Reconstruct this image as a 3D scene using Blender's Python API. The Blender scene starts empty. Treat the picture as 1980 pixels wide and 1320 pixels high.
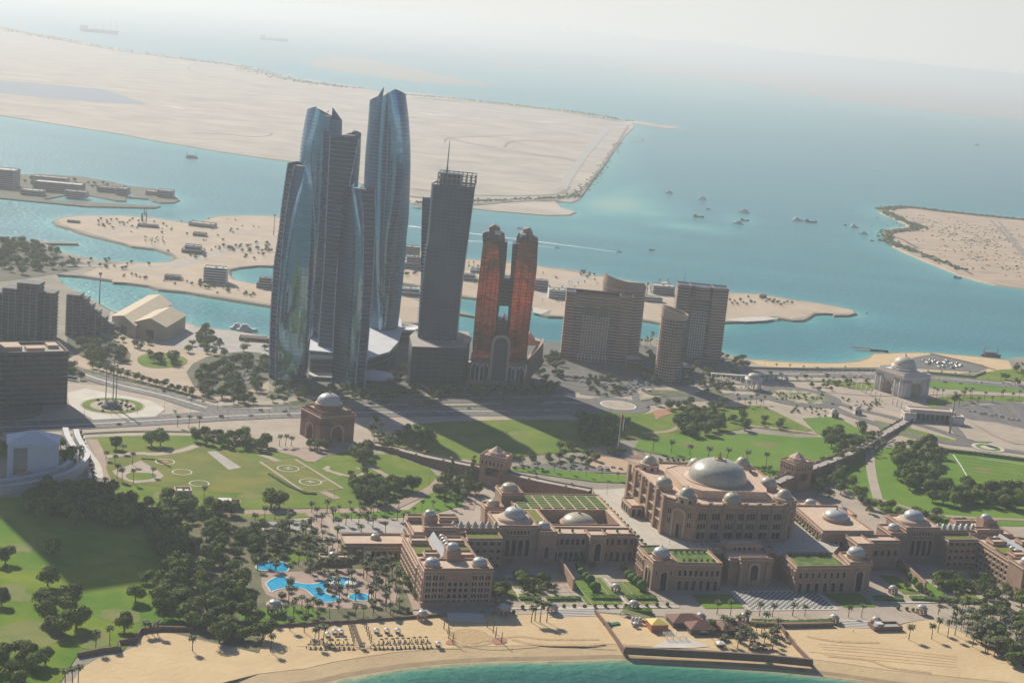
import bpy, bmesh, math, random
import numpy as np
from mathutils import Vector, Matrix
random.seed(7); R=math.radians; PI=math.pi
S=bpy.context.scene; C=S.collection
# ---------------------------------------------------------------- camera
F=2960.; CH=390.; ROLL=R(5.5); TH=math.atan(607/F)
_f=Vector((0,math.cos(TH),-math.sin(TH))); _r0=Vector((1,0,0)); _u0=_r0.cross(_f)
_r=_r0*math.cos(ROLL)+_u0*math.sin(ROLL); _u=-_r0*math.sin(ROLL)+_u0*math.cos(ROLL)
cd=bpy.data.cameras.new('camera'); cam=bpy.data.objects.new('camera',cd); C.objects.link(cam)
cd.sensor_width=36; cd.lens=36*F/1980; cd.clip_start=1; cd.clip_end=200000
mw=Matrix.Identity(4)
for i in range(3): mw[i][0]=_r[i]; mw[i][1]=_u[i]; mw[i][2]=-_f[i]
mw.translation=Vector((0,0,CH)); cam.matrix_world=mw; S.camera=cam
def g(px,py,z=3.):
    d=_f+_r*((px-990)/F)+_u*((660-py)/F); t=(z-CH)/d.z
    return (d.x*t,d.y*t)
def at(px,py,Y):
    d=_f+_r*((px-990)/F)+_u*((660-py)/F); t=Y/d.y
    return (d.x*t,Y,CH+d.z*t)
# ---------------------------------------------------------------- light
SUN_AZ=R(180-53); SUN_EL=R(35.5)     # direction towards the sun, angle from +X
sv=Vector((math.cos(SUN_AZ)*math.cos(SUN_EL),math.sin(SUN_AZ)*math.cos(SUN_EL),math.sin(SUN_EL)))
w=bpy.data.worlds.new('World'); S.world=w; w.use_nodes=True
wn=w.node_tree; sky=wn.nodes.new('ShaderNodeTexSky'); sky.sky_type='NISHITA'; sky.sun_disc=False
sky.sun_elevation=SUN_EL; sky.sun_rotation=math.atan2(sv.x,sv.y); sky.dust_density=1.2; sky.air_density=1.0; sky.ozone_density=1.0; sky.altitude=0
bg=wn.nodes['Background']; hs=wn.nodes.new('ShaderNodeHueSaturation'); hs.inputs['Saturation'].default_value=1.1; wn.links.new(sky.outputs[0],hs.inputs['Color'])
tn=wn.nodes.new('ShaderNodeMix'); tn.data_type='RGBA'; tn.blend_type='MULTIPLY'; tn.inputs[0].default_value=1; tn.inputs[7].default_value=(0.80,0.98,1.28,1); wn.links.new(hs.outputs[0],tn.inputs[6]); 
tcw=wn.nodes.new('ShaderNodeTexCoord'); sx=wn.nodes.new('ShaderNodeSeparateXYZ'); wn.links.new(tcw.outputs['Generated'],sx.inputs[0])
mrw=wn.nodes.new('ShaderNodeMapRange'); mrw.interpolation_type='SMOOTHSTEP'; mrw.inputs[1].default_value=0.13; mrw.inputs[2].default_value=0.05; wn.links.new(sx.outputs['Z'],mrw.inputs[0])
mh=wn.nodes.new('ShaderNodeMix'); mh.data_type='RGBA'; 
vd=wn.nodes.new('ShaderNodeVectorMath'); vd.operation='DOT_PRODUCT'; vd.inputs[1].default_value=(math.cos(SUN_AZ),math.sin(SUN_AZ),0); wn.links.new(tcw.outputs['Generated'],vd.inputs[0])
cw=wn.nodes.new('ShaderNodeValToRGB'); cw.color_ramp.elements[0].position=0.45; cw.color_ramp.elements[0].color=(.72,.745,.72,1); cw.color_ramp.elements[1].position=0.95; cw.color_ramp.elements[1].color=(1,1,.97,1); wn.links.new(vd.outputs['Value'],cw.inputs[0])
vm=wn.nodes.new('ShaderNodeVectorMath'); vm.operation='SCALE'; vm.inputs['Scale'].default_value=14.6; wn.links.new(cw.outputs[0],vm.inputs[0]); wn.links.new(vm.outputs[0],mh.inputs[7]); wn.links.new(mrw.outputs[0],mh.inputs[0]); wn.links.new(tn.outputs[2],mh.inputs[6]); wn.links.new(mh.outputs[2],bg.inputs[0]); bg.inputs[1].default_value=0.052
sl=bpy.data.lights.new('sun','SUN'); sl.energy=5.0; sl.angle=R(0.6); sl.color=(1,0.93,0.80)
so=bpy.data.objects.new('sun',sl); C.objects.link(so); so.rotation_euler=sv.to_track_quat('Z','Y').to_euler(); so.location=(-600,900,900)
vs=S.view_settings; vs.view_transform='Standard'; vs.look='None'; vs.gamma=1; vs.exposure=0.30
S.render.engine='CYCLES'; S.render.resolution_x=1024; S.render.resolution_y=682
# ---------------------------------------------------------------- materials
MT={}
def mat(name,col,col2=None,scale=0.1,rough=0.8,metal=0.,spec=0.3,bump=0.,bscale=None,detail=4,contrast=(0.35,0.65),rnd=0.,island=0.,stretch=None,alpha=None):
    if name in MT: return MT[name]
    m=bpy.data.materials.new(name); m.use_nodes=True; MT[name]=m; m.diffuse_color=(*col,1)
    nt=m.node_tree; N=nt.nodes; Lk=nt.links; b=N['Principled BSDF']
    b.inputs['Base Color'].default_value=(*col,1); b.inputs['Roughness'].default_value=rough
    b.inputs['Metallic'].default_value=metal; b.inputs['Specular IOR Level'].default_value=spec
    out=None
    geo=N.new('ShaderNodeNewGeometry')
    pos=geo.outputs['Position']
    if stretch:
        mp=N.new('ShaderNodeMapping'); mp.inputs['Scale'].default_value=stretch[:3]
        if len(stretch)>3: mp.inputs['Rotation'].default_value=(0,0,stretch[3])
        Lk.new(pos,mp.inputs[0]); pos=mp.outputs[0]
    if col2:
        n=N.new('ShaderNodeTexNoise'); n.inputs['Scale'].default_value=scale; n.inputs['Detail'].default_value=detail; n.inputs['Roughness'].default_value=0.65
        Lk.new(pos,n.inputs['Vector'])
        r=N.new('ShaderNodeValToRGB'); r.color_ramp.elements[0].position=contrast[0]; r.color_ramp.elements[1].position=contrast[1]
        r.color_ramp.elements[0].color=(*col,1); r.color_ramp.elements[1].color=(*col2,1)
        Lk.new(n.outputs[0],r.inputs[0]); out=r.outputs[0]
    def vary(src,val,amt):
        h=N.new('ShaderNodeHueSaturation'); mr=N.new('ShaderNodeMapRange'); mr.inputs[3].default_value=1-amt; mr.inputs[4].default_value=1+amt
        Lk.new(val,mr.inputs[0]); Lk.new(mr.outputs[0],h.inputs['Value'])
        if src is None: h.inputs['Color'].default_value=(*col,1)
        else: Lk.new(src,h.inputs['Color'])
        return h.outputs[0]
    if rnd:
        oi=N.new('ShaderNodeObjectInfo'); out=vary(out,oi.outputs['Random'],rnd)
    if island: out=vary(out,geo.outputs['Random Per Island'],island)
    if out: Lk.new(out,b.inputs['Base Color'])
    if bump:
        n2=N.new('ShaderNodeTexNoise'); n2.inputs['Scale'].default_value=bscale or scale*4; n2.inputs['Detail'].default_value=3
        Lk.new(pos,n2.inputs['Vector'])
        bp=N.new('ShaderNodeBump'); bp.inputs['Strength'].default_value=1; bp.inputs['Distance'].default_value=bump
        Lk.new(n2.outputs[0],bp.inputs['Height']); Lk.new(bp.outputs[0],b.inputs['Normal'])
    return m
def stripes(name,base,line,period,frac,axis='z',rough=0.3,metal=0.,spec=0.5,period2=None,frac2=0.1,dirv=(1,0,0),bump=0.,bscale=0.3,noise=None,line_rough=None):
    """floors / mullions: lines every `period` metres of height (object space) and period2 m along dirv"""
    if name in MT: return MT[name]
    m=bpy.data.materials.new(name); m.use_nodes=True; MT[name]=m; m.diffuse_color=(*base,1)
    nt=m.node_tree; N=nt.nodes; Lk=nt.links; b=N['Principled BSDF']
    b.inputs['Roughness'].default_value=rough; b.inputs['Metallic'].default_value=metal; b.inputs['Specular IOR Level'].default_value=spec
    tc=N.new('ShaderNodeTexCoord')
    def lines(d,per,fr):
        dp=N.new('ShaderNodeVectorMath'); dp.operation='DOT_PRODUCT'; dp.inputs[1].default_value=d; Lk.new(tc.outputs['Object'],dp.inputs[0])
        a=N.new('ShaderNodeMath'); a.operation='ADD'; a.inputs[1].default_value=5000*per; Lk.new(dp.outputs['Value'],a.inputs[0])
        q=N.new('ShaderNodeMath'); q.operation='DIVIDE'; q.inputs[1].default_value=per; Lk.new(a.outputs[0],q.inputs[0])
        f=N.new('ShaderNodeMath'); f.operation='FRACT'; Lk.new(q.outputs[0],f.inputs[0])
        l=N.new('ShaderNodeMath'); l.operation='LESS_THAN'; l.inputs[1].default_value=fr; Lk.new(f.outputs[0],l.inputs[0]); return l.outputs[0]
    s=lines((0,0,1),period,frac)
    if period2:
        s2=lines(dirv,period2,frac2); mx=N.new('ShaderNodeMath'); mx.operation='MAXIMUM'; Lk.new(s,mx.inputs[0]); Lk.new(s2,mx.inputs[1]); s=mx.outputs[0]
    mix=N.new('ShaderNodeMix'); mix.data_type='RGBA'; mix.inputs[6].default_value=(*base,1); mix.inputs[7].default_value=(*line,1); Lk.new(s,mix.inputs[0])
    if noise:
        n=N.new('ShaderNodeTexNoise'); n.inputs['Scale'].default_value=noise[1]; Lk.new(tc.outputs['Object'],n.inputs['Vector'])
        m2=N.new('ShaderNodeMix'); m2.data_type='RGBA'; m2.inputs[6].default_value=(*base,1); m2.inputs[7].default_value=(*noise[0],1)
        mr=N.new('ShaderNodeMapRange'); mr.inputs[1].default_value=0.4; mr.inputs[2].default_value=0.6; Lk.new(n.outputs[0],mr.inputs[0]); Lk.new(mr.outputs[0],m2.inputs[0])
        Lk.new(m2.outputs[2],mix.inputs[6])
    Lk.new(mix.outputs[2],b.inputs['Base Color'])
    rm=N.new('ShaderNodeMapRange'); rm.inputs[3].default_value=rough; rm.inputs[4].default_value=line_rough if line_rough else max(rough,0.5); Lk.new(s,rm.inputs[0]); Lk.new(rm.outputs[0],b.inputs['Roughness'])
    if metal:
        rm2=N.new('ShaderNodeMapRange'); rm2.inputs[3].default_value=metal; rm2.inputs[4].default_value=0; Lk.new(s,rm2.inputs[0]); Lk.new(rm2.outputs[0],b.inputs['Metallic'])
    if bump:
        n2=N.new('ShaderNodeTexNoise'); n2.inputs['Scale'].default_value=bscale; Lk.new(tc.outputs['Object'],n2.inputs['Vector'])
        bp=N.new('ShaderNodeBump'); bp.inputs['Strength'].default_value=1; bp.inputs['Distance'].default_value=bump
        Lk.new(n2.outputs[0],bp.inputs['Height']); Lk.new(bp.outputs[0],b.inputs['Normal'])
    return m
# ground
gr_sand=mat('desert sand',(0.50,0.39,0.275),(0.40,0.31,0.22),0.02,0.95,bump=0.3,bscale=0.3,detail=7)
gr_desert=mat('reclaimed desert',(0.49,0.41,0.32),(0.31,0.27,0.22),0.006,0.95,detail=15,contrast=(0.38,0.64),stretch=(1,1.25,1,0.3))
gr_beach=mat('beach sand',(0.61,0.45,0.25),(0.53,0.38,0.205),0.03,0.95,bump=0.4,bscale=0.25,detail=8)
gr_wet=mat('wet sand',(0.33,0.23,0.12),(0.42,0.30,0.16),0.08,0.6)
gr_pave=mat('pale paving',(0.44,0.36,0.275),(0.36,0.29,0.22),0.05,0.85,detail=6)
gr_pave2=mat('rosy paving',(0.40,0.285,0.215),(0.33,0.24,0.185),0.08,0.85)
gr_white=mat('white stone paving',(0.58,0.53,0.45),(0.50,0.45,0.38),0.07,0.8)
gr_mixed=mat('city ground',(0.34,0.29,0.22),(0.22,0.20,0.15),0.03,0.95,detail=6)
gr_lawn=mat('lawn grass',(0.100,0.175,0.020),(0.190,0.225,0.035),0.03,0.95,spec=0.1,detail=6,bump=0.15,bscale=0.8)
gr_lawn2=mat('bright lawn grass',(0.095,0.195,0.020),(0.145,0.235,0.028),0.02,0.95,spec=0.1,detail=6,bump=0.15,bscale=0.8)
gr_dry=mat('dry lawn grass',(0.215,0.205,0.045),(0.135,0.17,0.035),0.03,0.95,spec=0.1,detail=6,contrast=(0.38,0.62))
gr_rough=mat('rough course grass',(0.085,0.18,0.012),(0.20,0.245,0.022),0.018,0.95,spec=0.1,detail=7,stretch=(1,1,1),contrast=(0.4,0.65),bump=0.3,bscale=0.3)
gr_under=mat('garden undergrowth',(0.10,0.115,0.045),(0.20,0.165,0.10),0.06,0.95,detail=6)
gr_asph=mat('asphalt',(0.17,0.155,0.14),(0.135,0.125,0.115),0.04,0.85)
gr_conc=mat('concrete ground',(0.42,0.38,0.33),(0.34,0.31,0.27),0.08,0.85)
gr_mark=mat('road marking',(0.75,0.73,0.68),rough=0.7)
gr_rock=mat('rock armour',(0.27,0.23,0.19),(0.12,0.11,0.10),0.4,0.95,bump=0.8,bscale=0.6)
gr_bluegrey=mat('blue grey ground',(0.19,0.22,0.27),(0.23,0.25,0.28),0.004,0.9)
gr_red=mat('red clay ground',(0.42,0.20,0.11),(0.34,0.18,0.11),0.05,0.9)
gr_dark=mat('dark scrub',(0.085,0.095,0.06),(0.16,0.14,0.10),0.03,0.95,detail=7)
# building
m_pal=mat('rosy palace stone',(0.42,0.268,0.185),(0.34,0.215,0.15),0.15,0.85,bump=0.05,bscale=1.5)
m_palroof=mat('palace roof tiles',(0.62,0.46,0.33),(0.52,0.385,0.28),0.2,0.85)
m_trim=mat('pale stone trim',(0.55,0.40,0.29),(0.48,0.35,0.26),0.2,0.8)
m_dark=mat('dark window glass',(0.012,0.015,0.022),rough=0.5,spec=0.2)
m_darkb=mat('painted arch shade',(0.05,0.04,0.035),rough=0.8)  # dark pane colour stands for the shade inside open arches
m_white=mat('white render',(0.66,0.63,0.58),(0.60,0.57,0.52),0.3,0.7)
m_dome=mat('pale mosaic dome',(0.47,0.41,0.29),(0.37,0.345,0.26),0.8,0.4,spec=0.4)
m_domeg=mat('silver dome panels',(0.52,0.51,0.46),(0.42,0.43,0.41),0.6,0.35,metal=0.08)
m_gold=mat('gilded finial',(0.55,0.38,0.12),rough=0.35,metal=0.8)
m_stone=mat('white marble stone',(0.72,0.67,0.60),(0.64,0.59,0.52),0.2,0.7)
m_wall=mat('garden wall stone',(0.24,0.15,0.11),(0.18,0.115,0.085),0.3,0.9)
m_metal=mat('pole metal',(0.25,0.24,0.23),rough=0.5,metal=0.4)
m_wood=mat('palm trunk bark',(0.16,0.11,0.07),(0.11,0.08,0.05),1.5,0.95)
m_thatch=mat('dry thatch',(0.20,0.16,0.11),(0.12,0.10,0.075),1.0,0.95)
m_leaf=mat('broad leaves',(0.060,0.120,0.012),(0.205,0.230,0.028),0.25,0.75,spec=0.2,rnd=0.3,island=0.45)
m_leaf2=mat('olive leaves',(0.18,0.20,0.04),(0.075,0.135,0.02),0.25,0.75,spec=0.2,rnd=0.3,island=0.45)
m_palm=mat('palm fronds',(0.085,0.105,0.030),(0.145,0.150,0.055),0.6,0.7,spec=0.3,rnd=0.3,island=0.35)
m_hedge=mat('clipped hedge leaves',(0.07,0.14,0.018),(0.12,0.19,0.03),0.8,0.8,spec=0.15,rnd=0.2,island=0.4)
# ---------------------------------------------------------------- mesh helpers
class MB:
    def __init__(s): s.v=[]; s.f=[]; s.m=[]; s.sm=[]
    def add(s,vs,fs,mi=0,smooth=False):
        o=len(s.v); s.v+= [tuple(p) for p in vs]
        for f in fs: s.f.append([i+o for i in f]); s.m.append(mi); s.sm.append(smooth)
    def quad(s,a,b,c,d,mi=0): s.add([a,b,c,d],[(0,1,2,3)],mi)
    def box(s,x0,x1,y0,y1,z0,z1,mi=0):
        s.add([(x0,y0,z0),(x1,y0,z0),(x1,y1,z0),(x0,y1,z0),(x0,y0,z1),(x1,y0,z1),(x1,y1,z1),(x0,y1,z1)],
              [(0,3,2,1),(4,5,6,7),(0,1,5,4),(1,2,6,5),(2,3,7,6),(3,0,4,7)],mi)
    def prism(s,P,z0,z1,mi=0,top=True,mit=None,P2=None):
        n=len(P); P2=P2 or P
        s.add([(x,y,z0) for x,y in P]+[(x,y,z1) for x,y in P2],[(i,(i+1)%n,n+(i+1)%n,n+i) for i in range(n)],mi)
        if top: s.add([(x,y,z1) for x,y in P2],[tuple(range(n))],mi if mit is None else mit)
    def lathe(s,cx,cy,prof,seg=24,mi=0,smooth=True,ph=0):
        vs=[]; fs=[]
        for r,z in prof:
            for k in range(seg):
                a=2*PI*k/seg+ph; vs.append((cx+r*math.cos(a),cy+r*math.sin(a),z))
        for j in range(len(prof)-1):
            for k in range(seg):
                fs.append((j*seg+k,j*seg+(k+1)%seg,(j+1)*seg+(k+1)%seg,(j+1)*seg+k))
        s.add(vs,fs,mi,smooth)
    def tube(s,a,b,r0,r1=None,seg=6,mi=0):
        r1=r0 if r1 is None else r1; a=Vector(a); b=Vector(b); d=(b-a).normalized()
        x=d.orthogonal().normalized(); y=d.cross(x); vs=[]
        for p,r in ((a,r0),(b,r1)):
            for k in range(seg): t=2*PI*k/seg; vs.append(p+x*(r*math.cos(t))+y*(r*math.sin(t)))
        s.add(vs,[(k,(k+1)%seg,seg+(k+1)%seg,seg+k) for k in range(seg)]+[tuple(range(seg,2*seg))],mi,True)
    def grid(s,rows,mi=0,smooth=True,flip=False):
        n=len(rows[0]); vs=[p for r in rows for p in r]; fs=[]
        for j in range(len(rows)-1):
            for i in range(n-1):
                q=(j*n+i,j*n+i+1,(j+1)*n+i+1,(j+1)*n+i); fs.append(q[::-1] if flip else q)
        s.add(vs,fs,mi,smooth)
    def mesh(s,name,mats):
        me=bpy.data.meshes.new(name); me.from_pydata(s.v,[],s.f); me.polygons.foreach_set('material_index',s.m); me.polygons.foreach_set('use_smooth',s.sm)
        for m in (mats if isinstance(mats,(list,tuple)) else [mats]): me.materials.append(m)
        me.update(); return me
    def build(s,name,mats,parent=None,loc=(0,0,0),rz=0):
        o=bpy.data.objects.new(name,s.mesh(name,mats)); C.objects.link(o); o.location=loc; o.rotation_euler=(0,0,rz)
        if parent: o.parent=parent
        return o
def put(name,me,parent=None,loc=(0,0,0),rz=0,sc=None):
    o=bpy.data.objects.new(name,me); C.objects.link(o); o.location=loc; o.rotation_euler=(0,0,rz)
    if sc is not None: o.scale=sc if isinstance(sc,tuple) else (sc,sc,sc)
    if parent: o.parent=parent
    return o
def tag(o,label,cat,group=None,kind=None):
    if label: o['label']=label
    if cat: o['category']=cat
    if group: o['group']=group
    if kind: o['kind']=kind
    return o
def thing(name,label,cat,loc,rz=0,group=None):
    o=bpy.data.objects.new(name,None); C.objects.link(o); o.location=loc; o.rotation_euler=(0,0,rz); o.empty_display_size=2
    return tag(o,label,cat,group)
def dup(root,loc,rz=0,sc=None,label=None,group=None):
    r=root.copy(); C.objects.link(r); r.location=loc; r.rotation_euler=(0,0,rz)
    if sc is not None: r.scale=sc if isinstance(sc,tuple) else (sc,sc,sc)
    if label: r['label']=label
    if group: r['group']=group
    for ch in root.children:
        c=ch.copy(); C.objects.link(c); c.parent=r
        for g2 in ch.children:
            d=g2.copy(); C.objects.link(d); d.parent=c
    return r
ORD=['first','second','third','fourth','fifth','sixth','seventh','eighth','ninth','tenth','eleventh','twelfth','thirteenth','fourteenth','fifteenth','sixteenth','seventeenth','eighteenth','nineteenth','twentieth']+['%d%s'%(i,'st' if i%10==1 else 'nd' if i%10==2 else 'rd' if i%10==3 else 'th') for i in range(21,120)]
# ---------------------------------------------------------------- ground sheets
def smoothp(P,n=4,closed=True):
    out=[]; N=len(P)
    rng=range(N) if closed else range(N-1)
    for i in rng:
        p0=P[(i-1)%N] if closed or i>0 else P[i]; p1=P[i]; p2=P[(i+1)%N]; p3=P[(i+2)%N] if closed or i+2<N else P[(i+1)%N]
        for k in range(n):
            t=k/n; out.append(tuple(0.5*((2*p1[j])+(-p0[j]+p2[j])*t+(2*p0[j]-5*p1[j]+4*p2[j]-p3[j])*t*t+(-p0[j]+3*p1[j]-3*p2[j]+p3[j])*t**3) for j in (0,1)))
    if not closed: out.append(P[-1])
    return out
def area2(P): return sum(P[i][0]*P[(i+1)%len(P)][1]-P[(i+1)%len(P)][0]*P[i][1] for i in range(len(P)))
def ccw(P): return P if area2(P)>0 else P[::-1]
def wpoly(pts,z=3.,sm=0):
    P=[g(x,y,z) for x,y in pts]
    if sm: P=smoothp(P,sm)
    return ccw(P)
def flat(name,P,z,m,kind='structure',label=None,cat=None):
    bm=bmesh.new(); vs=[bm.verts.new((x,y,z)) for x,y in P]; f=bm.faces.new(vs); f.normal_update()
    if f.normal.z<0: f.normal_flip()
    bmesh.ops.triangulate(bm,faces=[f],ngon_method='EAR_CLIP')
    me=bpy.data.meshes.new(name); bm.to_mesh(me); bm.free(); me.materials.append(m)
    o=bpy.data.objects.new(name,me); C.objects.link(o); o['kind']=kind
    if label: o['label']=label
    if cat: o['category']=cat
    return o
_lev=[0]
def sheet(name,pts,m,lv,sm=0,label=None):
    """lv: layer above the ground; each call gets its own small extra offset"""
    _lev[0]+=1
    return flat(name,wpoly(pts,3.,sm),3.+lv*0.12+(_lev[0]%12)*0.008,m,label=label)
def ribbon(P,wd,closed=False,z=3.):
    n=len(P); Lf=[]; Rt=[]
    for i in range(n):
        if closed: a=P[(i-1)%n]; b=P[(i+1)%n]
        else: a=P[max(i-1,0)]; b=P[min(i+1,n-1)]
        dx,dy=b[0]-a[0],b[1]-a[1]; l=math.hypot(dx,dy) or 1; nx,ny=-dy/l*wd/2,dx/l*wd/2
        Lf.append((P[i][0]+nx,P[i][1]+ny)); Rt.append((P[i][0]-nx,P[i][1]-ny))
    return Lf,Rt
def strip(name,pts,wd,m,lv,sm=4,closed=False,world=False,z=3.,label=None,obj=True,mb=None,off=0.):
    P=pts if world else [g(x,y,z) for x,y in pts]
    if sm: P=smoothp(P,sm,closed)
    if off: P=ribbon(P,off*2,closed)[0]
    Lf,Rt=ribbon(P,wd,closed); _lev[0]+=1
    zz=z+lv*0.12+(_lev[0]%12)*0.008
    b=mb or MB(); n=len(P)
    b.add([(x,y,zz) for x,y in Lf]+[(x,y,zz) for x,y in Rt],[(n+i,n+(i+1)%n,(i+1)%n,i) for i in range(n if closed else n-1)])
    if mb: return
    o=b.build(name,m); o['kind']='structure'
    if label: o['label']=label
    return o
# ================================================================ TERRAIN
SHORE=[]   # (list of world points, closed) for the water colour
def land(name,P,z,m,skirt,ms,label=None,drop=-1.5,obj=True):
    """flat land at height z with a sloping edge"""
    P=ccw(P); n=len(P); mb=MB()
    flat(name,P,z,m,label=label)
    out=[]
    for i in range(n):
        a=P[i-1]; b=P[i]; c=P[(i+1)%n]
        d1=Vector((b[0]-a[0],b[1]-a[1])).normalized(); d2=Vector((c[0]-b[0],c[1]-b[1])).normalized()
        nn=Vector((d1.y+d2.y,-d1.x-d2.x)); nn=nn.normalized() if nn.length>1e-3 else Vector((d1.y,-d1.x))
        sk=20 if (name=='ground' and b[1]<1200) else skirt
        out.append((b[0]+nn.x*sk,b[1]+nn.y*sk))
    rr=random.Random(3)
    mb.add([(x,y,z) for x,y in P]+[(x,y,-.35 if (name=='ground' and y<1200) else drop) for x,y in out],[(i,n+i,n+(i+1)%n,(i+1)%n) for i in range(n)])
    mi=1 if name=='ground' else 0
    if mi:
        for k in range(n):
            if P[k][1]<1200: mb.m[k]=1
        md=MB(); ks=[k for k in range(n) if P[k][1]<1200 and P[(k+1)%n][1]<1200]
        for k in ks:
            a,b_=P[k],P[(k+1)%n]; c,d=out[(k+1)%n],out[k]; L=lambda p,q,t:(p[0]+(q[0]-p[0])*t,p[1]+(q[1]-p[1])*t,z+(-.35-z)*t+.05)
            md.quad(L(b_,c,.62),L(a,d,.62),L(a,d,.84),L(b_,c,.84))
        o=md.build('wet_sand',gr_wet); o['kind']='structure'; o['label']='wet sand along the waterline'
    o=mb.build('shore_slope',[ms,gr_beach]); o['kind']='structure'
    SHORE.append(P)
    return P
def wp(pts,z=3.,sm=0):
    P=[g(x,y,z) for x,y in pts]
    return smoothp(P,sm) if sm else P
# ---- mainland
south=[(x,y-28) for x,y in [(-400,1352),(300,1342),(500,1330),(590,1320),(640,1308),(700,1298),(760,1289),(850,1281),(960,1276),(1060,1275),(1180,1272),(1300,1280),(1420,1288),(1530,1297),(1620,1308),(1720,1323),(1980,1350),(2300,1372)]]
north=[(2300,705),(2000,693),(1978,690),(1962,691),(1952,695),(1877,687),(1798,681),(1744,681),(1716,681),(1690,683),(1680,690),(1660,697),(1610,701),(1560,700),(1500,697),(1447,693),(1410,685),(1385,676),(1330,668),(1265,652),(1235,660),(1210,672),(1150,682),(1081,679),(1053,679),(1020,674),(910,670),(885,662),(850,656),(770,652),(700,650),(560,652),(520,650),(435,636),(381,631),(340,612),(300,604),(250,600),(215,600),(190,585),(160,568),(120,548),(109,530)]
inner=[(157,533),(229,543),(232,545),(288,552),(309,559),(361,564),(412,573),(500,587),(560,596),(660,612),(773,625),(809,625),(850,618),(887,606),(917,611),(887,600),(850,596),(814,572),(780,569),(700,566),(600,560),(530,553),(489,548),(453,541),(443,530),(443,521),(461,517),(500,513),(530,514),(650,530),(778,547),(814,553),(890,573),(917,576),(1000,588),(1030,596),(1064,600),(1045,608),(1060,611),(1089,612),(1150,610),(1200,606),(1236,617),(1266,622),(1290,627),(1385,630),(1393,627),(1388,620),(1400,622),(1440,621),(1480,614),(1495,611),(1506,615),(1535,619),(1555,618),(1562,614),(1575,606),(1610,605),(1614,609),(1640,609),(1655,605),(1650,599),(1620,592),(1580,585),(1520,577),(1470,568),(1400,564),(1340,562),(1240,546),(1150,531),(1120,523),(1040,513),(985,505),(900,500),(800,480),(700,460),(530,417),(470,416),(420,417),(400,422),(375,431),(345,428),(300,421),(230,416),(150,417),(115,420),(103,427),(112,435),(140,443),(155,449),(175,455),(200,461),(245,472),(255,476),(300,481),(335,492),(343,500),(325,504),(300,508),(260,507),(200,504),(170,498),(120,488),(95,474),(84,470),(150,471),(148,468),(90,466),(40,464),(0,462),(-400,455)]
MAIN=wp(south)+wp(north)+wp(inner)
land('ground',MAIN,3.,gr_mixed,6,gr_rock,'city ground between the sea and the beach')
# ---- big reclaimed island
far=[(-700,-60),(-300,5),(-100,36),(0,50),(67,63),(150,79),(233,95),(333,108),(400,118),(453,122),(567,150),(660,163),(727,173),(820,181),(893,190),(1007,202),(1127,217),(1207,231),(1300,243),(1315,247),(1290,248),(1222,238),(1225,246),(1207,263),(1190,287),(1173,310),(1153,337),(1133,363),(1117,385),(1105,390),(1073,388),(1085,400),(1112,409),(1100,414),(1060,415),(1027,412),(960,407),(917,402),(850,398),(793,392),(730,366),(650,335),(573,312),(500,303),(433,293),(300,271),(233,258),(117,240),(0,222),(-300,180),(-700,120)]
LULU=land('island',wp(far),2.,gr_desert,10,gr_rock,'long flat reclaimed desert island beyond the channel')
flat('bluegrey_patch',ccw([g(*p) for p in [(-100,150),(0,155),(100,163),(200,173),(233,183),(287,202),(200,198),(100,190),(0,180),(-100,172)]]),2.3,gr_bluegrey,label='blue grey patch on the desert island')  # blue grey patch laid over the desert sand
ri=[(1701,408),(1713,400),(1750,399),(1820,406),(1980,421),(2400,455),(2400,640),(2100,580),(1980,556),(1925,549),(1871,535),(1835,521),(1783,500),(1744,483),(1722,470),(1713,456),(1712,445),(1728,440),(1755,437),(1748,430),(1725,420)]
RIS=land('island',wp(ri,sm=2),2.,mat('pale island sand',(0.47,0.345,0.235),(0.25,0.19,0.135),0.02,0.95,detail=12,contrast=(0.46,0.66),stretch=(0.5,2,1)),8,gr_sand,'sandy island with scrubby edge at the right')
for nm,pp in (('island',[(593,121),(630,113),(660,108),(690,110),(727,117),(780,128),(827,138),(893,153),(960,165),(860,162),(760,152),(690,142),(640,135)]),
              ('island',[(930,121),(975,121),(1020,127),(1060,131),(1010,131),(965,127)]),
              ('island',[(1190,133),(1320,146),(1390,155),(1453,164),(1540,180),(1620,192),(1690,201),(1753,209),(1887,224),(1980,232),(2400,290),(2400,225),(1980,180),(1700,153),(1500,137),(1300,121)])):
    land(nm,wp(pp,2,2),1.,mat('tidal flat',(0.30,0.28,0.23),(0.22,0.24,0.21),0.004,.9,detail=8),30,mat('tidal flat',(0,0,0)),'far hazy low sand island')
li=[(-300,322),(0,333),(33,337),(83,336),(160,341),(217,351),(250,359),(300,364),(333,374),(347,386),(335,391),(310,391),(296,388),(288,384),(250,381),(262,378),(255,372),(243,372),(243,388),(225,387),(190,380),(150,372),(80,385),(310,398),(300,401),(167,398),(0,382),(-300,360)]
LIS=land('island',wp(li),2.5,gr_dark,4,gr_rock,'built up tree lined islet at the left')
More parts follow.
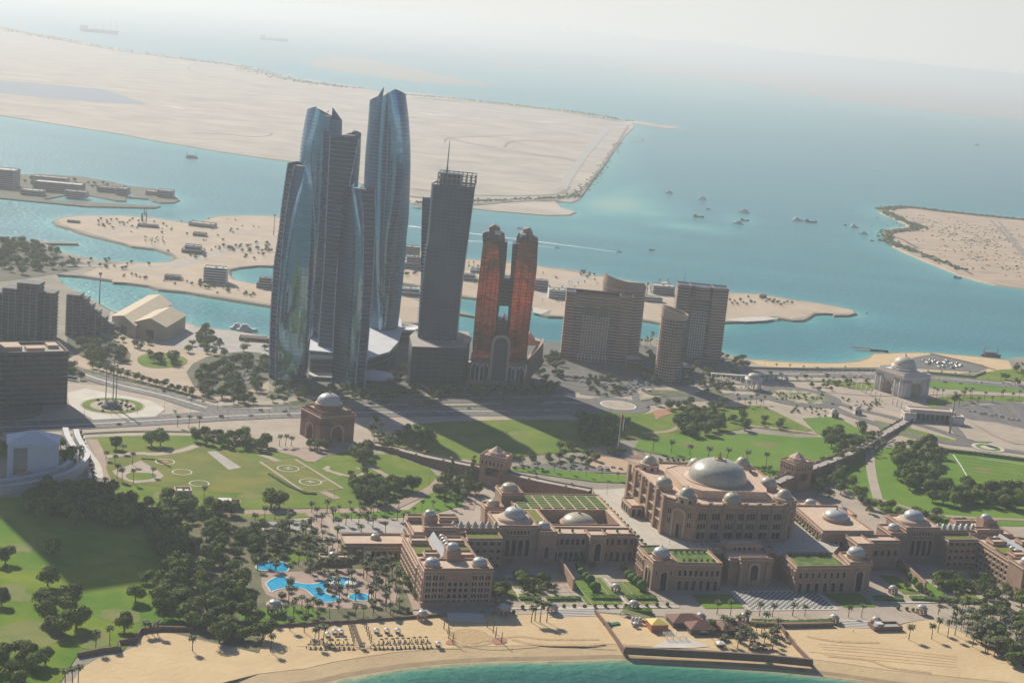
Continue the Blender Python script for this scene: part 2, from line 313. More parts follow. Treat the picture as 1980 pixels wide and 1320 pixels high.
# ---------------------------------------------------------------- WATER
def seg_dist(X,Y,P):
    P=np.array(P); A=P; B=np.roll(P,-1,0); d=np.full(X.shape,1e9)
    for (ax,ay),(bx,by) in zip(A,B):
        ex,ey=bx-ax,by-ay; l2=ex*ex+ey*ey+1e-9
        t=np.clip(((X-ax)*ex+(Y-ay)*ey)/l2,0,1); d=np.minimum(d,np.hypot(X-ax-t*ex,Y-ay-t*ey))
    return d
xs=np.concatenate([-np.geomspace(90000,1600,22),np.arange(-1500,2300,16.),np.geomspace(2400,90000,22)])
ys=np.concatenate([-np.geomspace(60000,400,10),np.arange(-300,800,80.),np.arange(820,920,3.),np.arange(930,1650,60.),np.arange(1650,3300,13.),np.arange(3320,7000,60.),np.geomspace(7100,120000,30)])
GX,GY=np.meshgrid(xs,ys)
sh=np.zeros(GX.shape)
dm=seg_dist(GX,GY,MAIN)
sh=np.where(GY<1200,1.1*np.exp(-np.maximum(dm-17,0)/8.),0.65*np.exp(-dm/22.))
for P,wd in ((LULU,70.),(RIS,45.),(LIS,20.)): sh=np.maximum(sh,0.55*np.exp(-seg_dist(GX,GY,P)/wd))
for (px,py,ax,ay,am) in [(1190,395,150,45,.75),(1255,412,90,18,.6),(1330,438,150,14,.5),(1200,380,80,60,.5),(1430,425,60,20,.3),(1720,212,500,30,.5),(1400,170,600,60,.5),(1050,150,500,80,.3),(1560,612,70,12,.5),(1620,590,60,10,.3),(1100,440,300,20,.3)]:
    cx,cy=g(px,py,0); k=math.hypot(cx,cy)/F; s1=ax*k*0.6; s2=ay*k*k*F/CH*0.6
    dx=GX-cx; dy=GY-cy; th=-0.17; rx=dx*math.cos(th)+dy*math.sin(th); ry=-dx*math.sin(th)+dy*math.cos(th)
    sh=np.maximum(sh,am*np.exp(-(rx/s1)**2-(ry/s2)**2))
ny,nx=GX.shape
vs_=[(float(a),float(b),0.) for a,b in zip(GX.ravel(),GY.ravel())]
fr=np.clip((1300-GY)/200,0,1)*np.where(GY>-2000,1,0)
me=bpy.data.meshes.new('water'); me.from_pydata(vs_,[],[(j*nx+i,j*nx+i+1,(j+1)*nx+i+1,(j+1)*nx+i) for j in range(ny-1) for i in range(nx-1)])
at_=me.attributes.new('shallow','FLOAT','POINT'); at_.data.foreach_set('value',sh.ravel().astype(np.float32))
at2=me.attributes.new('bay','FLOAT','POINT'); at2.data.foreach_set('value',fr.ravel().astype(np.float32))
wo=bpy.data.objects.new('water',me); C.objects.link(wo); wo['kind']='structure'; wo['label']='turquoise sea water'
m=bpy.data.materials.new('sea water'); m.use_nodes=True; N=m.node_tree.nodes; Lk=m.node_tree.links; b=N['Principled BSDF']; m.diffuse_color=(0.05,0.3,0.3,1)
a=N.new('ShaderNodeAttribute'); a.attribute_name='shallow'
geo=N.new('ShaderNodeNewGeometry'); mp=N.new('ShaderNodeMapping'); mp.inputs['Scale'].default_value=(0.35,1.4,1); mp.inputs['Rotation'].default_value=(0,0,0.25); Lk.new(geo.outputs['Position'],mp.inputs[0])
n1=N.new('ShaderNodeTexNoise'); n1.inputs['Scale'].default_value=0.006; n1.inputs['Detail'].default_value=8; n1.inputs['Roughness'].default_value=0.6; Lk.new(mp.outputs[0],n1.inputs['Vector'])
ma=N.new('ShaderNodeMath'); ma.operation='MULTIPLY_ADD'; ma.inputs[1].default_value=0.34; ma.inputs[2].default_value=-0.17; Lk.new(n1.outputs[0],ma.inputs[0])
ad=N.new('ShaderNodeMath'); ad.operation='ADD'; Lk.new(a.outputs['Fac'],ad.inputs[0]); Lk.new(ma.outputs[0],ad.inputs[1])
cr=N.new('ShaderNodeValToRGB'); e=cr.color_ramp.elements; e[0].position=0.0; e[0].color=(0.020,0.185,0.198,1); e[1].position=1; e[1].color=(0.42,0.36,0.21,1)
for p,c in ((0.10,(0.034,0.235,0.245,1)),(0.30,(0.055,0.29,0.275,1)),(0.55,(0.12,0.38,0.32,1)),(0.75,(0.26,0.42,0.31,1))): q=e.new(p); q.color=c
Lk.new(ad.outputs[0],cr.inputs[0]); 
a2=N.new('ShaderNodeAttribute'); a2.attribute_name='bay'; cr2=N.new('ShaderNodeValToRGB'); e=cr2.color_ramp.elements; e[0].position=0; e[0].color=(0.010,0.105,0.085,1); e[1].position=1; e[1].color=(0.42,0.34,0.19,1)
for p,c in ((0.12,(0.02,0.15,0.11,1)),(0.35,(0.05,0.22,0.15,1)),(0.65,(0.17,0.28,0.17,1))): q=e.new(p); q.color=c
Lk.new(ad.outputs[0],cr2.inputs[0]); mxw=N.new('ShaderNodeMix'); mxw.data_type='RGBA'; Lk.new(a2.outputs['Fac'],mxw.inputs[0]); Lk.new(cr.outputs[0],mxw.inputs[6]); Lk.new(cr2.outputs[0],mxw.inputs[7]); Lk.new(mxw.outputs[2],b.inputs['Base Color'])
b.inputs['Roughness'].default_value=0.30; b.inputs['IOR'].default_value=1.33; b.inputs['Specular IOR Level'].default_value=0.5
mp2=N.new('ShaderNodeMapping'); mp2.inputs['Scale'].default_value=(1,1.6,1); mp2.inputs['Rotation'].default_value=(0,0,-0.5); Lk.new(geo.outputs['Position'],mp2.inputs[0])
n2=N.new('ShaderNodeTexNoise'); n2.inputs['Scale'].default_value=0.11; n2.inputs['Detail'].default_value=5; Lk.new(mp2.outputs[0],n2.inputs['Vector'])
bp=N.new('ShaderNodeBump'); bp.inputs['Strength'].default_value=1; bp.inputs['Distance'].default_value=2.3; Lk.new(n2.outputs[0],bp.inputs['Height']); Lk.new(bp.outputs[0],b.inputs['Normal'])
me.materials.append(m)
# ================================================================ GROUND COVER (pixel outlines unprojected to the ground)
# beach
beach=[(110,1400),(130,1330),(160,1290),(190,1272),(235,1262),(262,1248),(268,1232),(300,1222),(370,1222),(400,1240),(500,1262),(513,1212),(640,1205),(780,1196),(860,1190),(1010,1186),(1150,1184),(1290,1200),(1420,1202),(1510,1211),(1610,1210),(1690,1209),(1705,1220),(1750,1205),(1800,1195),(1870,1215),(1920,1250),(1980,1290),(2100,1330),(2300,1368)]
sheet('beach',beach+south[::-1][1:-2],gr_beach,1,label='golden sand beach in front of the palace')
# sand tracks
for pts in ([(880,1225),(940,1238),(1000,1230),(1060,1236),(1160,1236)],[(990,1236),(1040,1246),(1130,1247),(1170,1244)],[(600,1240),(680,1252),(760,1256)],[(870,1232),(880,1245),(930,1246),(960,1236),(930,1226)],[(1560,1230),(1620,1240),(1700,1242)],[(1600,1268),(1680,1276),(1720,1290),(1800,1300)]):
    strip('beach',pts,3.2,mat('churned sand',(0.44,0.30,0.15),(0.52,0.37,0.20),0.3,0.95,bump=0.8,bscale=0.8),2,label='churned sand track on the beach')
# marina islands: sand
sheet('sand',[(118,434),(112,426),(125,421),(155,418),(230,417),(300,422),(345,430),(378,434),(402,424),(425,419),(470,417),(530,419),(700,463),(800,482),(900,502),(1040,515),(1150,533),(1240,548),(1340,563),(1400,566),(1470,570),(1520,579),(1580,587),(1620,594),(1648,600),(1650,605),(1616,607),(1575,603),(1560,611),(1530,617),(1506,612),(1480,612),(1440,619),(1400,620),(1385,628),(1270,621),(1236,615),(1200,604),(1090,610),(1062,609),(1066,600),(1030,594),(917,575),(814,551),(778,545),(530,512),(461,515),(440,520),(440,530),(450,541),(489,549),(600,562),(780,571),(850,600),(840,616),(809,623),(773,622),(660,610),(500,584),(412,570),(309,556),(232,542),(160,531),(200,512),(330,507),(345,500),(335,490),(300,479),(255,474),(200,458)],gr_sand,1,label='bare sand of the marina peninsula')
for pts in ([(1030,594),(1064,600),(1045,608),(1030,604)],): sheet('sand',pts,gr_white,2)
strip('road',[(110,513),(200,515),(270,518),(330,512),(400,493),(440,480),(500,470),(560,466),(700,480),(800,500),(900,520),(960,530),(1010,540),(1060,552)],12,gr_conc,2,label='road along the marina peninsula')
strip('road',[(330,520),(370,508),(440,492),(500,480)],8,gr_conc,2,label='road along the marina peninsula')
strip('road',[(1040,575),(1075,560),(1120,540),(1150,530)],12,gr_conc,2); strip('road',[(1235,578),(1265,556),(1290,545)],10,gr_conc,2)
sheet('scrub',[(-60,462),(40,466),(90,478),(115,492),(170,512),(110,530),(0,545),(-60,545)],gr_dark,1,2)
sheet('sand',[(215,545),(232,525),(300,530),(330,545),(320,555),(288,549)],gr_sand,2)
strip('path',[(200,455),(250,438),(330,436),(400,445),(460,448),(530,440)],5,gr_conc,2); strip('path',[(360,470),(420,455),(500,448)],5,gr_conc,2)
sheet('sand',[(1400,619),(1440,613),(1480,612),(1506,615),(1480,620),(1440,622)],gr_white,2)
# corniche beach
sheet('beach',[(1447,696),(1500,700),(1560,703),(1620,703),(1660,700),(1682,693),(1690,685),(1744,683),(1798,683),(1877,689),(1950,697),(1960,720),(1900,718),(1830,724),(1700,716),(1600,715),(1500,713),(1470,706)],gr_beach,1)
sheet('parking',[(1768,691),(1800,685),(1900,705),(1912,712),(1890,720),(1820,716),(1762,712),(1750,700)],gr_asph,2,label='asphalt car park beside the corniche beach')
sheet('sand',[(-200,705),(60,690),(140,690),(200,655),(350,655),(420,650),(520,660),(520,760),(400,780),(300,755),(180,720)],gr_sand,1)
sheet('sand',[(215,600),(250,602),(340,614),(381,633),(435,638),(520,652),(520,690),(380,680),(200,640)],gr_conc,1)
sheet('lawn',[(268,690),(300,682),(340,686),(362,696),(352,708),(300,712),(270,704)],gr_lawn,3,3,label='round lawn beside the hangars')
sheet('lawn',[(130,650),(170,640),(240,668),(250,700),(190,700),(140,680)],gr_dark,3,2)
sheet('lawn',[(360,720),(400,690),(470,680),(522,690),(522,735),(460,760),(400,765)],gr_dark,3,2)
# paved mid zone
sheet('plaza',[(-300,870),(-300,790),(0,790),(130,740),(290,752),(520,775),(1000,740),(1400,700),(1700,712),(2300,750),(2300,900),(1980,888),(1800,860),(1700,850),(1600,850),(1560,838),(1470,790),(1300,800),(1200,810),(860,818),(640,870),(540,870),(400,845),(180,845)],gr_pave,1,label='pale paved ground along the avenue')
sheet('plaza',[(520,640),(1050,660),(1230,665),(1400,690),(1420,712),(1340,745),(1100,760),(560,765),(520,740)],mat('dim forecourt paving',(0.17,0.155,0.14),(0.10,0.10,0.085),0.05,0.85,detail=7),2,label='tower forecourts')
# palace grounds base
sheet('ground',[(250,985),(480,985),(640,985),(850,935),(930,935),(1130,945),(1240,950),(1540,900),(1660,880),(2300,990),(2300,1360),(1980,1288),(1900,1240),(1800,1196),(1750,1204),(1700,1216),(1600,1208),(1420,1200),(1150,1183),(780,1195),(640,1204),(513,1211),(500,1262),(400,1240),(330,1222)],gr_pave,2,label='paved palace grounds')
sheet('garden',[(250,985),(480,987),(600,1012),(640,1060),(700,1080),(760,1080),(785,1120),(800,1190),(700,1198),(520,1212),(500,1262),(330,1222),(330,1080)],gr_under,3,label='planted garden ground around the pool')
# big lawns
lawnA=[(178,846),(242,843),(324,842),(382,843),(430,855),(500,868),(580,880),(680,874),(760,880),(830,905),(850,925),(830,944),(790,962),(744,978),(700,983),(590,983),(470,986),(400,986),(300,982),(250,974),(208,965),(190,950),(212,935),(208,905),(195,880)]
sheet('lawn',lawnA,gr_lawn,3,label='lawn around the helipads')
sheet('lawn',[(215,880),(300,868),(420,864),(500,893),(570,889),(662,945),(589,953),(490,955),(400,950),(300,940),(215,930)],gr_dry,4,2,label='dry lawn under the helipads')
sheet('lawn',[(740,866),(800,820),(870,815),(1010,811),(1100,812),(1185,842),(1150,862),(1125,872),(1030,880),(1000,886),(960,892),(930,900),(830,895)],gr_lawn,3,label='shaded lawn in front of the towers')
sheet('lawn',[(1225,868),(1240,845),(1271,842),(1321,836),(1382,840),(1463,838),(1543,846),(1600,845),(1650,850),(1660,870),(1620,895),(1560,920),(1540,935),(1500,925),(1400,895),(1300,885)],gr_lawn2,3,label='wide bright lawn behind the domed palace')
sheet('lawn',[(1130,800),(1250,800),(1290,790),(1432,786),(1469,784),(1493,793),(1572,832),(1540,838),(1459,826),(1400,835),(1240,850),(1160,850)],gr_lawn,3)
sheet('lawn',[(1551,809),(1612,806),(1640,818),(1680,840),(1660,850),(1600,848),(1578,838)],gr_lawn2,3)
sheet('lawn',[(1600,900),(1650,876),(1700,866),(1760,866),(1830,872),(1980,893),(2200,920),(2200,1040),(1980,1018),(1780,1015),(1700,985),(1640,950)],gr_lawn2,4,label='sports lawns right of the palace')
sheet('lawn',[(1797,736),(1860,739),(1980,752),(2100,765),(2100,775),(1980,760),(1900,757),(1797,750)],gr_lawn2,3)
sheet('lawn',[(1790,772),(1850,763),(1980,768),(2100,775),(2100,785),(1980,777),(1900,778),(1850,788),(1795,790)],gr_lawn,3)
sheet('lawn',[(1772,716),(1850,722),(1895,724),(1930,715),(2000,712),(2050,735),(1900,738),(1790,724)],gr_lawn,3)
sheet('lawn',[(1690,812),(1760,828),(1850,852),(1920,854),(1900,860),(1840,860),(1760,847),(1700,830)],gr_lawn,3)
sheet('lawn',[(1590,735),(1640,738),(1690,745),(1688,756),(1650,752),(1600,742)],gr_lawn,3)
sheet('lawn',[(-500,930),(0,962),(60,962),(130,972),(215,985),(300,985),(330,1010),(350,1110),(355,1200),(330,1216),(265,1224),(238,1258),(150,1266),(110,1330),(80,1400),(-500,1420)],gr_rough,3,label='rolling bright grass at the lower left')
sheet('lawn',[(640,993),(790,986),(850,940),(900,930),(920,970),(820,1000),(650,1003)],gr_lawn2,4)
sheet('lawn',[(440,994),(580,990),(600,1000),(500,1006)],gr_lawn,4); sheet('lawn',[(455,1182),(560,1172),(640,1182),(590,1204),(520,1208),(470,1205)],gr_lawn2,4)
sheet('lawn',[(490,1075),(580,1060),(620,1075),(560,1090)],gr_lawn,4)
sheet('lawn',[(975,908),(1040,905),(1230,922),(1238,935),(1150,932),(1050,918)],gr_lawn2,4,label='strip lawn behind the ramp'); sheet('lawn',[(1100,800),(1240,790),(1250,830),(1180,845)],gr_lawn,4)
sheet('parking',[(985,903),(1100,893),(1230,905),(1232,917),(1100,912)],gr_asph,4)
# parks and paths
strip('path',[(178,850),(196,885),(208,915),(200,940)],9,gr_pave2,4,label='rosy path beside the lawn'); strip('path',[(150,845),(160,870),(180,900),(185,925)],12,gr_white,4)
strip('path',[(205,884),(266,877),(300,879),(350,872),(380,862)],8,gr_pave,5)
sheet('path',[(217,911),(245,902),(272,891),(303,909),(317,921),(303,931),(262,935),(241,929),(225,921)],gr_pave,5); sheet('lawn',[(243,921),(255,915),(290,916),(303,920),(290,927),(255,929)],gr_lawn,6,3)
sheet('path',[(400,874),(418,873),(467,905),(442,909)],gr_conc,5,label='weathered concrete slab on the lawn')
sheet('plaza',[(539,875),(571,868),(620,862),(690,862),(675,872),(625,884),(609,894),(593,893),(575,884)],gr_pave2,5,label='paved apron of the arch gate')
strip('path',[(505,880),(520,885),(539,893)],7,gr_pave,5,0); strip('path',[(623,951),(653,965)],7,gr_pave2,5,0)
strip('path',[(635,902),(632,910),(650,915),(668,920),(685,922),(700,918),(705,912),(690,905)],4,gr_pave,5); strip('path',[(661,920),(640,912),(625,905)],4,gr_pave,5)
strip('path',[(680,872),(705,895),(753,924)],6,gr_pave2,5)
strip('road',[(200,972),(260,980),(350,986),(470,991),(590,989),(660,988),(744,984),(790,967),(830,948),(850,932),(875,905),(905,890)],10,gr_pave2,5,label='curving park road')
strip('road',[(600,988),(618,1010),(627,1035),(640,1060),(650,1075)],10,gr_pave2,5); sheet('parking',[(490,1010),(590,1010),(605,1025),(500,1028)],gr_conc,5); sheet('parking',[(645,1010),(785,1008),(790,1032),(650,1030)],gr_conc,5)
strip('road',[(905,985),(912,955),(930,938),(950,930)],10,gr_pave2,5)
strip('path',[(1420,818),(1459,825),(1520,831),(1580,840)],6,gr_pave2,5); strip('path',[(1320,815),(1312,825),(1290,835),(1240,838)],6,gr_pave2,5)
sheet('sand',[(1262,795),(1295,790),(1300,800),(1280,806),(1268,812)],gr_red,5)
strip('path',[(1682,870),(1683,900),(1688,930),(1697,965)],9,gr_pave,5,label='straight paved path between the lawns'); strip('path',[(1640,870),(1680,862),(1720,848),(1700,838)],12,gr_pave2,5)
strip('path',[(1697,965),(1740,978),(1790,992),(1850,1000),(1980,1006),(2150,1015)],6,gr_pave2,6)
sheet('plaza',[(1143,866),(1200,862),(1243,880),(1250,905),(1200,915),(1140,900)],mat('sandy plaza',(0.50,0.34,0.21),(0.45,0.31,0.20),0.1,0.9),5,2,label='flag plaza'); sheet('plaza',[(1170,872),(1205,869),(1222,884),(1190,888),(1172,882)],gr_conc,6)
sheet('lawn',[(790,1032),(800,1060),(812,1105),(795,1105),(775,1060)],gr_lawn,5); strip('path',[(755,1060),(765,1095),(790,1140),(805,1180)],5,gr_pave2,6)
# roads
strip('road',[(0,700),(60,698),(131,712),(170,725),(212,739),(254,750),(318,764),(360,778),(400,789),(470,796),(560,799)],26,gr_asph,4,label='boulevard coming in from the left')
strip('road',[(-300,830),(0,826),(120,822),(250,815),(340,810),(400,806),(480,802),(560,799),(700,798),(850,796),(1000,795),(1100,792),(1165,786)],34,gr_asph,4,label='wide avenue in front of the towers')
strip('road',[(530,790),(700,778),(850,776),(1000,773),(1100,772),(1165,779)],18,gr_asph,4)
strip('road',[(1225,782),(1300,773),(1360,770),(1430,768),(1480,768)],22,gr_asph,4)
strip('road',[(1420,722),(1500,722),(1600,724),(1700,728),(1789,731),(1880,738),(1980,748),(2300,785)],32,gr_asph,4,label='corniche road')
strip('road',[(1590,776),(1630,797),(1690,819),(1760,840),(1830,856),(1900,863),(1980,876),(2300,915)],14,gr_asph,4); strip('road',[(1610,776),(1660,792),(1720,806),(1800,828),(1860,848),(1900,860)],12,gr_asph,4)
strip('road',[(1860,860),(1855,840),(1830,815),(1800,800),(1840,785),(1900,777),(1980,782)],12,gr_asph,4)
strip('road',[(1590,757),(1700,765),(1850,762),(1980,766)],6,gr_pave,5)
def ringc(c,r0,r1,m,name,lv,label=None):
    cx,cy=g(*c); P=[(cx+(r0+r1)/2*math.cos(t*PI/24),cy+(r0+r1)/2*math.sin(t*PI/24)) for t in range(48)]
    return strip(name,P,r1-r0,m,lv,0,True,True,label=label)
def disc(c,r,m,name,lv,label=None):
    cx,cy=g(*c); _lev[0]+=1
    return flat(name,[(cx+r*math.cos(t*PI/20),cy+r*math.sin(t*PI/20)) for t in range(40)],3.+lv*0.12+(_lev[0]%12)*0.008,m,label=label)
ringc((1195,784),19,34,gr_asph,'road',5,'roundabout lane'); disc((1195,784),18,gr_pave,'plaza',5,'roundabout island'); ringc((1195,784),18,19.5,gr_mark,'kerb',6)
ringc((1543,767),35,50,gr_asph,'road',5,'lane round the oval flower bed'); disc((1543,767),34,mat('oval bed soil',(0.42,0.34,0.25),(0.12,0.15,0.05),0.12,0.9,contrast=(0.48,0.54)),'garden',5,'round patterned flower bed')
disc((218,785),30,gr_pave,'plaza',5,'round monument garden'); ringc((218,785),21,28,gr_lawn,'lawn',6); sheet('plaza',[(130,760),(165,752),(290,775),(320,792),(300,806),(180,812),(135,785)],gr_white,4)
disc((1910,866),17,gr_white,'plaza',5); ringc((1910,866),8,13,gr_lawn,'lawn',6)
sheet('parking',[(1832,790),(1880,784),(1980,780),(2200,795),(2200,845),(1980,832),(1900,818),(1850,802)],gr_asph,5,label='asphalt car park at the right')
sheet('plaza',[(1870,812),(1930,818),(1990,832),(2100,850),(2100,872),(1960,858),(1920,842)],gr_pave,5)
for a,b2 in (((1912,788),(1925,803)),((1943,788),(1962,808)),((1974,786),(1998,808))): strip('hedge',[a,b2],3.5,gr_dark,6,0)
for pts in ([(1600,722),(1789,729),(1980,746)],[(1420,722),(1600,724)]): strip('kerb',pts,3,gr_white,5)
for pts,wd in (([(0,827),(120,823),(250,816),(340,811),(400,807),(480,803),(560,800),(700,798),(850,796),(1000,795),(1100,792)],2.6),([(131,713),(212,740),(318,765),(400,789)],3.)): strip('kerb',pts,wd,gr_white,5)
mb=MB()
for pts,wd in (([(0,826),(120,822),(250,815),(340,810),(400,806),(480,802),(560,799),(700,798),(850,796),(1000,795),(1100,792)],34),([(131,712),(212,739),(318,764),(400,789)],26),([(1420,722),(1600,724),(1789,731),(1980,748)],32)):
    P=smoothp([g(*p) for p in pts],6,False)
    for off in (-wd*0.33,-wd*0.17,wd*0.17,wd*0.33):
        Q=ribbon(P,off*2)[0]
        for i in range(len(Q)-1):
            a=Vector(Q[i]); c=Vector(Q[i+1]); L=(c-a).length; d=(c-a)/max(L,.1); t=0
            while t+3<L:
                p=a+d*t; q=a+d*(t+3); nx_,ny_=-d.y*.18,d.x*.18; zz=3.78
                mb.quad((p.x-nx_,p.y-ny_,zz),(q.x-nx_,q.y-ny_,zz),(q.x+nx_,q.y+ny_,zz),(p.x+nx_,p.y+ny_,zz)); t+=9
o=mb.build('lane_markings',gr_mark); o['kind']='structure'
strip('kerb',[(-100,809),(0,808),(90,805)],2,gr_white,5)
# helipad markings
HP=[(503,894),(571,889),(662,945),(589,953)]
strip('helipad_border',HP,2.6,gr_pave,6,0,True,label='pale border round the twin helipads')
strip('helipad_border',[(594,903),(582,905)],2.2,gr_pave,6,0); strip('helipad_border',[(632,930),(620,932)],2.2,gr_pave,6,0)
def helipad(c,r,letter,lab):
    o=ringc(c,r,r+1.0,mat('white ground paint',(0.62,0.60,0.50),rough=0.8),'helipad_circle',7,lab)
    if letter:
        cx,cy=g(*c); mb=MB(); a=R(-52)
        def bx(u0,u1,v0,v1):
            mb.add([(cx+u*math.cos(a)-v*math.sin(a),cy+u*math.sin(a)+v*math.cos(a),4.02) for u,v in ((u0,v0),(u1,v0),(u1,v1),(u0,v1))],[(0,1,2,3)])
        bx(-2.6,-1.6,-3.4,3.4); bx(1.6,2.6,-3.4,3.4); bx(-1.6,1.6,-.5,.5)
        q=mb.build('helipad_letter',MT['white ground paint']); q['kind']='structure'; q['label']='white letter H painted inside the ring'
helipad((557,907),8.6,1,'white ring of the upper helipad'); helipad((600,933),8.6,1,'white ring of the lower helipad')
for c,l in (((319,894),'plain white ring farthest on the dry lawn'),((352,914),'plain white ring in the middle of the dry lawn'),((385,936),'plain yellowish ring nearest on the dry lawn')): helipad(c,7.3,0,l)
sheet('sand',[(311,893),(319,890),(327,893),(320,897)],gr_red,6,3)
strip('pitch_line',[(1843,880),(1860,905),(1883,946)],1.2,gr_mark,6); strip('pitch_line',[(1893,887),(1980,899),(2050,908)],.9,gr_mark,6,0)
strip('path',[(1817,864),(1870,873),(1980,889),(2150,915)],5,gr_pave2,6)
# island tracks
for pts,wd in (([(560,131),(470,128),(400,126),(365,130),(375,140),(430,152),(520,168),(600,176),(660,185)],9),([(233,178),(300,186),(400,192),(520,200)],10),([(373,257),(430,259),(480,264),(520,262),(525,257)],8),([(975,285),(992,273),(1060,273),(1160,279)],10),([(870,268),(940,283),(1030,298),(1095,306),(1128,320)],9),([(860,275),(870,266),(930,264),(990,262)],8),([(800,365),(860,372),(930,377),(1010,378),(1080,374),(1100,360)],12)):
    strip('track',pts,wd,mat('track dirt',(0.21,0.185,0.15),(0.27,0.235,0.19),0.01,0.95),-3,label='faint dirt track on the desert island')
strip('track',[(1180,245),(1160,265),(1130,300),(1115,320),(1085,365)],26,gr_conc,-2,label='straight grey track near the island edge')
for pts,wd in (([(800,190),(900,196),(1000,206),(1100,218),(1200,236)],60),([(0,52),(100,74),(240,100),(340,112),(450,126),(560,152),(660,166),(760,178)],60),([(800,400),(900,396),(1000,388),(1080,386)],22),([(1215,243),(1195,275),(1165,320),(1140,352),(1120,380)],9),([(780,378),(860,385),(960,386),(1060,388)],14)):
    strip('scrub',pts,wd,mat('shore scrub',(0.10,0.105,0.075),(0.34,0.28,0.20),0.03,0.95,detail=8,contrast=(0.42,0.66)),0,label='scrub along the island shore')
for pts in ([(1010,233),(1060,234),(1095,238),(1060,238)],[(800,216),(860,222),(885,226),(830,223)],[(895,227),(930,228),(925,230)],[(318,204),(345,206),(362,212),(340,210)]):
    sheet('sand',pts,gr_white,-2,label='bright sand patch')
for pts,wd in (([(1708,405),(1730,402),(1765,402),(1830,410),(1980,425),(2200,445)],16),([(1712,408),(1740,424),(1775,440)],11),([(1716,449),(1735,445),(1760,447)],13),([(1720,462),(1760,482),(1800,495),(1860,520),(1880,530)],5),([(1722,455),(1745,463),(1775,480)],5)):
    strip('scrub',pts,wd,mat('island mangrove',(0.06,0.07,0.045),(0.12,0.115,0.07),0.05,0.95,bump=1.,bscale=.2),1,label='dark scrub edging the sandy island')
for pts in ([(1915,425),(1950,460),(1980,495),(2010,530)],[(1930,427),(1962,465),(1995,505)]): strip('track',pts,8,MT['track dirt'],-2)
# ================================================================ SKYSCRAPERS
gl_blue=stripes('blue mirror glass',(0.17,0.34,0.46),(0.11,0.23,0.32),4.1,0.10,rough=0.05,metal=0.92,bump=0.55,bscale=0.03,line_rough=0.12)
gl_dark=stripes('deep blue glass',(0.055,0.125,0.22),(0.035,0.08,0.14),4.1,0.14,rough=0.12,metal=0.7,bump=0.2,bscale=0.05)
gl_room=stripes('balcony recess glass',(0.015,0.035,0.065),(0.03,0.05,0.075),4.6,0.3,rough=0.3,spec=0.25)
m_slab=mat('balcony slab',(0.19,0.29,0.41),rough=0.5)
m_fin=mat('bright metal fin',(0.55,0.56,0.57),rough=0.3,metal=0.6)
def edge(pts,Y,zb):
    P=[at(px,py,Y) for px,py in pts]; P.sort(key=lambda p:p[2]); ztop=P[-1][2]
    def f(z):
        if z<=P[0][2]: a,b=P[0],P[1]
        elif z>=P[-1][2]: a,b=P[-2],P[-1]
        else:
            for a,b in zip(P,P[1:]):
                if a[2]<=z<=b[2]: break
        # smooth by blending neighbouring slopes is unnecessary at this size
        t=(z-a[2])/(b[2]-a[2]+1e-9); return (a[0]+(b[0]-a[0])*t, a[1]+(b[1]-a[1])*t)
    def fs(z,h=10):
        q=[f(max(z+k,zb)) for k in (-h,-h/2,0,h/2,h)]; return (sum(p[0] for p in q)/5,sum(p[1] for p in q)/5)
    return fs,ztop
def facet(mb,ea,eb,zb,mi=0,rows=40,cols=5,bulge=0.,ox=0,oy=0,zta=None,ztb=None):
    fa,ta=ea; fb,tb=eb; ta=zta or ta; tb=ztb or tb; G=[]
    for j in range(rows+1):
        s=j/rows; row=[]
        for i in range(cols+1):
            u=i/cols; z=zb+s*((ta-zb)*(1-u)+(tb-zb)*u)
            a=fa(z); b=fb(z); x=a[0]+(b[0]-a[0])*u; y=a[1]+(b[1]-a[1])*u
            d=Vector((b[0]-a[0],b[1]-a[1])); d=d.normalized() if d.length>0.1 else Vector((1,0))
            k=bulge*4*u*(1-u); row.append((x+d.y*k-ox,y-d.x*k-oy,z))
        G.append(row)
    mb.grid(G,mi,True)
def balconies(mb,ea,eb,z0,z1,per,dep,ox,oy,mi=0,th=0.7):
    z=z0
    while z<z1:
        a=Vector(ea[0](z)); b=Vector(eb[0](z)); d=(b-a); L=d.length; d=d/max(L,.1); n=Vector((d.y,-d.x))
        p=[a+n*.1,b+n*.1,b+n*dep,a+n*dep]; q=[(v.x-ox,v.y-oy,z) for v in p]; r=[(v.x-ox,v.y-oy,z+th) for v in p]
        mb.add(q+r,[(3,2,6,7),(2,1,5,6),(0,3,7,4),(7,6,5,4),(0,1,2,3)],mi); z+=per
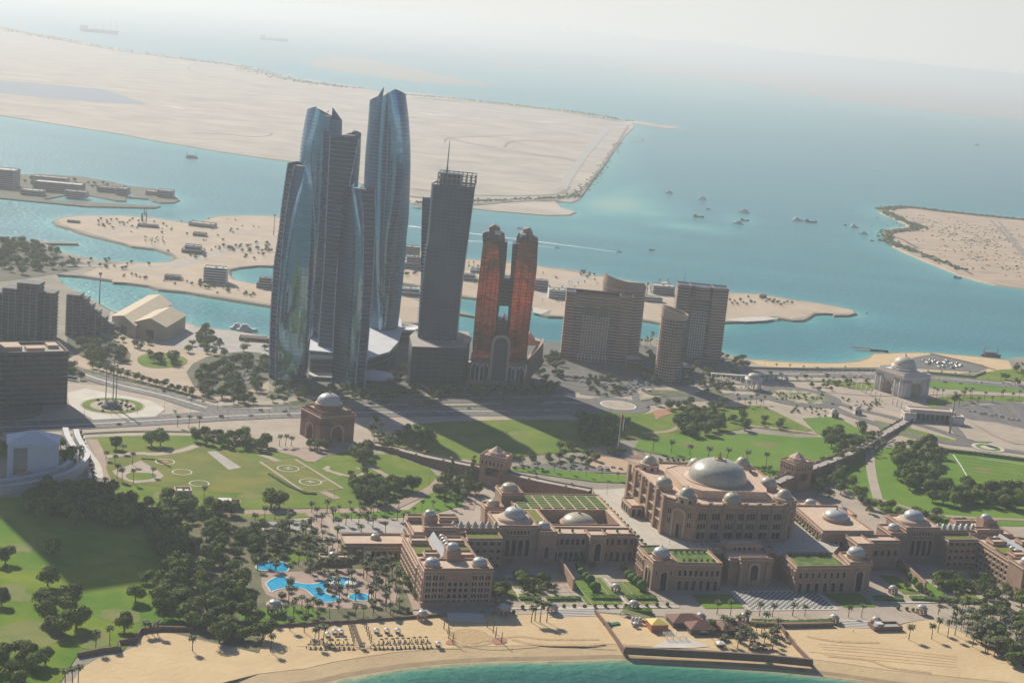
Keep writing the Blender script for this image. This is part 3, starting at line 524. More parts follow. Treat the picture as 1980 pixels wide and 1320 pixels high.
def skyscraper(name,label,Y,zb,edges,facets,depth,group=None):
    """edges: list of (pts, dy); facets: list of (i,j,partname,material,bulge,kind)"""
    E=[edge(p,Y+dy,zb) for p,dy in edges]
    L,Rr=E[0],E[-1]; c=L[0](zb); c2=Rr[0](zb); ox,oy=(c[0]+c2[0])/2,Y
    root=thing(name,label,'skyscraper',(ox,oy,0),0,group)
    zt=min(L[1],Rr[1])
    bl=(lambda z:(L[0](z)[0]*.75+Rr[0](z)[0]*.25,Y+depth), L[1]); br=(lambda z:(L[0](z)[0]*.25+Rr[0](z)[0]*.75,Y+depth), Rr[1])
    for (i,j,pn,mt,bulge,kind) in facets:
        mb=MB(); facet(mb,E[i],E[j],zb,0,44,6,bulge,ox,oy,zta=E[i][1]-11 if kind=='notch' else None); o=mb.build(pn,mt,root)
        if kind=='balc':
            m2=MB(); balconies(m2,E[i],E[j],zb+5,min(E[i][1],E[j][1])-2,4.6,1.7,ox,oy); m2.build('balcony_slabs',m_slab,root)
            for e in (E[i],E[j]):
                m3=MB(); pr=None; z=zb
                while z<e[1]:
                    p=e[0](z); q=(p[0]-ox,p[1]-oy-1.2,z)
                    if pr: m3.tube(pr,q,0.75,seg=4)
                    pr=q; z+=12
                m3.tube(pr,(e[0](e[1])[0]-ox,e[0](e[1])[1]-oy-1.2,e[1]),0.75,seg=4); m3.build('edge_fin',m_fin,root)
    mb=MB(); facet(mb,Rr,br,zb,0,20,2,0,ox,oy); facet(mb,br,bl,zb,0,20,3,0,ox,oy); facet(mb,bl,L,zb,0,20,2,0,ox,oy); mb.build('rear_facade',gl_dark,root)
    # inside faces of the crown blades + recessed roof
    zr=min(e[1] for e in E)-4
    P=[e[0](zr) for e in E]+[br[0](zr),bl[0](zr)]
    mb=MB(); mb.add([(x-ox,y-oy,zr) for x,y in P],[tuple(range(len(P)))]); mb.build('roof',gr_conc,root)
    cx=sum(p[0] for p in P)/len(P)-ox; cy=sum(p[1] for p in P)/len(P)-oy
    mb=MB(); mb.box(cx-6,cx+6,cy-5,cy+5,zr,zr+7); mb.box(cx+2,cx+9,cy-8,cy-2,zr,zr+4); mb.tube((cx,cy,zr+7),(cx+5,cy,zr+13),.5); mb.build('roof_plant',m_metal,root)
    return root
EG='cluster of five glass skyscrapers'
skyscraper('glass_skyscraper','tallest of the curved blue glass skyscrapers, with pointed blades at its crown',1775,24,[
 ([(714.8,194.6),(711,244),(706.6,291),(703.3,357),(702,430),(702,520),(704,600),(708,650)],16),
 ([(731,186),(722,244),(719.5,326),(716,400),(714,480),(715,560),(720,645)],4),
 ([(743,167.6),(737,215),(732,290),(728,400),(727,480),(728,560),(732,645)],-1),
 ([(764,172.3),(772,215),(777,260),(779.3,300),(779,338),(774.6,385),(765,432),(761,445),(757.5,491),(753.7,556),(748,620),(745,645)],-4),
 ([(784.7,182.4),(791,232),(794,291),(794,326),(792,385),(790,432),(787,445),(783.3,504),(779.4,543),(774,594),(769,635)],18)],
 [(0,1,'side_facade',gl_dark,1,''),(1,2,'narrow_facade',gl_dark,.5,''),(2,3,'main_facade',gl_blue,5,'notch'),(3,4,'dark_facade',gl_dark,1.5,'')],44,EG)  # narrow dark facets use the deeper blue glass
skyscraper('glass_skyscraper','second tallest blue glass skyscraper, behind the balcony tower, with twin pointed blades',1700,22,[
 ([(594,211.5),(586,250),(580,291),(577.5,310),(572,380),(568,460),(570,560),(578,650)],14),
 ([(611.5,206),(604,240),(596,263),(589,300),(586,380),(586,460),(590,560),(594,650)],-2),
 ([(638.5,230),(637,262),(634,338),(631,400),(627,460),(621,517),(616,569),(613,620),(612,660)],-4),
 ([(661.5,232.6),(661,262.7),(659,340),(654,430),(646,520),(640,600),(636,660)],16)],
 [(0,1,'dark_facade',gl_dark,1,''),(1,2,'main_facade',gl_blue,4,''),(2,3,'side_facade',gl_dark,1,'')],40,EG)
t=[o for o in C.objects if o.name=='glass_skyscraper.001'][0]
mb=MB(); a=at(643,207.5,1716); b2=at(661.5,233,1716); c2=at(640,236,1716); lx,ly=t.location.x,t.location.y
mb.add([(a[0]-lx,a[1]-ly,a[2]),(b2[0]-lx,b2[1]-ly,b2[2]),(c2[0]-lx,c2[1]-ly,c2[2]),(a[0]-lx,a[1]-ly+1.5,a[2]),(b2[0]-lx,b2[1]-ly+1.5,b2[2]),(c2[0]-lx,c2[1]-ly+1.5,c2[2])],[(0,2,1),(3,4,5),(0,1,4,3),(1,2,5,4),(2,0,3,5)]); mb.build('crown_blade',gl_dark,t)
skyscraper('glass_skyscraper','slender skyscraper with a full height ladder of balconies between bright fins',1655,25,[
 ([(638.5,265),(635,345),(631.5,408),(630,460),(626,530),(620,607),(616,667)],0),
 ([(693.7,267),(688,300),(677,354),(666,400),(660,460),(652,517),(647,600),(644,667)],-2),
 ([(698,257),(697,302.6),(692.5,356.6),(686,420),(682,500),(680,600),(680,667)],10)],
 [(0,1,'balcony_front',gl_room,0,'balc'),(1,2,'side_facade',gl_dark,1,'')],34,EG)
skyscraper('glass_skyscraper','nearest and lowest front skyscraper with a narrow balcony ladder on its right edge',1575,3,[
 ([(666.7,367),(661,385),(656,460),(660,453),(652,530),(647,620),(644,697.5),(643,744)],8),
 ([(685.4,354),(684,420),(682,500),(678,600),(672,680),(668,745)],-1),
 ([(686,366),(692,410),(699.5,455),(701,530),(698,620),(690.6,697.5),(685.5,746.5)],-4),
 ([(697,369.5),(702.3,408),(703,460),(702,556),(697,633),(688,736)],-3),
 ([(725.4,368),(726.5,440),(724.6,470),(722.8,517),(717.6,594.5),(711,672),(704.7,749)],2)],
 [(0,1,'side_facade',gl_dark,1,''),(1,2,'main_facade',gl_blue,3,''),(2,3,'dark_facade',gl_dark,.5,''),(3,4,'balcony_front',gl_room,0,'balc')],34,EG)
skyscraper('glass_skyscraper','leftmost glass skyscraper with a balcony ladder down its left edge',1567,3,[
 ([(557.5,315),(547,385),(538.7,460),(531,504),(524.5,594.5),(522,672),(522,736)],8),
 ([(570.4,319),(558.7,375),(548,455),(542.5,525),(537,594.5),(533.5,672),(533.5,739)],0),
 ([(588.7,325),(575,375),(562,430),(552,490),(545,560),(539,640),(537,739)],-4),
 ([(597,314),(603,361),(603,420),(601,466),(597,530),(594,594),(592,650),(588,730)],-6),
 ([(603,328),(610,400),(612.7,460),(610,530),(605,590),(601,646),(594,721)],10)],
 [(0,1,'balcony_front',gl_room,0,'balc'),(1,2,'dark_facade',gl_dark,.5,''),(2,3,'main_facade',gl_blue,4,''),(3,4,'side_facade',gl_dark,1,'')],36,EG)
# podium of the cluster
x0,y0=g(600,700); t=thing('podium_building','low curved white roofed podium between the glass skyscrapers','building',(x0,y0,3))
def rel(P,t): return [(x-t.location.x,y-t.location.y) for x,y in P]
zr=25
roofP=ccw(rel([g(*p,zr) for p in [(590,640),(640,630),(700,625),(773,617),(775,640),(768,660),(751,679),(712,690),(697,700),(660,682),(600,676),(592,668)]],t))
mb=MB(); mb.prism(roofP,0,zr-5,0,False); mb.build('wall',stripes('podium glass',(0.035,0.05,0.07),(0.14,0.15,0.16),6,0.14,rough=0.25),t)
cxp=sum(p[0] for p in roofP)/len(roofP); cyp=sum(p[1] for p in roofP)/len(roofP)
big=[(cxp+(x-cxp)*1.03,cyp+(y-cyp)*1.03) for x,y in roofP]
mb=MB(); mb.prism(big,zr-5,zr-3,0,True); mb.build('roof',mat('podium white roof',(0.60,0.60,0.60),(0.52,0.52,0.53),0.05,0.6),t)
fp=ccw(rel([g(*p,3) for p in [(598,726),(640,727),(644,720),(644,690),(598,690)]],t))
mb=MB(); mb.prism(fp,0,19,0,True); mb.build('front_block',MT['podium glass'],t)
mb=MB(); fb=ccw(rel([g(*p,3) for p in [(596,735),(641,737),(644,727),(598,724)]],t)); mb.prism(fb,3,4.5); mb.build('entrance_canopy',gr_white,t)
c=g(726,728,6); mb=MB(); mb.lathe(c[0]-x0,c[1]-y0,[(20,3),(20,4.5),(15,7),(8,8.6),(0,9)],28); mb.build('oval_canopy',MT['podium white roof'],t)
c=g(783,655,3); t2=thing('pavilion','small glass pavilion with a white arched roof between two skyscrapers','pavilion',(c[0],c[1],3)); mb=MB(); mb.lathe(0,0,[(17,0),(17,12)],28); mb.build('wall',MT['podium glass'],t2); mb=MB(); mb.lathe(0,0,[(19,12),(20,14),(17,16),(16,14),(0,13.5)],28); mb.build('roof',m_white,t2)
# ---- grey residential tower
gl_grey=stripes('grey slate glass',(0.02,0.05,0.09),(0.055,0.095,0.135),3.9,0.28,rough=0.3,metal=0.,spec=0.25,period2=5.2,frac2=0.14,dirv=(1,0.2,0),noise=((0.05,0.085,0.12),0.05),line_rough=0.5)
t=thing('residential_tower','dark grey skyscraper with open steel crown and thin mast, left of the copper towers','skyscraper',(-75,1650,0)); YB=1645
def E_(pts,dy,zb=47): return edge(pts,YB+dy,zb)
eL=E_([(834.5,354),(826,460),(824.5,466),(814,556),(809,620),(807.5,650)],4); eM=E_([(838,356),(830,460),(822,556),(817,620),(816,652)],-3)
eR=E_([(918,362),(915.5,385),(908,440),(896.6,517),(887.6,594.5),(882.4,659)],-3); eR2=E_([(919,358),(909,440),(899,517),(890,594),(885,655)],22)
for (a_,b_,n_) in ((eL,eM,'corner_facade'),(eM,eR,'main_facade'),(eR,eR2,'side_facade')):
    mb=MB(); facet(mb,a_,b_,47,0,40,6,2.5 if n_=='main_facade' else .3,-75,1650); mb.build(n_,gl_grey,t)
bl=(lambda z:(eL[0](z)[0]+4,YB+36),eL[1]); br=(lambda z:(eR2[0](z)[0]-3,YB+36),eR2[1])
mb=MB(); facet(mb,eR2,br,47,0,10,1,0,-75,1650); facet(mb,br,bl,47,0,10,1,0,-75,1650); facet(mb,bl,eL,47,0,10,1,0,-75,1650); mb.build('rear_facade',gl_dark,t)
m2=MB(); balconies(m2,eM,eR,52,min(eM[1],eR[1])-3,3.9,0.9,-75,1650,0,.45); m2.build('floor_ledges',mat('grey ledge',(0.018,0.042,0.07),rough=0.5),t)
m2=MB(); balconies(m2,(lambda z:(eL[0](z)[0]-1.2,YB+3),0),(lambda z:(eL[0](z)[0]+2.5,YB-1),0),52,150,3.9,1.3,-75,1650,0,.5); q=[((lambda z:(eL[0](z)[0]+1+75,YB-1650-.2,z)))(z) for z in (52,85,118,150)]
for a_,b_ in zip(q,q[1:]): m2.tube(a_,b_,.5,seg=4)
m2.f=m2.f; m2.build('corner_balconies',m_slab,t)
zr=min(eM[1],eR[1]); P=[e[0](zr) for e in (eL,eM,eR,eR2,br,bl)]; P=[(x+75,y-1650) for x,y in P]
mb=MB(); mb.add([(x,y,zr-1) for x,y in P],[tuple(range(6))]); mb.build('roof',gr_conc,t)
def pz(px,py,dy=0): x,y,z=at(px,py,YB+dy); return (x+75,y-1650,z)
a=pz(851,350); b=pz(889,352); mb=MB(); mb.box(a[0],b[0],a[1]+1,a[1]+22,zr-1,pz(851,335)[2]); mb.build('crown_core',gl_grey,t)
mb=MB(); xs_=[pz(848,333)[0]+k*(pz(920,337)[0]-pz(848,333)[0])/8 for k in range(9)]; zt=pz(870,335)[2]
for k,x in enumerate(xs_):
    for yy in (-1,30): mb.box(x-.55,x+.55,a[1]+yy,a[1]+yy+1.1,zr-1,zt)
for zz in (zt-1,zt-6,zt-12):
    mb.box(xs_[0],xs_[-1],a[1]-1.3,a[1]-.2,zz,zz+.9); mb.box(xs_[0],xs_[-1],a[1]+30,a[1]+31,zz,zz+.9); mb.box(xs_[0]-.6,xs_[0]+.6,a[1]-1,a[1]+31,zz,zz+.8); mb.box(xs_[-1]-.6,xs_[-1]+.6,a[1]-1,a[1]+31,zz,zz+.8)
mb.build('crown_frame',m_metal,t)
p=pz(864,333,10); q=pz(869,272,10); mb=MB(); mb.tube((p[0],p[1],p[2]-8),(p[0]+.3,p[1],q[2]),.9,.45); mb.tube((p[0],p[1],p[2]-8),(p[0],p[1],p[2]+6),1.6,1.2); mb.build('mast',m_metal,t)
aL=edge([(817,382),(814.7,440),(814,543),(810,600),(808,640)],YB+14,47); aR=edge([(834.5,382),(824.6,466),(817,556),(814,640)],YB+12,47); aB=edge([(834.5,384),(824.6,466),(818,556),(815,640)],YB+30,47)
mb=MB(); facet(mb,aL,aR,47,0,20,2,0,-75,1650); q=(lambda z:(aL[0](z)[0],YB+34),aL[1]); facet(mb,q,aL,47,0,20,1,0,-75,1650); zz=aL[1]; P=[aL[0](zz-1),aR[0](zz-1),(aR[0](zz-1)[0],YB+34),q[0](zz-1)]; mb.add([(x+75,y-1650,zz-1) for x,y in P],[(0,1,2,3)]); mb.build('lower_wing',gl_dark,t)
pod=ccw([(x+75,y-1650) for x,y in [g(*p,3) for p in [(786,722),(791,745),(893,748),(903,728),(900,712),(800,708)]]])
mb=MB(); mb.prism(pod,3,46,0,True,1); mb.build('podium_wall',[stripes('podium dark cladding',(0.02,0.03,0.045),(0.05,0.06,0.07),5,0.2,spec=0.25,rough=0.4,period2=9,frac2=0.1),gr_conc],t)
for x0_,x1_,y0_,y1_,h in ((-24,-12,-4,8,3),(-8,2,-8,0,2.5),(22,30,-2,10,4),(6,14,-9,-3,2)): mb=MB(); mb.box(x0_,x1_,y0_,y1_,46,46+h); mb.build('podium_roof_plant',m_trim,t)
# ---- copper twin towers
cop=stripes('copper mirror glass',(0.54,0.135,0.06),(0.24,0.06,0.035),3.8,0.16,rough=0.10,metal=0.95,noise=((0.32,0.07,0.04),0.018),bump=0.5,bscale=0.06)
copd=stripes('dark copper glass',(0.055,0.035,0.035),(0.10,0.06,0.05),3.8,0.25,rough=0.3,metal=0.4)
m_cs=mat('rose sandstone frame',(0.30,0.21,0.165),(0.25,0.175,0.14),0.2,0.8)
tx,ty=-12,1650; t=thing('copper_twin_tower','twin copper red glass towers joined by a high bridge above a tall pointed arch','skyscraper',(tx,ty,0))
def prismpx(mb,pts,Y,dep,mi=0):
    """extrude a front outline (pixels on the plane Y) backwards by dep metres"""
    P=[at(px,py,Y) for px,py in pts]; n=len(P)
    A=sum(P[i][0]*P[(i+1)%n][2]-P[(i+1)%n][0]*P[i][2] for i in range(n))
    if A<0: P=P[::-1]
    vs=[(x-tx,y-ty,z) for x,y,z in P]+[(x-tx,y-ty+dep,z) for x,y,z in P]
    mb.add(vs,[tuple(range(n)),tuple(range(2*n-1,n-1,-1))]+[(i,n+i,n+(i+1)%n,(i+1)%n) for i in range(n)],mi)
LT=[(934,468),(949,466),(964,470),(966,540),(960,600),(958,642),(950,660),(946,697),(913,694),(914,660),(921,580)]
RT=[(1001,472),(1014,466),(1040,472),(1038,520),(1030,584),(1022,650),(1017,701),(980,699),(978,660),(985,640),(992,560),(996,520)]
mb=MB(); prismpx(mb,LT,1650,34); mb.build('left_shaft',cop,t); mb=MB(); prismpx(mb,RT,1650,34); mb.build('right_shaft',cop,t)
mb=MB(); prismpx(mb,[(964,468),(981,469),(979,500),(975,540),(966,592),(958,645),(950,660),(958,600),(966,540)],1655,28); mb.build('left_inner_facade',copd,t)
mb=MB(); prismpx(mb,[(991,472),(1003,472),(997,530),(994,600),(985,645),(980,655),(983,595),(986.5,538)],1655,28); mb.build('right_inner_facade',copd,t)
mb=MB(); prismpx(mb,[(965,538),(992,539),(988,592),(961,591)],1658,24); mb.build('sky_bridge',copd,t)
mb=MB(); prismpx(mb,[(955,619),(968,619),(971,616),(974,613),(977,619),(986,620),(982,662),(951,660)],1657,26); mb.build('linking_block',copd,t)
mb=MB()
for pts in ([(946,660),(951,655),(982,656),(983,700),(946,698)],): prismpx(mb,pts,1656,26)
mb.build('lower_block',cop,t)
# vertical ribs
mb=MB()
for (x1,y1,x2,y2) in ((940,475,922,690),(947,500,930,640),(957,490,941,640),(962,520,950,650),(1007,520,992,690),(1013,490,1000,640),(1026,500,1010,640),(1034,500,1018,690)):
    a=at(x1,y1,1649.4); b=at(x2,y2,1649.4); mb.tube((a[0]-tx,a[1]-ty,a[2]),(b[0]-tx,b[1]-ty,b[2]),.45,seg=4)
mb.build('facade_ribs',copd,t)
for nm,pts in (('left_crown',[[(933,467),(933,452),(938,448),(946,448),(946,440),(956,434.5),(966,440),(967,449),(975,452),(976,470)]]),('right_crown',[[(998,472),(999,458),(1003,450),(1012,449),(1011,444),(1024,440.5),(1029,449),(1031,457),(1040,460),(1041,474)]])):
    mb=MB(); prismpx(mb,pts[0],1658,12); mb.build(nm,m_cs,t)
for nm,pts in (('left_crown_step',[(941,472),(942,458),(952,455),(962,455),(963,474)]),('right_crown_step',[(1004,474),(1004,462),(1012,456),(1022,456),(1024,474)])):
    mb=MB(); prismpx(mb,pts,1652,6); mb.build(nm,copd,t)
for c_,nm in (((963,450),'left_lantern'),((1011,455),'right_lantern')):
    a=at(c_[0],c_[1],1655); mb=MB(); mb.box(a[0]-tx-3.5,a[0]-tx+3.5,a[1]-ty-2.5,a[1]-ty+2.5,a[2]-2,a[2]+2); mb.build(nm,m_stone,t)
# stone base with tall arches
BZ=27
def lx(px,py,Y): p=at(px,py,Y); return p[0]-tx
mb=MB(); x0_=lx(911,697,1648); x1_=lx(1018,702,1648); mb.box(x0_,x1_,-3,32,3,BZ); mb.box(x0_-1,x1_+1,-4,33,BZ,BZ+1.6); mb.build('stone_base',m_cs,t)
def archmesh(w_,h_,depth=1.,pointed=1.3,mats=0,frame=.8,seg=8,pane=0.12):
    """free standing arch surround + dark pane, x along wall, z up, facing -y, back at y=0"""
    mb=MB(); ins=[(-w_/2,0)]; sp=h_-w_/2*pointed
    for k in range(seg+1):
        a=PI*k/seg; ins.append((-w_/2*math.cos(a),sp+math.sin(a)**0.8*w_/2*pointed))
    ins.append((w_/2,0)); sc=(w_/2+frame)/(w_/2)
    out=[(x*sc,z*1.0+(frame if z>0.01 else 0)) for x,z in ins]
    n=len(ins)
    mb.add([(x,-depth,z) for x,z in ins]+[(x,-depth,z) for x,z in out],[(i,i+1,n+i+1,n+i) for i in range(n-1)],0)
    mb.add([(x,-depth,z) for x,z in out]+[(x,0,z) for x,z in out],[(i,i+1,n+i+1,n+i) for i in range(n-1)],0)
    mb.add([(x,-depth,z) for x,z in ins]+[(x,-pane,z) for x,z in ins],[(i,n+i,n+i+1,i+1) for i in range(n-1)],0)
    mb.add([(x,-pane,z) for x,z in ins],[tuple(range(n))],1)
    return mb
am=archmesh(8.6,20,1.6,1.2).mesh('arch_bay',[m_stone,m_dark])
for px in (918,927,936,988,997,1006): put('arch_bay',am,t,(lx(px,720,1647),-3,3.6))
big=archmesh(15.5,53,2.4,1.25,frame=2.6).mesh('great_arch',[m_trim,stripes('arch glass',(0.05,0.055,0.06),(0.10,0.10,0.09),4,0.15,rough=0.3)])
put('great_arch',big,t,(lx(966,700,1646),-4,3.2))
mb=MB(); prismpx(mb,[(1014,742),(1020,700),(1051,662),(1049,706)],1668,30); mb.build('side_wing',m_cs,t)
mb=MB(); prismpx(mb,[(1017,655),(1024,644),(1034,657),(1044,660),(1042,668),(1016,668)],1690,14); mb.build('side_roof',m_trim,t)
# ---- beige slab buildings
m_bei=mat('beige stone bands',(0.42,0.30,0.225),(0.36,0.26,0.20),0.1,0.8)
gl_bei=mat('dark ribbon windows',(0.045,0.05,0.055),rough=0.25)
def banded(root,P,z0,z1,per,frac,m1=m_bei,name='spandrel_bands',out=0.5,top=None):
    """dark glass core with projecting stone bands on every floor"""
    P=ccw(P); cx=sum(p[0] for p in P)/len(P); cy=sum(p[1] for p in P)/len(P)
    mb=MB(); mb.prism(P,z0,z1,0); mb.build('glazing',gl_bei,root)
    L=[math.hypot(x-cx,y-cy) for x,y in P]; Q=[(cx+(x-cx)*(1+out/l),cy+(y-cy)*(1+out/l)) for (x,y),l in zip(P,L)]
    mb=MB(); z=z0; n=len(P)
    while z<z1-1:
        mb.prism(Q,z,min(z+per*frac,z1),0,True); 
        mb.add([(x,y,z) for x,y in Q],[tuple(range(n))[::-1]],0); z+=per
    mb.prism(Q,z1-3,z1+(top or 1.),0,False); mb.build(name,m1,root)
    mb=MB(); mb.add([(x,y,z1-.4) for x,y in Q],[tuple(range(n))]); mb.build('roof',m_palroof,root)
def arcpts(c,r,a0,a1,n=14): return [(c[0]+r*math.cos(R(a0+(a1-a0)*k/n)),c[1]+r*math.sin(R(a0+(a1-a0)*k/n))) for k in range(n+1)]
t=thing('apartment_block','broad beige apartment block with a lattice screen on its recessed front','building',(97,1812,3)); hL=82

banded(t,[(-37,2),(-26,0),(-26,26),(-37,26)],0,hL,3.6,.6); 
banded(t,[(28,0),(43,2),(43,26),(28,26)],0,hL,3.6,.6)
banded(t,[(-26,3),(28,3),(28,26),(-26,26)],0,hL-12,3.6,.3,mat('cream balcony bands',(0.46,0.42,0.33),rough=0.8),'balcony_bands')
banded(t,[(-26,0),(28,0),(28,26),(-26,26)],hL-12,hL,3.6,.6)
mb=MB()
for x in np.arange(-14,17,3.4): mb.box(x-.35,x+.35,.8,1.8,4,56)
for z in np.arange(4,57,3.4): mb.box(-14,16,.8,1.8,z-.3,z+.3)
mb.build('lattice_screen',m_stone,t)
for x in (-8,9): mb=MB(); mb.box(x-5,x+5,.6,2.6,58,67); mb.build('green_glass_panel',mat('green glazing',(0.07,0.10,0.055),rough=0.3),t)
for x in np.arange(-16,20,4.2): mb=MB(); mb.box(x-.5,x+.5,-.6,.6,0,9); mb.build('column',m_stone,t)
c=g(1195,690); t=thing('apartment_tower','curved beige banded tower with a sloping crown behind the broad block','building',(132,1868,3))
banded(t,arcpts((0,6),27,195,345)+[(26,22),(-26,22)],0,88,3.6,.6)
mb=MB(); P=arcpts((0,6),26.6,180,345)
mb.grid([[(x,y,87) for x,y in P],[(x,y,102-(k/len(P))*12) for k,(x,y) in enumerate(P)]],0,True); mb.grid([[(x*.96,y*.96,87) for x,y in P],[(x*.96,y*.96,102-(k/len(P))*12) for k,(x,y) in enumerate(P)]],0,True,True); mb.build('crown_screen',m_bei,t)
t=thing('round_tower','slim cylindrical tower with a tilted ring crown','building',(184,1742,3)); 
banded(t,arcpts((0,0),14.5,0,345,23),0,78,3.4,.32,m_trim,'balcony_rings',1.2)
mb=MB(); Q=arcpts((0,0),16,0,360,28); mb.grid([[(x,y,77) for x,y in Q],[(x,y,85-x*.25) for x,y in Q]],0,True); mb.grid([[(x*.93,y*.93,77) for x,y in Q],[(x*.93,y*.93,85-x*.25) for x,y in Q]],0,True,True); mb.grid([[(x*.93,y*.93,85-x*.25) for x,y in Q],[(x,y,85-x*.25) for x,y in Q]],0,False); mb.build('crown_ring',m_trim,t)
mb=MB(); mb.box(9,15,-11,-7,0,74); mb.build('corner_fins',gl_dark,t)
mb=MB()
for a in range(200,290,12):
    x,y=15.8*math.cos(R(a)),15.8*math.sin(R(a)); mb.tube((x,y,0),(x,y,75),.4,seg=4)
mb.build('balcony_posts',m_trim,t)
t=thing('apartment_tower','tall beige banded tower with a rounded recessed front at the right','building',(229,1880,3)); hR=93
banded(t,[(-30,-2),(-14,-4),(-14,24),(-30,24)],0,hR,3.6,.6); banded(t,[(14,-4),(33,0),(33,24),(14,24)],0,hR,3.6,.6)
banded(t,[(-14,2),(14,2),(14,24),(-14,24)],0,hR-14,3.6,.3,MT['cream balcony bands'],'balcony_bands'); banded(t,[(-14,-3)]+arcpts((0,3),11,205,335,8)+[(14,-3),(14,24),(-14,24)],hR-14,hR,3.6,.6)
mb=MB()
for x in np.arange(-9,10,3.): mb.box(x-.35,x+.35,-.2,.8,4,62)
for z in np.arange(4,63,3.4): mb.box(-9,9,-.2,.8,z-.3,z+.3)
mb.build('lattice_screen',m_stone,t)
mb=MB(); mb.tube((-22,10,hR),(-22,10,hR+14),.3); mb.build('mast',m_metal,t)
# ================================================================ PALACE
PO=(169.5,1151.6); PA=R(16); PZ=21.      # palace frame: origin, rotation, upper terrace height
def pl(u,v): return (PO[0]+u*math.cos(PA)-v*math.sin(PA), PO[1]+u*math.sin(PA)+v*math.cos(PA))
def inset(P,t):
    n=len(P); out=[]
    for i in range(n):
        a=Vector(P[i-1]); b=Vector(P[i]); c=Vector(P[(i+1)%n]); d1=(b-a).normalized(); d2=(c-b).normalized()
        n1=Vector((-d1.y,d1.x)); n2=Vector((-d2.y,d2.x)); k=n1+n2; k=k/max(k.dot(n1),.3)
        out.append((b.x+k.x*t,b.y+k.y*t))
    return out
def bay(w,h,n,kind='arch',dep=.55,frame=.45,z=0.,matset=None):
    """a group of n openings in one surround, centred on x=0, standing on z=0"""
    key=('bay',w,h,n,kind,dep)
    if key in MT: return MT[key]
    mb=MB(); pw=w/n
    for k in range(n):
        cx=-w/2+pw*(k+.5); hw=pw/2-.22; sp=h-(hw*1.2 if kind=='arch' else 0)
        ins=[(cx-hw,0)]
        if kind=='arch':
            for q in range(7): a=PI*q/6; ins.append((cx-hw*math.cos(a),sp+math.sin(a)*hw*1.2))
        else: ins+=[(cx-hw,h),(cx+hw,h)]
        ins.append((cx+hw,0))
        mb.add([(x,-.1,z_) for x,z_ in ins],[tuple(range(len(ins)))],1)
    # surround: sill, jambs, head, mullions
    mb.box(-w/2-frame,w/2+frame,-dep-.25,0,-.5,0,0); mb.box(-w/2-frame,-w/2,-dep,0,0,h+.2,0); mb.box(w/2,w/2+frame,-dep,0,0,h+.2,0); mb.box(-w/2-frame,w/2+frame,-dep,0,h+.2,h+.8,0)
    for k in range(1,n): x=-w/2+pw*k; mb.box(x-.2,x+.2,-dep*.8,0,0,h,0)
    MT[key]=mb.mesh('window',matset or [m_trim,m_dark]); return MT[key]
def row(root,A,B,z,me,n=None,step=None,m0=0.,name='window'):
    """n window units along the wall A->B (outside on the right hand side)"""
    dx,dy=B[0]-A[0],B[1]-A[1]; L=math.hypot(dx,dy); dx/=L; dy/=L
    n=n or max(1,int((L-2*m0)/step)); s=(L-2*m0)/n; rz=math.atan2(dy,dx)
    for k in range(n):
        t=m0+s*(k+.5); put(name,me,root,(A[0]+dx*t,A[1]+dy*t,z),rz)
def block(root,P,z0,z1,wall=None,roof=None,para=1.3,th=.7,zroof=None,cornice=.6,nm='wall'):
    P=ccw(P); I=inset(P,th); n=len(P); mb=MB(); mb.prism(P,z0,z1,0,False)
    mb.add([(x,y,z1) for x,y in P]+[(x,y,z1) for x,y in I],[(i,(i+1)%n,n+(i+1)%n,n+i) for i in range(n)])
    mb.add([(x,y,z1) for x,y in I]+[(x,y,z1-para) for x,y in I],[(i,(i+1)%n,n+(i+1)%n,n+i)for i in range(n)])
    mb.build(nm,wall or m_pal,root)
    flat_=MB(); flat_.add([(x,y,z1-para+.02) for x,y in I],[tuple(range(n))]); flat_.build('roof',roof or m_palroof,root)
    if cornice:
        O=inset(P,-cornice); mb=MB()
        for za in (z1-para-1.2,):
            mb.add([(x,y,za) for x,y in P]+[(x,y,za+.1) for x,y in O]+[(x,y,za+.8) for x,y in O]+[(x,y,za+.9) for x,y in P],[(k*n+i,k*n+(i+1)%n,(k+1)*n+(i+1)%n,(k+1)*n+i) for k in range(3) for i in range(n)])
        mb.build('cornice',m_trim,root)
    return P
def dome(root,c,z,r,h=None,drum=None,m=None,drumm=None,fin=True,nm='dome',seg=24,onion=.06,ribs=0):
    h=h or r*.95; drum=drum or r*.35
    mb=MB(); mb.lathe(c[0],c[1],[(r*1.08,z),(r*1.08,z+drum*.9),(r*1.14,z+drum*.9),(r*1.14,z+drum),(r*.98,z+drum)],seg)
    d=mb.build(nm,[drumm or m_trim],root) if False else None
    mb2=MB(); prof=[]
    for k in range(13):
        a=PI/2*k/12; prof.append((max(r*math.cos(a)*(1+onion*math.sin(2*a)),.02),z+drum+h*(math.sin(a)**.92)))
    prof.append((.02,z+drum+h*1.06)); mb2.lathe(c[0],c[1],prof,seg*2)
    o=mb2.build(nm,m or m_dome,root); dr=mb.build('drum',drumm or m_trim,o)
    if fin:
        f=MB(); zz=z+drum+h; f.lathe(c[0],c[1],[(r*.13,zz-.1),(r*.05,zz+r*.1),(r*.07,zz+r*.16),(.12,zz+r*.24),(.05,zz+r*.45)],6); f.build('finial',m_gold,o)
    return o
def pthing(name,label,cat='palace',group=None): return thing(name,label,cat,(PO[0],PO[1],0),PA,group)
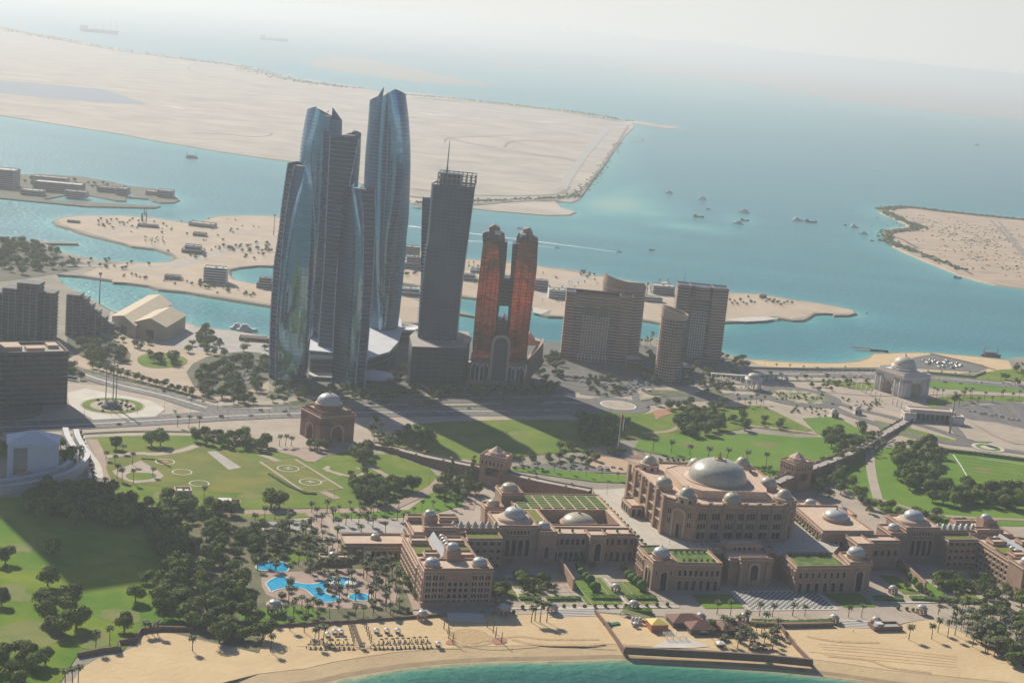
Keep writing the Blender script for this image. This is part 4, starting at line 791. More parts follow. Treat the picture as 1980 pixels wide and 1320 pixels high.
# ---- terrace (upper plaza) with retaining walls
t=pthing('terrace','raised pale terrace with a grid of joints surrounding the domed palace block','terrace')
TP=[(-73,-58),(-30,-62),(30,-62),(75,-60),(92,-40),(84,-31),(80,34),(66,86),(40,98),(-30,100),(-68,92),(-70,74),(-72,-26)]
mb=MB(); mb.prism(ccw(TP),0,PZ,0,False); mb.build('retaining_wall',m_pal,t)
mb=MB(); mb.add([(x,y,PZ) for x,y in ccw(TP)],[tuple(range(len(TP)))]); mb.build('paving',stripes('terrace paving',(0.50,0.44,0.35),(0.38,0.30,0.22),1e4,0,rough=.8,period2=7.5,frac2=.05,noise=((0.45,0.40,0.32),.1)),t)
# ---- central block
t=pthing('palace','grand domed central palace block with eight corner and side domes on a stone roof')
B=[(-29,-34),(44,-34),(61,-19),(63,64),(48,77),(-24,79),(-45,66),(-47,-14)]; BH=50.5
block(t,B,PZ-.5,BH,roof=stripes('jointed roof slabs',(0.60,0.42,0.30),(0.36,0.22,0.14),1e4,0,rough=.85,period2=6.,frac2=.07,noise=((0.52,0.36,0.26),.3)),para=1.5)
# crenellation
mb=MB()
for (a,b) in (((-29,-34),(44,-34)),):
    n=73
    for k in range(n): x=a[0]+(b[0]-a[0])*(k+.5)/n; mb.box(x-.28,x+.28,-34.25,-33.6,BH,BH+1.)
mb.build('battlements',m_palroof,t)
# pilasters front
for x in (-29,-18.2,-6.8,4.6,11.,22.,33.5,44): mb=MB(); mb.box(x-.9,x+.9,-35.3,-34,PZ,BH+.8); mb.box(x-1.3,x+1.3,-35.7,-33.4,BH+.8,BH+2.2); mb.build('pilaster',m_pal,t)
w3=bay(6.6,4.4,3); w3t=bay(6.6,5.4,3); w3l=bay(7.,5.4,2,'rect')
for z,me in ((23.5,w3l),(31.3,w3),(38.6,w3t)):
    for x in (-23.5,-12.5,-1,8,16.5,27.8,38.8):
        put('window',me,t,(x,-34,z),0,(0.75 if x in (8,) else 1,1,1))
for a,b in (((44,-34),(61,-19)),((-47,-14),(-29,-34))):
    gm=archmesh(9,22,1.2,1.1,frame=1.4).mesh('great_arch',[m_trim,m_pal]); mx,my=(a[0]+b[0])/2,(a[1]+b[1])/2; rz=math.atan2(b[1]-a[1],b[0]-a[0]); nx_,ny_=math.sin(rz),-math.cos(rz)
    put('great_arch',gm,t,(mx,my,PZ+.5),rz)
    sm_=archmesh(3.2,11,.7,1.1,frame=.5).mesh('window',[m_trim,m_dark])
    dx,dy=math.cos(rz),math.sin(rz)
    put('window',sm_,t,(mx+nx_*.2,my+ny_*.2,PZ+.5),rz)
    for q in (-8.6,8.6): put('window',bay(3.2,4.5,2),t,(mx+dx*q,my+dy*q,38.6),rz); put('window',bay(3.2,4.2,2),t,(mx+dx*q,my+dy*q,31.),rz)
for A_,B_ in (((-47,66),(-47,-14)),):
    for z,me in ((23.5,bay(5.4,5,2,'rect')),(31.3,bay(5.4,4.6,2)),(39.,bay(5.4,5,2))): row(t,A_,B_,z,me,9)
    for k in range(6):
        y=66-80*k/5; mb=MB(); mb.box(-49.2,-47,y-2.,y+2.,PZ,BH+1.6); mb.build('buttress',m_pal,t)
    mb=MB(); 
    for z in (30,37.6): mb.box(-48.6,-47,-14,66,z-.4,z+.4)
    mb.build('balcony_ledges',m_trim,t)
for a,b in (((61,-19),(63,64)),): 
    for z,me in ((24,bay(5.4,5,2,'rect')),(31.3,bay(5.4,4.6,2)),(39.,bay(5.4,5,2))): row(t,a,b,z,me,9)
for a,b in (((48,77),(-24,79)),): 
    for z,me in ((31.3,bay(5.4,4.6,2)),(39.,bay(5.4,5,2))): row(t,a,b,z,me,8)
# raised roof deck under the great dome
D=[(-17,-14),(36,-16),(40,-6),(44,40),(36,52),(-12,54),(-26,44),(-28,-2)]
block(t,D,BH-2,BH+5,wall=m_palroof,roof=MT['jointed roof slabs'],para=.6,nm='roof_deck',cornice=0)
m_md=mat('great dome mosaic',(0.47,0.42,0.31),(0.32,0.315,0.27),0.55,0.35,spec=0.5,detail=5,contrast=(0.42,0.58))
dome(t,(8,17.5),BH+4.2,23.2,16.2,.8,m=m_md,onion=.02,seg=36)
mb=MB(); mb.lathe(8,17.5,[(4.6,BH+20.6),(4.8,BH+21.6),(3.9,BH+21.6),(3.8,BH+20.8)],28); mb.build('oculus_ring',m_trim,t)
for c_ in ((1.5,-29),(-40,9),(50,12),(8,62)): dome(t,c_,BH-1.5,6.6,7.,3.2)
for c_ in ((-33,-22),(47,-24),(-33,62),(49,62)):
    mb=MB(); mb.lathe(c_[0],c_[1],[(8.2,BH-1.4),(8.2,BH+3.2),(8.8,BH+3.2),(8.8,BH+3.8),(7.5,BH+4)],8,smooth=False,ph=PI/8); mb.build('kiosk',m_trim,t)
    for k in range(8): a=k*PI/4; put('kiosk_window',bay(2.4,2.6,1,'rect',.2,.2),t,(c_[0]+7.7*math.cos(a),c_[1]+7.7*math.sin(a),BH-1.2),a+PI/2)
    dome(t,c_,BH+3.9,6.2,6.,.3,onion=-.12)
# side pavilion at left
t=pthing('pavilion','low flat pavilion attached to the left flank of the domed palace block','pavilion')
block(t,[(-59,24),(-49.5,24),(-49.5,46),(-59,46)],PZ,PZ+9.5); row(t,(-59,46),(-59,24),PZ+.6,bay(3.4,5.6,1),4); row(t,(-59,24),(-49.5,24),PZ+.6,bay(3.2,5.6,1),2)
# ---- forward garden wings and corner pavilions
def garden_roof(root,P,z,rnd):
    I=inset(ccw(P),2.2); mb=MB(); mb.add([(x,y,z) for x,y in I],[tuple(range(len(I)))]); mb.build('roof_lawn',mat('roof garden beds',(0.055,0.10,0.02),(0.13,0.19,0.03),.16,.95,contrast=(.44,.56)),root)
lw=pthing('palace_wing','arcaded forward wing with a roof garden at the left of the entrance portal')
P=[(-62,-86),(-27,-88),(-27,-58),(-60,-58)]; block(lw,P,3,24.5); row(lw,(-62,-86),(-27,-88),14,bay(2.4,4.6,1),8,m0=1); row(lw,(-62,-86),(-27,-88),3.3,bay(3.,7,1,'rect'),6,m0=1)
garden_roof(lw,P,23.4,0)
P=[(-80,-86),(-62,-86),(-62,-68),(-80,-68)]; block(lw,P,3,25.5); dome(lw,(-71,-77),24.6,6.,5.2,3.,m=m_domeg)
put('great_arch',archmesh(5.,14,1.,1.1,frame=1).mesh('great_arch',[m_trim,m_dark]),lw,(-71,-86,3.2)); put('great_arch',archmesh(5.,14,1.,1.1,frame=1).mesh('great_arch',[m_trim,m_dark]),lw,(-80,-77,3.2),-PI/2)
for x in (-76.6,-65.4): put('window',bay(1.4,3,1),lw,(x,-86,14.5))
P=[(-80,-68),(-62,-68),(-62,-50),(-79,-50)]; block(lw,P,3,24.5); row(lw,(-79.3,-50),(-80,-68),14,bay(2.4,4.6,1),4); row(lw,(-79.3,-50),(-80,-68),3.3,bay(2.4,7,1),4); garden_roof(lw,P,23.4,0)
rw=pthing('palace_wing','arcaded forward wing with a roof garden at the right of the entrance portal')
P=[(30,-93),(73,-92),(73,-64),(32,-64)]; block(rw,P,3,24.); row(rw,(30,-93),(73,-92),14,bay(2.4,4.6,1),8,m0=1); row(rw,(30,-93),(73,-92),3.3,bay(3.2,7,1,'rect'),6,m0=1); row(rw,(31,-64),(30,-93),14,bay(2.4,4.6,1),5); garden_roof(rw,P,22.9,0)
P=[(73,-92),(92,-91),(93,-68),(75,-70)]; block(rw,P,3,26.5); dome(rw,(84,-80),25.4,6.4,5.6,3.2,m=m_domeg)
put('great_arch',archmesh(5.4,16,1.,1.1,frame=1.2).mesh('great_arch',[m_trim,m_dark]),rw,(82.5,-91.6,3.2)); row(rw,(74,-70),(73,-92),14,bay(2,4,1),3)
pt=pthing('entrance_portal','stepped entrance portal with one deep arch below the domed palace block','portal')
block(pt,[(-16,-76),(18,-78),(18,-60),(-16,-60)],3,24.); block(pt,[(-9,-79),(13,-80),(13,-76),(-9,-75.8)],3,25.5); put('great_arch',archmesh(6,12,1.,1.05,frame=1.5).mesh('great_arch',[m_trim,m_darkb]),pt,(2.5,-79.8,8),-.04)
block(pt,[(-12,-60),(16,-60),(16,-48),(-12,-48)],PZ,PZ+8); row(pt,(-12,-60),(16,-60),PZ+1,bay(2.6,4.6,1),5,m0=4)
for x in (-24,18.5): block(pt,[(x,-62),(x+8,-62),(x+8,-52),(x,-52)],3,PZ+4)
for x in (-8.6,12.6): mb=MB(); mb.box(x-1.2,x+1.2,-82,-78.5,3,22); mb.build('buttress',m_pal,pt)
# ---- left court building with roof parterre and inner court
t=pthing('palace_wing','long arcaded left wing with an inner court and a patterned roof garden')
def frameblk(root,O,I,z0,z1,roofm,wall=m_pal):
    O=ccw(O); I=ccw(I); n=len(O); mb=MB(); mb.prism(O,z0,z1,0,False); mb.add([(x,y,z0) for x,y in I]+[(x,y,z1) for x,y in I],[(i,n+i,n+(i+1)%n,(i+1)%n) for i in range(n)])
    O2=inset(O,.7); I2=inset(I,-.7)
    for A_,B_ in ((O,O2),(I,I2)): mb.add([(x,y,z1) for x,y in A_]+[(x,y,z1) for x,y in B_]+[(x,y,z1-1) for x,y in B_],[(k*n+i,k*n+(i+1)%n,(k+1)*n+(i+1)%n,(k+1)*n+i) for k in range(2) for i in range(n)])
    mb.build('wall',wall,root); mb=MB(); mb.add([(x,y,z1-.98) for x,y in O2]+[(x,y,z1-.98) for x,y in I2],[(i,(i+1)%n,n+(i+1)%n,n+i) for i in range(n)]); mb.build('roof',roofm,root)
frameblk(t,[(-150,-10),(-72,-12),(-71,72),(-150,72)],[(-133,-2),(-78,-2),(-78,32),(-133,32)],3,24,m_palroof)
block(t,[(-137,-27),(-73,-27),(-73,-12.5),(-137,-10.5)],3,25.); row(t,(-137,-27),(-112,-27),16,bay(3,5,1),6); row(t,(-98,-27),(-73,-27),16,bay(3,5,1),5); row(t,(-137,-27),(-112,-27),3.3,bay(3,7.5,1),6); row(t,(-98,-27),(-73,-27),3.3,bay(3,7.5,1),5)
block(t,[(-111,-34),(-98,-34),(-98,-20),(-111,-20)],3,26.5); put('great_arch',archmesh(5,14,.9,1.1,frame=.9).mesh('great_arch',[m_trim,m_dark]),t,(-104.5,-34,6))
row(t,(-150,72),(-150,-10),14,bay(2.6,5,1),14); row(t,(-133,32),(-133,-2),5,bay(2.6,8,1),6); 
for a,b in (((-78,32),(-133,32)),): row(t,b,a,5,bay(3,9,1),10)
mb=MB(); mb.add([(x,y,3.9) for x,y in ((-133,-2),(-78,-2),(-78,32),(-133,32))],[(0,1,2,3)]); mb.build('court_floor',gr_pave2,t)
# parterre on the roof
cells=[(u,v) for u in np.arange(-146,-77,9.2) for v in np.arange(37,70,5.6)]
mb=MB()
for u,v in cells: mb.box(u,u+7.6,v,v+4.2,23.02,23.7)
mb.build('roof_hedges',mat('roof parterre planting',(0.08,0.15,0.03),(0.16,0.18,0.05),.25,.9,contrast=(.4,.6)),t)
mb=MB(); mb.add([(x,y,23.2) for x,y in ((-148.5,-8),(-135,-8),(-135,34),(-148.5,34))],[(0,1,2,3)]); mb.build('roof_lawn',gr_dry,t)
dome(t,(-105,14),16,13,7.5,3.4,onion=-.02,drumm=m_pal); mb=MB(); mb.lathe(-105,14,[(14.5,3),(14.5,16)],20); mb.build('court_hall',m_pal,t)
block(t,[(-156,58),(-138,58),(-138,78),(-156,78)],3,29); dome(t,(-147,68),28,6.4,4.6,1.5,m=m_dome)
dome(t,(-144,-22),24,4.4,4.,1.,m=m_domeg)
t=pthing('arch_gatehouse','small domed gatehouse with open arch over the drive beside the left wing','gatehouse')
for x in (-172,-160.5): block(t,[(x,44),(x+3,44),(x+3,57),(x,57)],3,16,cornice=0)
block(t,[(-172.4,43.6),(-157,43.6),(-157,57.4),(-172.4,57.4)],14,22); dome(t,(-164.5,50.5),21.2,4.6,3.6,1.2); put('great_arch',archmesh(6.,10.5,.6,1.1,frame=.8).mesh('arch_surround',[m_trim,m_darkb]),t,(-164.5,43.6,3.3))
# ---- hotel wings: tower with big dome, connecting rows, residential slab
def hotel(label,mir,du,slabmul=1.):
    s=-1 if mir else 1; t=pthing('hotel_wing',label)
    def q(u,v): return (s*(u-7.5)+7.5+du,v)
    def QQ(L): return [q(*p) for p in L]
    def rw_(a,b,z,me,n,m0=0.): 
        A_,B_=(q(*b),q(*a)) if mir else (q(*a),q(*b)); row(t,A_,B_,z,me,n,m0=m0)
    # domed tower
    block(t,QQ([(-182,-32),(-151.5,-32),(-151.5,0),(-182,0)]),3,33.)
    c=q(-166,-16); dome(t,c,32,8.,7.,3.,m=m_domeg); mb=MB(); mb.lathe(c[0],c[1],[(13,31.5),(13,33.5),(10.5,35),(9,35)],20); mb.build('dome_plinth',m_trim,t)
    rw_((-182,-32),(-151.5,-32),9,bay(3.4,13,1),4,5.); rw_((-182,-32),(-151.5,-32),26,bay(1.6,3,1),7,6.)
    block(t,QQ([(-151.5,-34),(-137,-34),(-137,-12),(-151.5,-12)]),3,29); c=q(-145,-24); dome(t,c,28.5,4.6,4.,1.,m=m_domeg); rw_((-151.5,-34),(-137,-34),8,bay(3.6,9,1),1)
    # connecting rows
    block(t,QQ([(-208,-46),(-182,-46),(-182,-30),(-208,-30)]),3,28,roof=gr_dry)
    for z in (6,11.5,17,22.5): rw_((-208,-46),(-182,-46),z,bay(3.2,2.6,1,'rect',.7),5)
    mb=MB(); 
    block(t,QQ([(-218,-30),(-182,-30),(-182,-22),(-218,-22)]),3,30)
    for k in range(7):
        c=q(-214.5+k*5.3,-26); m2=MB(); m2.lathe(c[0],c[1],[(2.6,28.8),(2.5,31.),(1.6,32.8),(.1,34.2)],4,smooth=False,ph=PI/4); m2.build('skylight_pyramid',m_domeg,t)
    # slab running to the sea
    H=30.
    def side(u0,u1,v0,v1,h): block(t,QQ([(u0,v0),(u1,v0),(u1,v1),(u0,v1)]),3,h)
    side(-254,-210,-92,-36,27); side(-246,-207,-36,-4,29); side(-254,-206,-112,-92,30)
    side(-246,-230,-12,-4,32); side(-222,-208,-12,-4,32); side(-238,-214,-34,-26,32); side(-252,-240,-58,-48,30.5); side(-226,-214,-58,-48,30.5); side(-248,-238,-86,-78,31); side(-226,-214,-88,-78,31)
    c=q(-231,-18); block(t,[(c[0]-5,c[1]-5),(c[0]+5,c[1]-5),(c[0]+5,c[1]+5),(c[0]-5,c[1]+5)],28,36,cornice=0); dome(t,c,35.5,4.,3.6,.8,m=m_domeg)
    mb=MB(); a=q(-234,-82); b=q(-229.5,-38); mb.add([(a[0],a[1],26.5),(b[0],b[1],26.5)]+[(a[0]-s*3,a[1],28.8),(b[0]-s*3,b[1],28.8)] if False else [(q(-236,-82)[0],-82,26.2),(q(-236,-38)[0],-38,26.2),(q(-232,-38)[0],-38,30.2),(q(-232,-82)[0],-82,30.2),(q(-229,-38)[0],-38,26.2),(q(-229,-82)[0],-82,26.2)],[(0,1,2,3),(3,2,4,5),(0,3,5),(1,4,2)]); mb.build('glazed_gallery_roof',mat('white gallery roof',(0.33,0.34,0.35),rough=.7),t)
    for k in range(7): c=q(-226.5,-42-k*5.8); dome(t,c,27,2.3,2.,.5,m=m_domeg,fin=False,nm='small_dome',seg=8)
    c=q(-230,-90); block(t,[(c[0]-5,c[1]-5),(c[0]+5,c[1]-5),(c[0]+5,c[1]+5),(c[0]-5,c[1]+5)],27,36.5,cornice=0); dome(t,c,36,4.2,3.8,.8,m=m_domeg)
    for u in (-247,-214): dome(t,q(u,-104),29.2,5.,4.4,1.5,m=m_domeg)
    mb=MB(); mb.add([(x,y,27.1) for x,y in QQ([(-252,-76),(-240,-76),(-240,-60),(-252,-60)])],[(0,1,2,3)]); mb.build('roof_planting',gr_dry,t); mb=MB(); mb.add([(x,y,27.1) for x,y in QQ([(-225,-76),(-212,-76),(-212,-60),(-225,-60)])],[(0,1,2,3)]); mb.build('roof_planting',gr_dry,t)
    # end elevation
    for z,hh in ((4.5,3),(9,2.6),(13.3,2.6),(17.6,2.6),(21.8,3.2)):
        rw_((-254,-112),(-238,-112),z,bay(3.6,hh,2,'arch' if z>20 else 'rect'),3,1.2); rw_((-222,-112),(-206,-112),z,bay(3.6,hh,2,'arch' if z>20 else 'rect'),3,1.2)
        if z<20: rw_((-238,-112),(-222,-112),z,bay(2.8,hh,1,'arch' if z<5 else 'rect',.8),4,.3)
    # long balcony side
    for z in (4.5,9.2,13.9,18.6):
        rw_((-254,-38),(-254,-92),z,bay(3.8,2.9,1,'rect',1.1,.35),10,1.)
        if z>9: rw_((-246,-5),(-246,-36),z,bay(3.8,2.9,1,'rect',1.1,.35),6,.5)
        rw_((-254,-92),(-254,-112),z,bay(3,2.9,2,'rect',.6),3,1.5)
        rw_((-210,-91),(-210,-37),z,bay(3.8,2.9,1,'rect',1.1,.35),9,2.)
    mb=MB()
    P=QQ([(-255,-114),(-204,-114),(-204,-112),(-255,-112)]); mb.prism(ccw(P),3,6.5); mb.build('terrace_wall',m_pal,t)
    return t
hotel('hotel wing with silver domes stepping down to the beach at the left of the palace',False,0)
hotel('hotel wing with silver domes running out of the frame at the right',True,-14)
# right hall with silver dome
t=pthing('palace_hall','wide flat roofed hall with one shallow silver dome, right of the domed block','hall')
block(t,[(80,-32),(124,-32),(124,31),(85,31)],3,30); dome(t,(106,-2),29,10,6,2.2,m=m_domeg,onion=-.03,drumm=m_trim); row(t,(80,-32),(124,-32),16,bay(3,5,1),9); row(t,(84,31),(80,-32),22,bay(3,4,1),12)
block(t,[(98,-56),(112,-56),(112,-32.3),(98,-32.3)],3,28); put('great_arch',archmesh(5,14,.9,1.1,frame=.9).mesh('great_arch',[m_trim,m_dark]),t,(105,-56,6)); block(t,[(112,-46),(140,-46),(140,-32.3),(112,-32.3)],3,27); row(t,(112,-46),(140,-46),14,bay(3,5,1),5)
for c_ in ((120,70),(140,52)): 
    tt=pthing('pavilion','small domed pavilion behind the flat hall, %s'%('farther of the two' if c_[0]==120 else 'nearer of the two'),'pavilion'); block(tt,[(c_[0]-10,c_[1]-9),(c_[0]+10,c_[1]-9),(c_[0]+10,c_[1]+9),(c_[0]-10,c_[1]+9)],3,18); dome(tt,c_,17,4.6,4,1.4,m=m_domeg)
mb=MB(); 
# ---- ramps with arch towers
def ramp(label,pts,wd,base=3.):
    """pts: world (x,y,z) centre line"""
    x0,y0,_=pts[0]; t=thing('ramp_road',label,'ramp',(x0,y0,0)); P=[(p[0],p[1]) for p in pts]; Lf,Rt=ribbon(P,wd); n=len(pts); mb=MB()
    vs=[]
    for (x,y),p in zip(Lf,pts): vs.append((x-x0,y-y0,p[2]))
    for (x,y),p in zip(Rt,pts): vs.append((x-x0,y-y0,p[2]))
    mb.add(vs,[(n+i,n+i+1,i+1,i) for i in range(n-1)]); mb.build('roadway',gr_conc,t)
    for S_,nm in ((Lf,'left'),(Rt,'right')):
        mb=MB(); A_=[(x-x0,y-y0) for x,y in S_]
        mb.add([(x,y,base) for x,y in A_]+[(x,y,p[2]+1.1) for (x,y),p in zip(A_,pts)],[(i,i+1,n+i+1,n+i) for i in range(n-1)])
        A2,_b=ribbon(A_,1.2) if nm=='right' else ribbon(A_,-1.2)
        mb.add([(x,y,p[2]+1.1) for (x,y),p in zip(A_,pts)]+[(x,y,p[2]+1.1) for (x,y),p in zip(A2,pts)]+[(x,y,p[2]) for (x,y),p in zip(A2,pts)],[(k*n+i,k*n+i+1,(k+1)*n+i+1,(k+1)*n+i) for k in range(2) for i in range(n-1)])
        mb.build('retaining_wall',m_wall,t)
        for i in range(0,n-1):
            a=Vector(A_[i]); b=Vector(A_[i+1]); L=(b-a).length; m=max(1,int(L/22))
            for k in range(m):
                p=a.lerp(b,(k+.5)/m); z=pts[i][2]+(pts[i+1][2]-pts[i][2])*(k+.5)/m; m3=MB(); m3.box(p.x-1,p.x+1,p.y-1,p.y+1,z,z+2.6); m3.build('pier',m_pal,t)
    return t
def rp(px,py,z): x,y=g(px,py,z); return (x,y,z)
ramp('ramp road climbing from the lawn to the terrace past the left arch tower',[rp(700,855,4),rp(760,866,6),rp(830,884,9),rp(900,898,12.5),rp(955,908,15),rp(1000,920,17),rp(1060,933,19),rp(1140,948,21)],11)
ramp('ramp road climbing to the terrace past the right arch tower',[rp(1760,808,4),rp(1700,842,7),rp(1650,873,11),rp(1600,893,14),rp(1540,915,17.5),rp(1500,932,20.8)],11)
def archtower(label,c,z,rz):
    t=thing('arch_tower',label,'tower',(c[0],c[1],0),rz)
    for x in (-11,6.5): block(t,[(x,-9),(x+4.5,-9),(x+4.5,9),(x,9)],3,z+8,cornice=0,nm='pier')
    block(t,[(-11.5,-9.5),(11.5,-9.5),(11.5,9.5),(-11.5,9.5)],z+6,z+17)
    block(t,[(-11.2,-9.2),(11.2,-9.2),(11.2,9.2),(-11.2,9.2)],3,z-1,cornice=0,nm='base')
    row(t,(-11.5,-9.5),(11.5,-9.5),z+8.5,bay(1.8,3.6,1),6,m0=1.); row(t,(-11.5,9.5),(-11.5,-9.5),z+8.5,bay(1.8,3.6,1),5,m0=1.)
    mb=MB(); mb.lathe(0,0,[(8.4,z+16),(7.6,z+19),(6.2,z+19.6),(.1,z+24)],8,smooth=False,ph=PI/8); mb.build('octagonal_roof',m_trim,t)
    return t
c=g(957,909,15); archtower('square arch tower with an eight sided roof standing over the left ramp',c,13,R(-18))
c=g(1538,916,17); archtower('square arch tower with an eight sided roof standing over the right ramp',c,14,R(35))
# ---- small garden domes / beach pavilions
def kiosk(label,px,py,r=3.4,h=6.,group=None,z=3.2):
    x,y=g(px,py,z); t=thing('kiosk',label,'pavilion',(x,y,z),PA,group)
    for k in range(8): a=k*PI/4+PI/8; mb=MB(); mb.box(r*math.cos(a)-.4,r*math.cos(a)+.4,r*math.sin(a)-.4,r*math.sin(a)+.4,0,h*.62); mb.build('pillar',m_pal,t)
    mb=MB(); mb.lathe(0,0,[(r*1.2,h*.62),(r*1.3,h*.7),(r*1.15,h*.8),(r*.95,h*.8)],8,smooth=False,ph=PI/8); mb.build('cornice',m_trim,t)
    dome(t,(0,0),h*.76,r*.92,r*.62,.1,m=m_domeg,drumm=m_trim,seg=12,onion=0); return t
for px,py,lab,r in ((530,1185,'open domed kiosk on the small lawn beside the pool garden',4.6),(816,1197,'domed kiosk on the beach edge at the foot of the left hotel wing',3.2),(974,1188,'domed kiosk at the shaded beach steps',3.8),(1067,1184,'domed kiosk beside four palms on the beach edge',3.4),(1224,1178,'domed kiosk behind the beach club huts',3.4),(1354,1200,'domed kiosk right of the brown beach club roof',3.),(1438,1200,'domed kiosk left of the chequered paving',3.),(1612,1203,'left domed kiosk flanking the wide beach steps',3.),(1693,1207,'right domed kiosk flanking the wide beach steps',3.),(1781,1186,'domed kiosk in front of the right hotel garden',3.4),(1726,1146,'thatched looking domed kiosk on the right garden axis',3.),(1190,1143,'domed kiosk on the left garden axis',3.)): kiosk(lab,px,py,r,r*1.9)
# ================================================================ OTHER BUILDINGS
def Pg(pts,t,z=3.): return ccw([(x-t.location.x,y-t.location.y) for x,y in [g(*p,z) for p in pts]])
def rootat(nm,label,cat,px,py,rz=0,group=None,z=3.):
    x,y=g(px,py,z); return thing(nm,label,cat,(x,y,z),rz,group)
gl_off=stripes('office ribbon glazing',(0.05,0.06,0.075),(0.16,0.15,0.145),4.6,0.42,rough=0.3,period2=3.,frac2=.1)
# office block left edge
a=Vector(g(129,787)); b=Vector(g(0,792)); d=(b-a).normalized()
ang=math.atan2(-d.y,-d.x); t=thing('office_block','wide dark ribbon windowed office block at the left edge with plant on its roof','building',(a.x,a.y,3),ang)
block(t,[(-120,0),(0,0),(0,42),(-120,42)],0,54,wall=mat('office end wall',(0.22,0.17,0.145),(0.18,0.14,0.12),.1,.8),roof=gr_conc,para=2.5,th=1.2,cornice=0)
mb=MB()
for k in range(11): z=3+k*4.6; mb.box(-119,-1,-.5,-.06,z,z+2.5); mb.box(.06,.5,2,40,z,z+2.5)
mb.build('ribbon_windows',mat('office glass',(0.03,0.04,0.055),(0.09,0.09,0.085),.25,rough=.2),t)
mb=MB()
for x in np.arange(-119,0,3.2): mb.box(x-.15,x+.15,-.9,-.4,3,53)
mb.build('mullions',mat('office mullions',(0.16,0.15,0.15),rough=.6),t)
for x0,x1,y0,y1,h in ((-60,-40,10,30,5),(-36,-20,8,20,4),(-90,-70,12,34,6),(-14,-4,22,36,3)): mb=MB(); mb.box(x0,x1,y0,y1,51.5,51.5+h); mb.build('roof_plant',m_trim,t)
mb=MB(); P=arcpts((-58,-4),34,180,360,16); mb.prism(ccw(P),0,3.5,0,True); mb.build('canopy_garden',gr_dark,t)
# unseen slab tower, placed and sized to throw the long shadow on the grass
t=thing('shadow_tower','unseen tall slab tower added outside the left edge to cast the grass shadow','skyscraper',(-538,1400,3),R(37)); block(t,[(-60,-16),(39,-16),(39,16),(-60,16)],0,368,wall=gl_off,roof=gr_conc)
# white frame gate building
c=g(112,923); a=Vector(g(13,923)); d=Vector(c)-a; t=thing('gate_building','white cube shaped gate building with a big square opening and a low pyramid roof','building',(a.x,a.y,3),math.atan2(d.y,d.x)); W_=d.length; Hc=28.
mw_=mat('cool white panels',(0.66,0.67,0.69),(0.60,0.61,0.64),.3,.6)
mb=MB(); mb.box(0,W_*.12,0,26,0,Hc); mb.build('left_pier',mw_,t); mb=MB(); mb.box(W_*.40,W_,0,26,0,Hc); mb.build('right_mass',mw_,t)
mb=MB(); mb.box(W_*.12,W_*.40,0,26,Hc-3,Hc); mb.build('lintel',mw_,t); mb=MB(); mb.box(0,W_,-.8,0,Hc-3.2,Hc); mb.box(0,W_*.11,-.8,0,0,Hc-3.2); mb.box(W_*.72,W_,-.8,0,0,Hc-3.2); mb.box(W_*.11,W_*.72,-.8,0,0,2); mb.build('front_frame',mw_,t)
mb=MB(); mb.add([(-1,-1,Hc),(W_+1,-1,Hc),(W_+1,27,Hc),(-1,27,Hc),(W_/2,13,Hc+8)],[(0,1,4),(1,2,4),(2,3,4),(3,0,4),(3,2,1,0)]); mb.build('pyramid_roof',mw_,t)
mb=MB(); mb.add([(W_*.15,-.9,0),(W_*.7,-.9,0),(W_*.42,-.9,6),(W_*.15,8,0),(W_*.7,8,0),(W_*.42,8,6)],[(0,1,2),(5,4,3),(0,2,5,3),(1,4,5,2)]); mb.build('entrance_gable',m_palroof,t)
# curved elevated walkway
t=rootat('curved_walkway','double white elevated walkway sweeping round the white gate building','walkway',60,945)
for off,h in ((0,7.5),(9,9)):
    P=smoothp([g(*p) for p in [(-60,958),(0,957),(50,951),(100,940),(140,925),(160,908),(168,895),(160,878),(150,860),(146,845)]],4,False); P=ribbon(P,off*2)[0] if off else P
    Lf,Rt=ribbon(P,5); n=len(P); ox,oy=t.location.x,t.location.y; mb=MB(); f=lambda L,z:[(x-ox,y-oy,z) for x,y in L]
    mb.add(f(Lf,h)+f(Rt,h),[(n+i,n+i+1,i+1,i) for i in range(n-1)]); mb.add(f(Rt,h+.8)+f(Rt,-.5),[(i,n+i,n+i+1,i+1) for i in range(n-1)]); mb.add(f(Lf,h+.8)+f(Lf,-.5),[(i,i+1,n+i+1,n+i) for i in range(n-1)])
    mb.build('outer_deck' if off==0 else 'inner_deck',mat('walkway white',(0.56,0.54,0.52),(0.5,.48,.46),.3,.6),t)
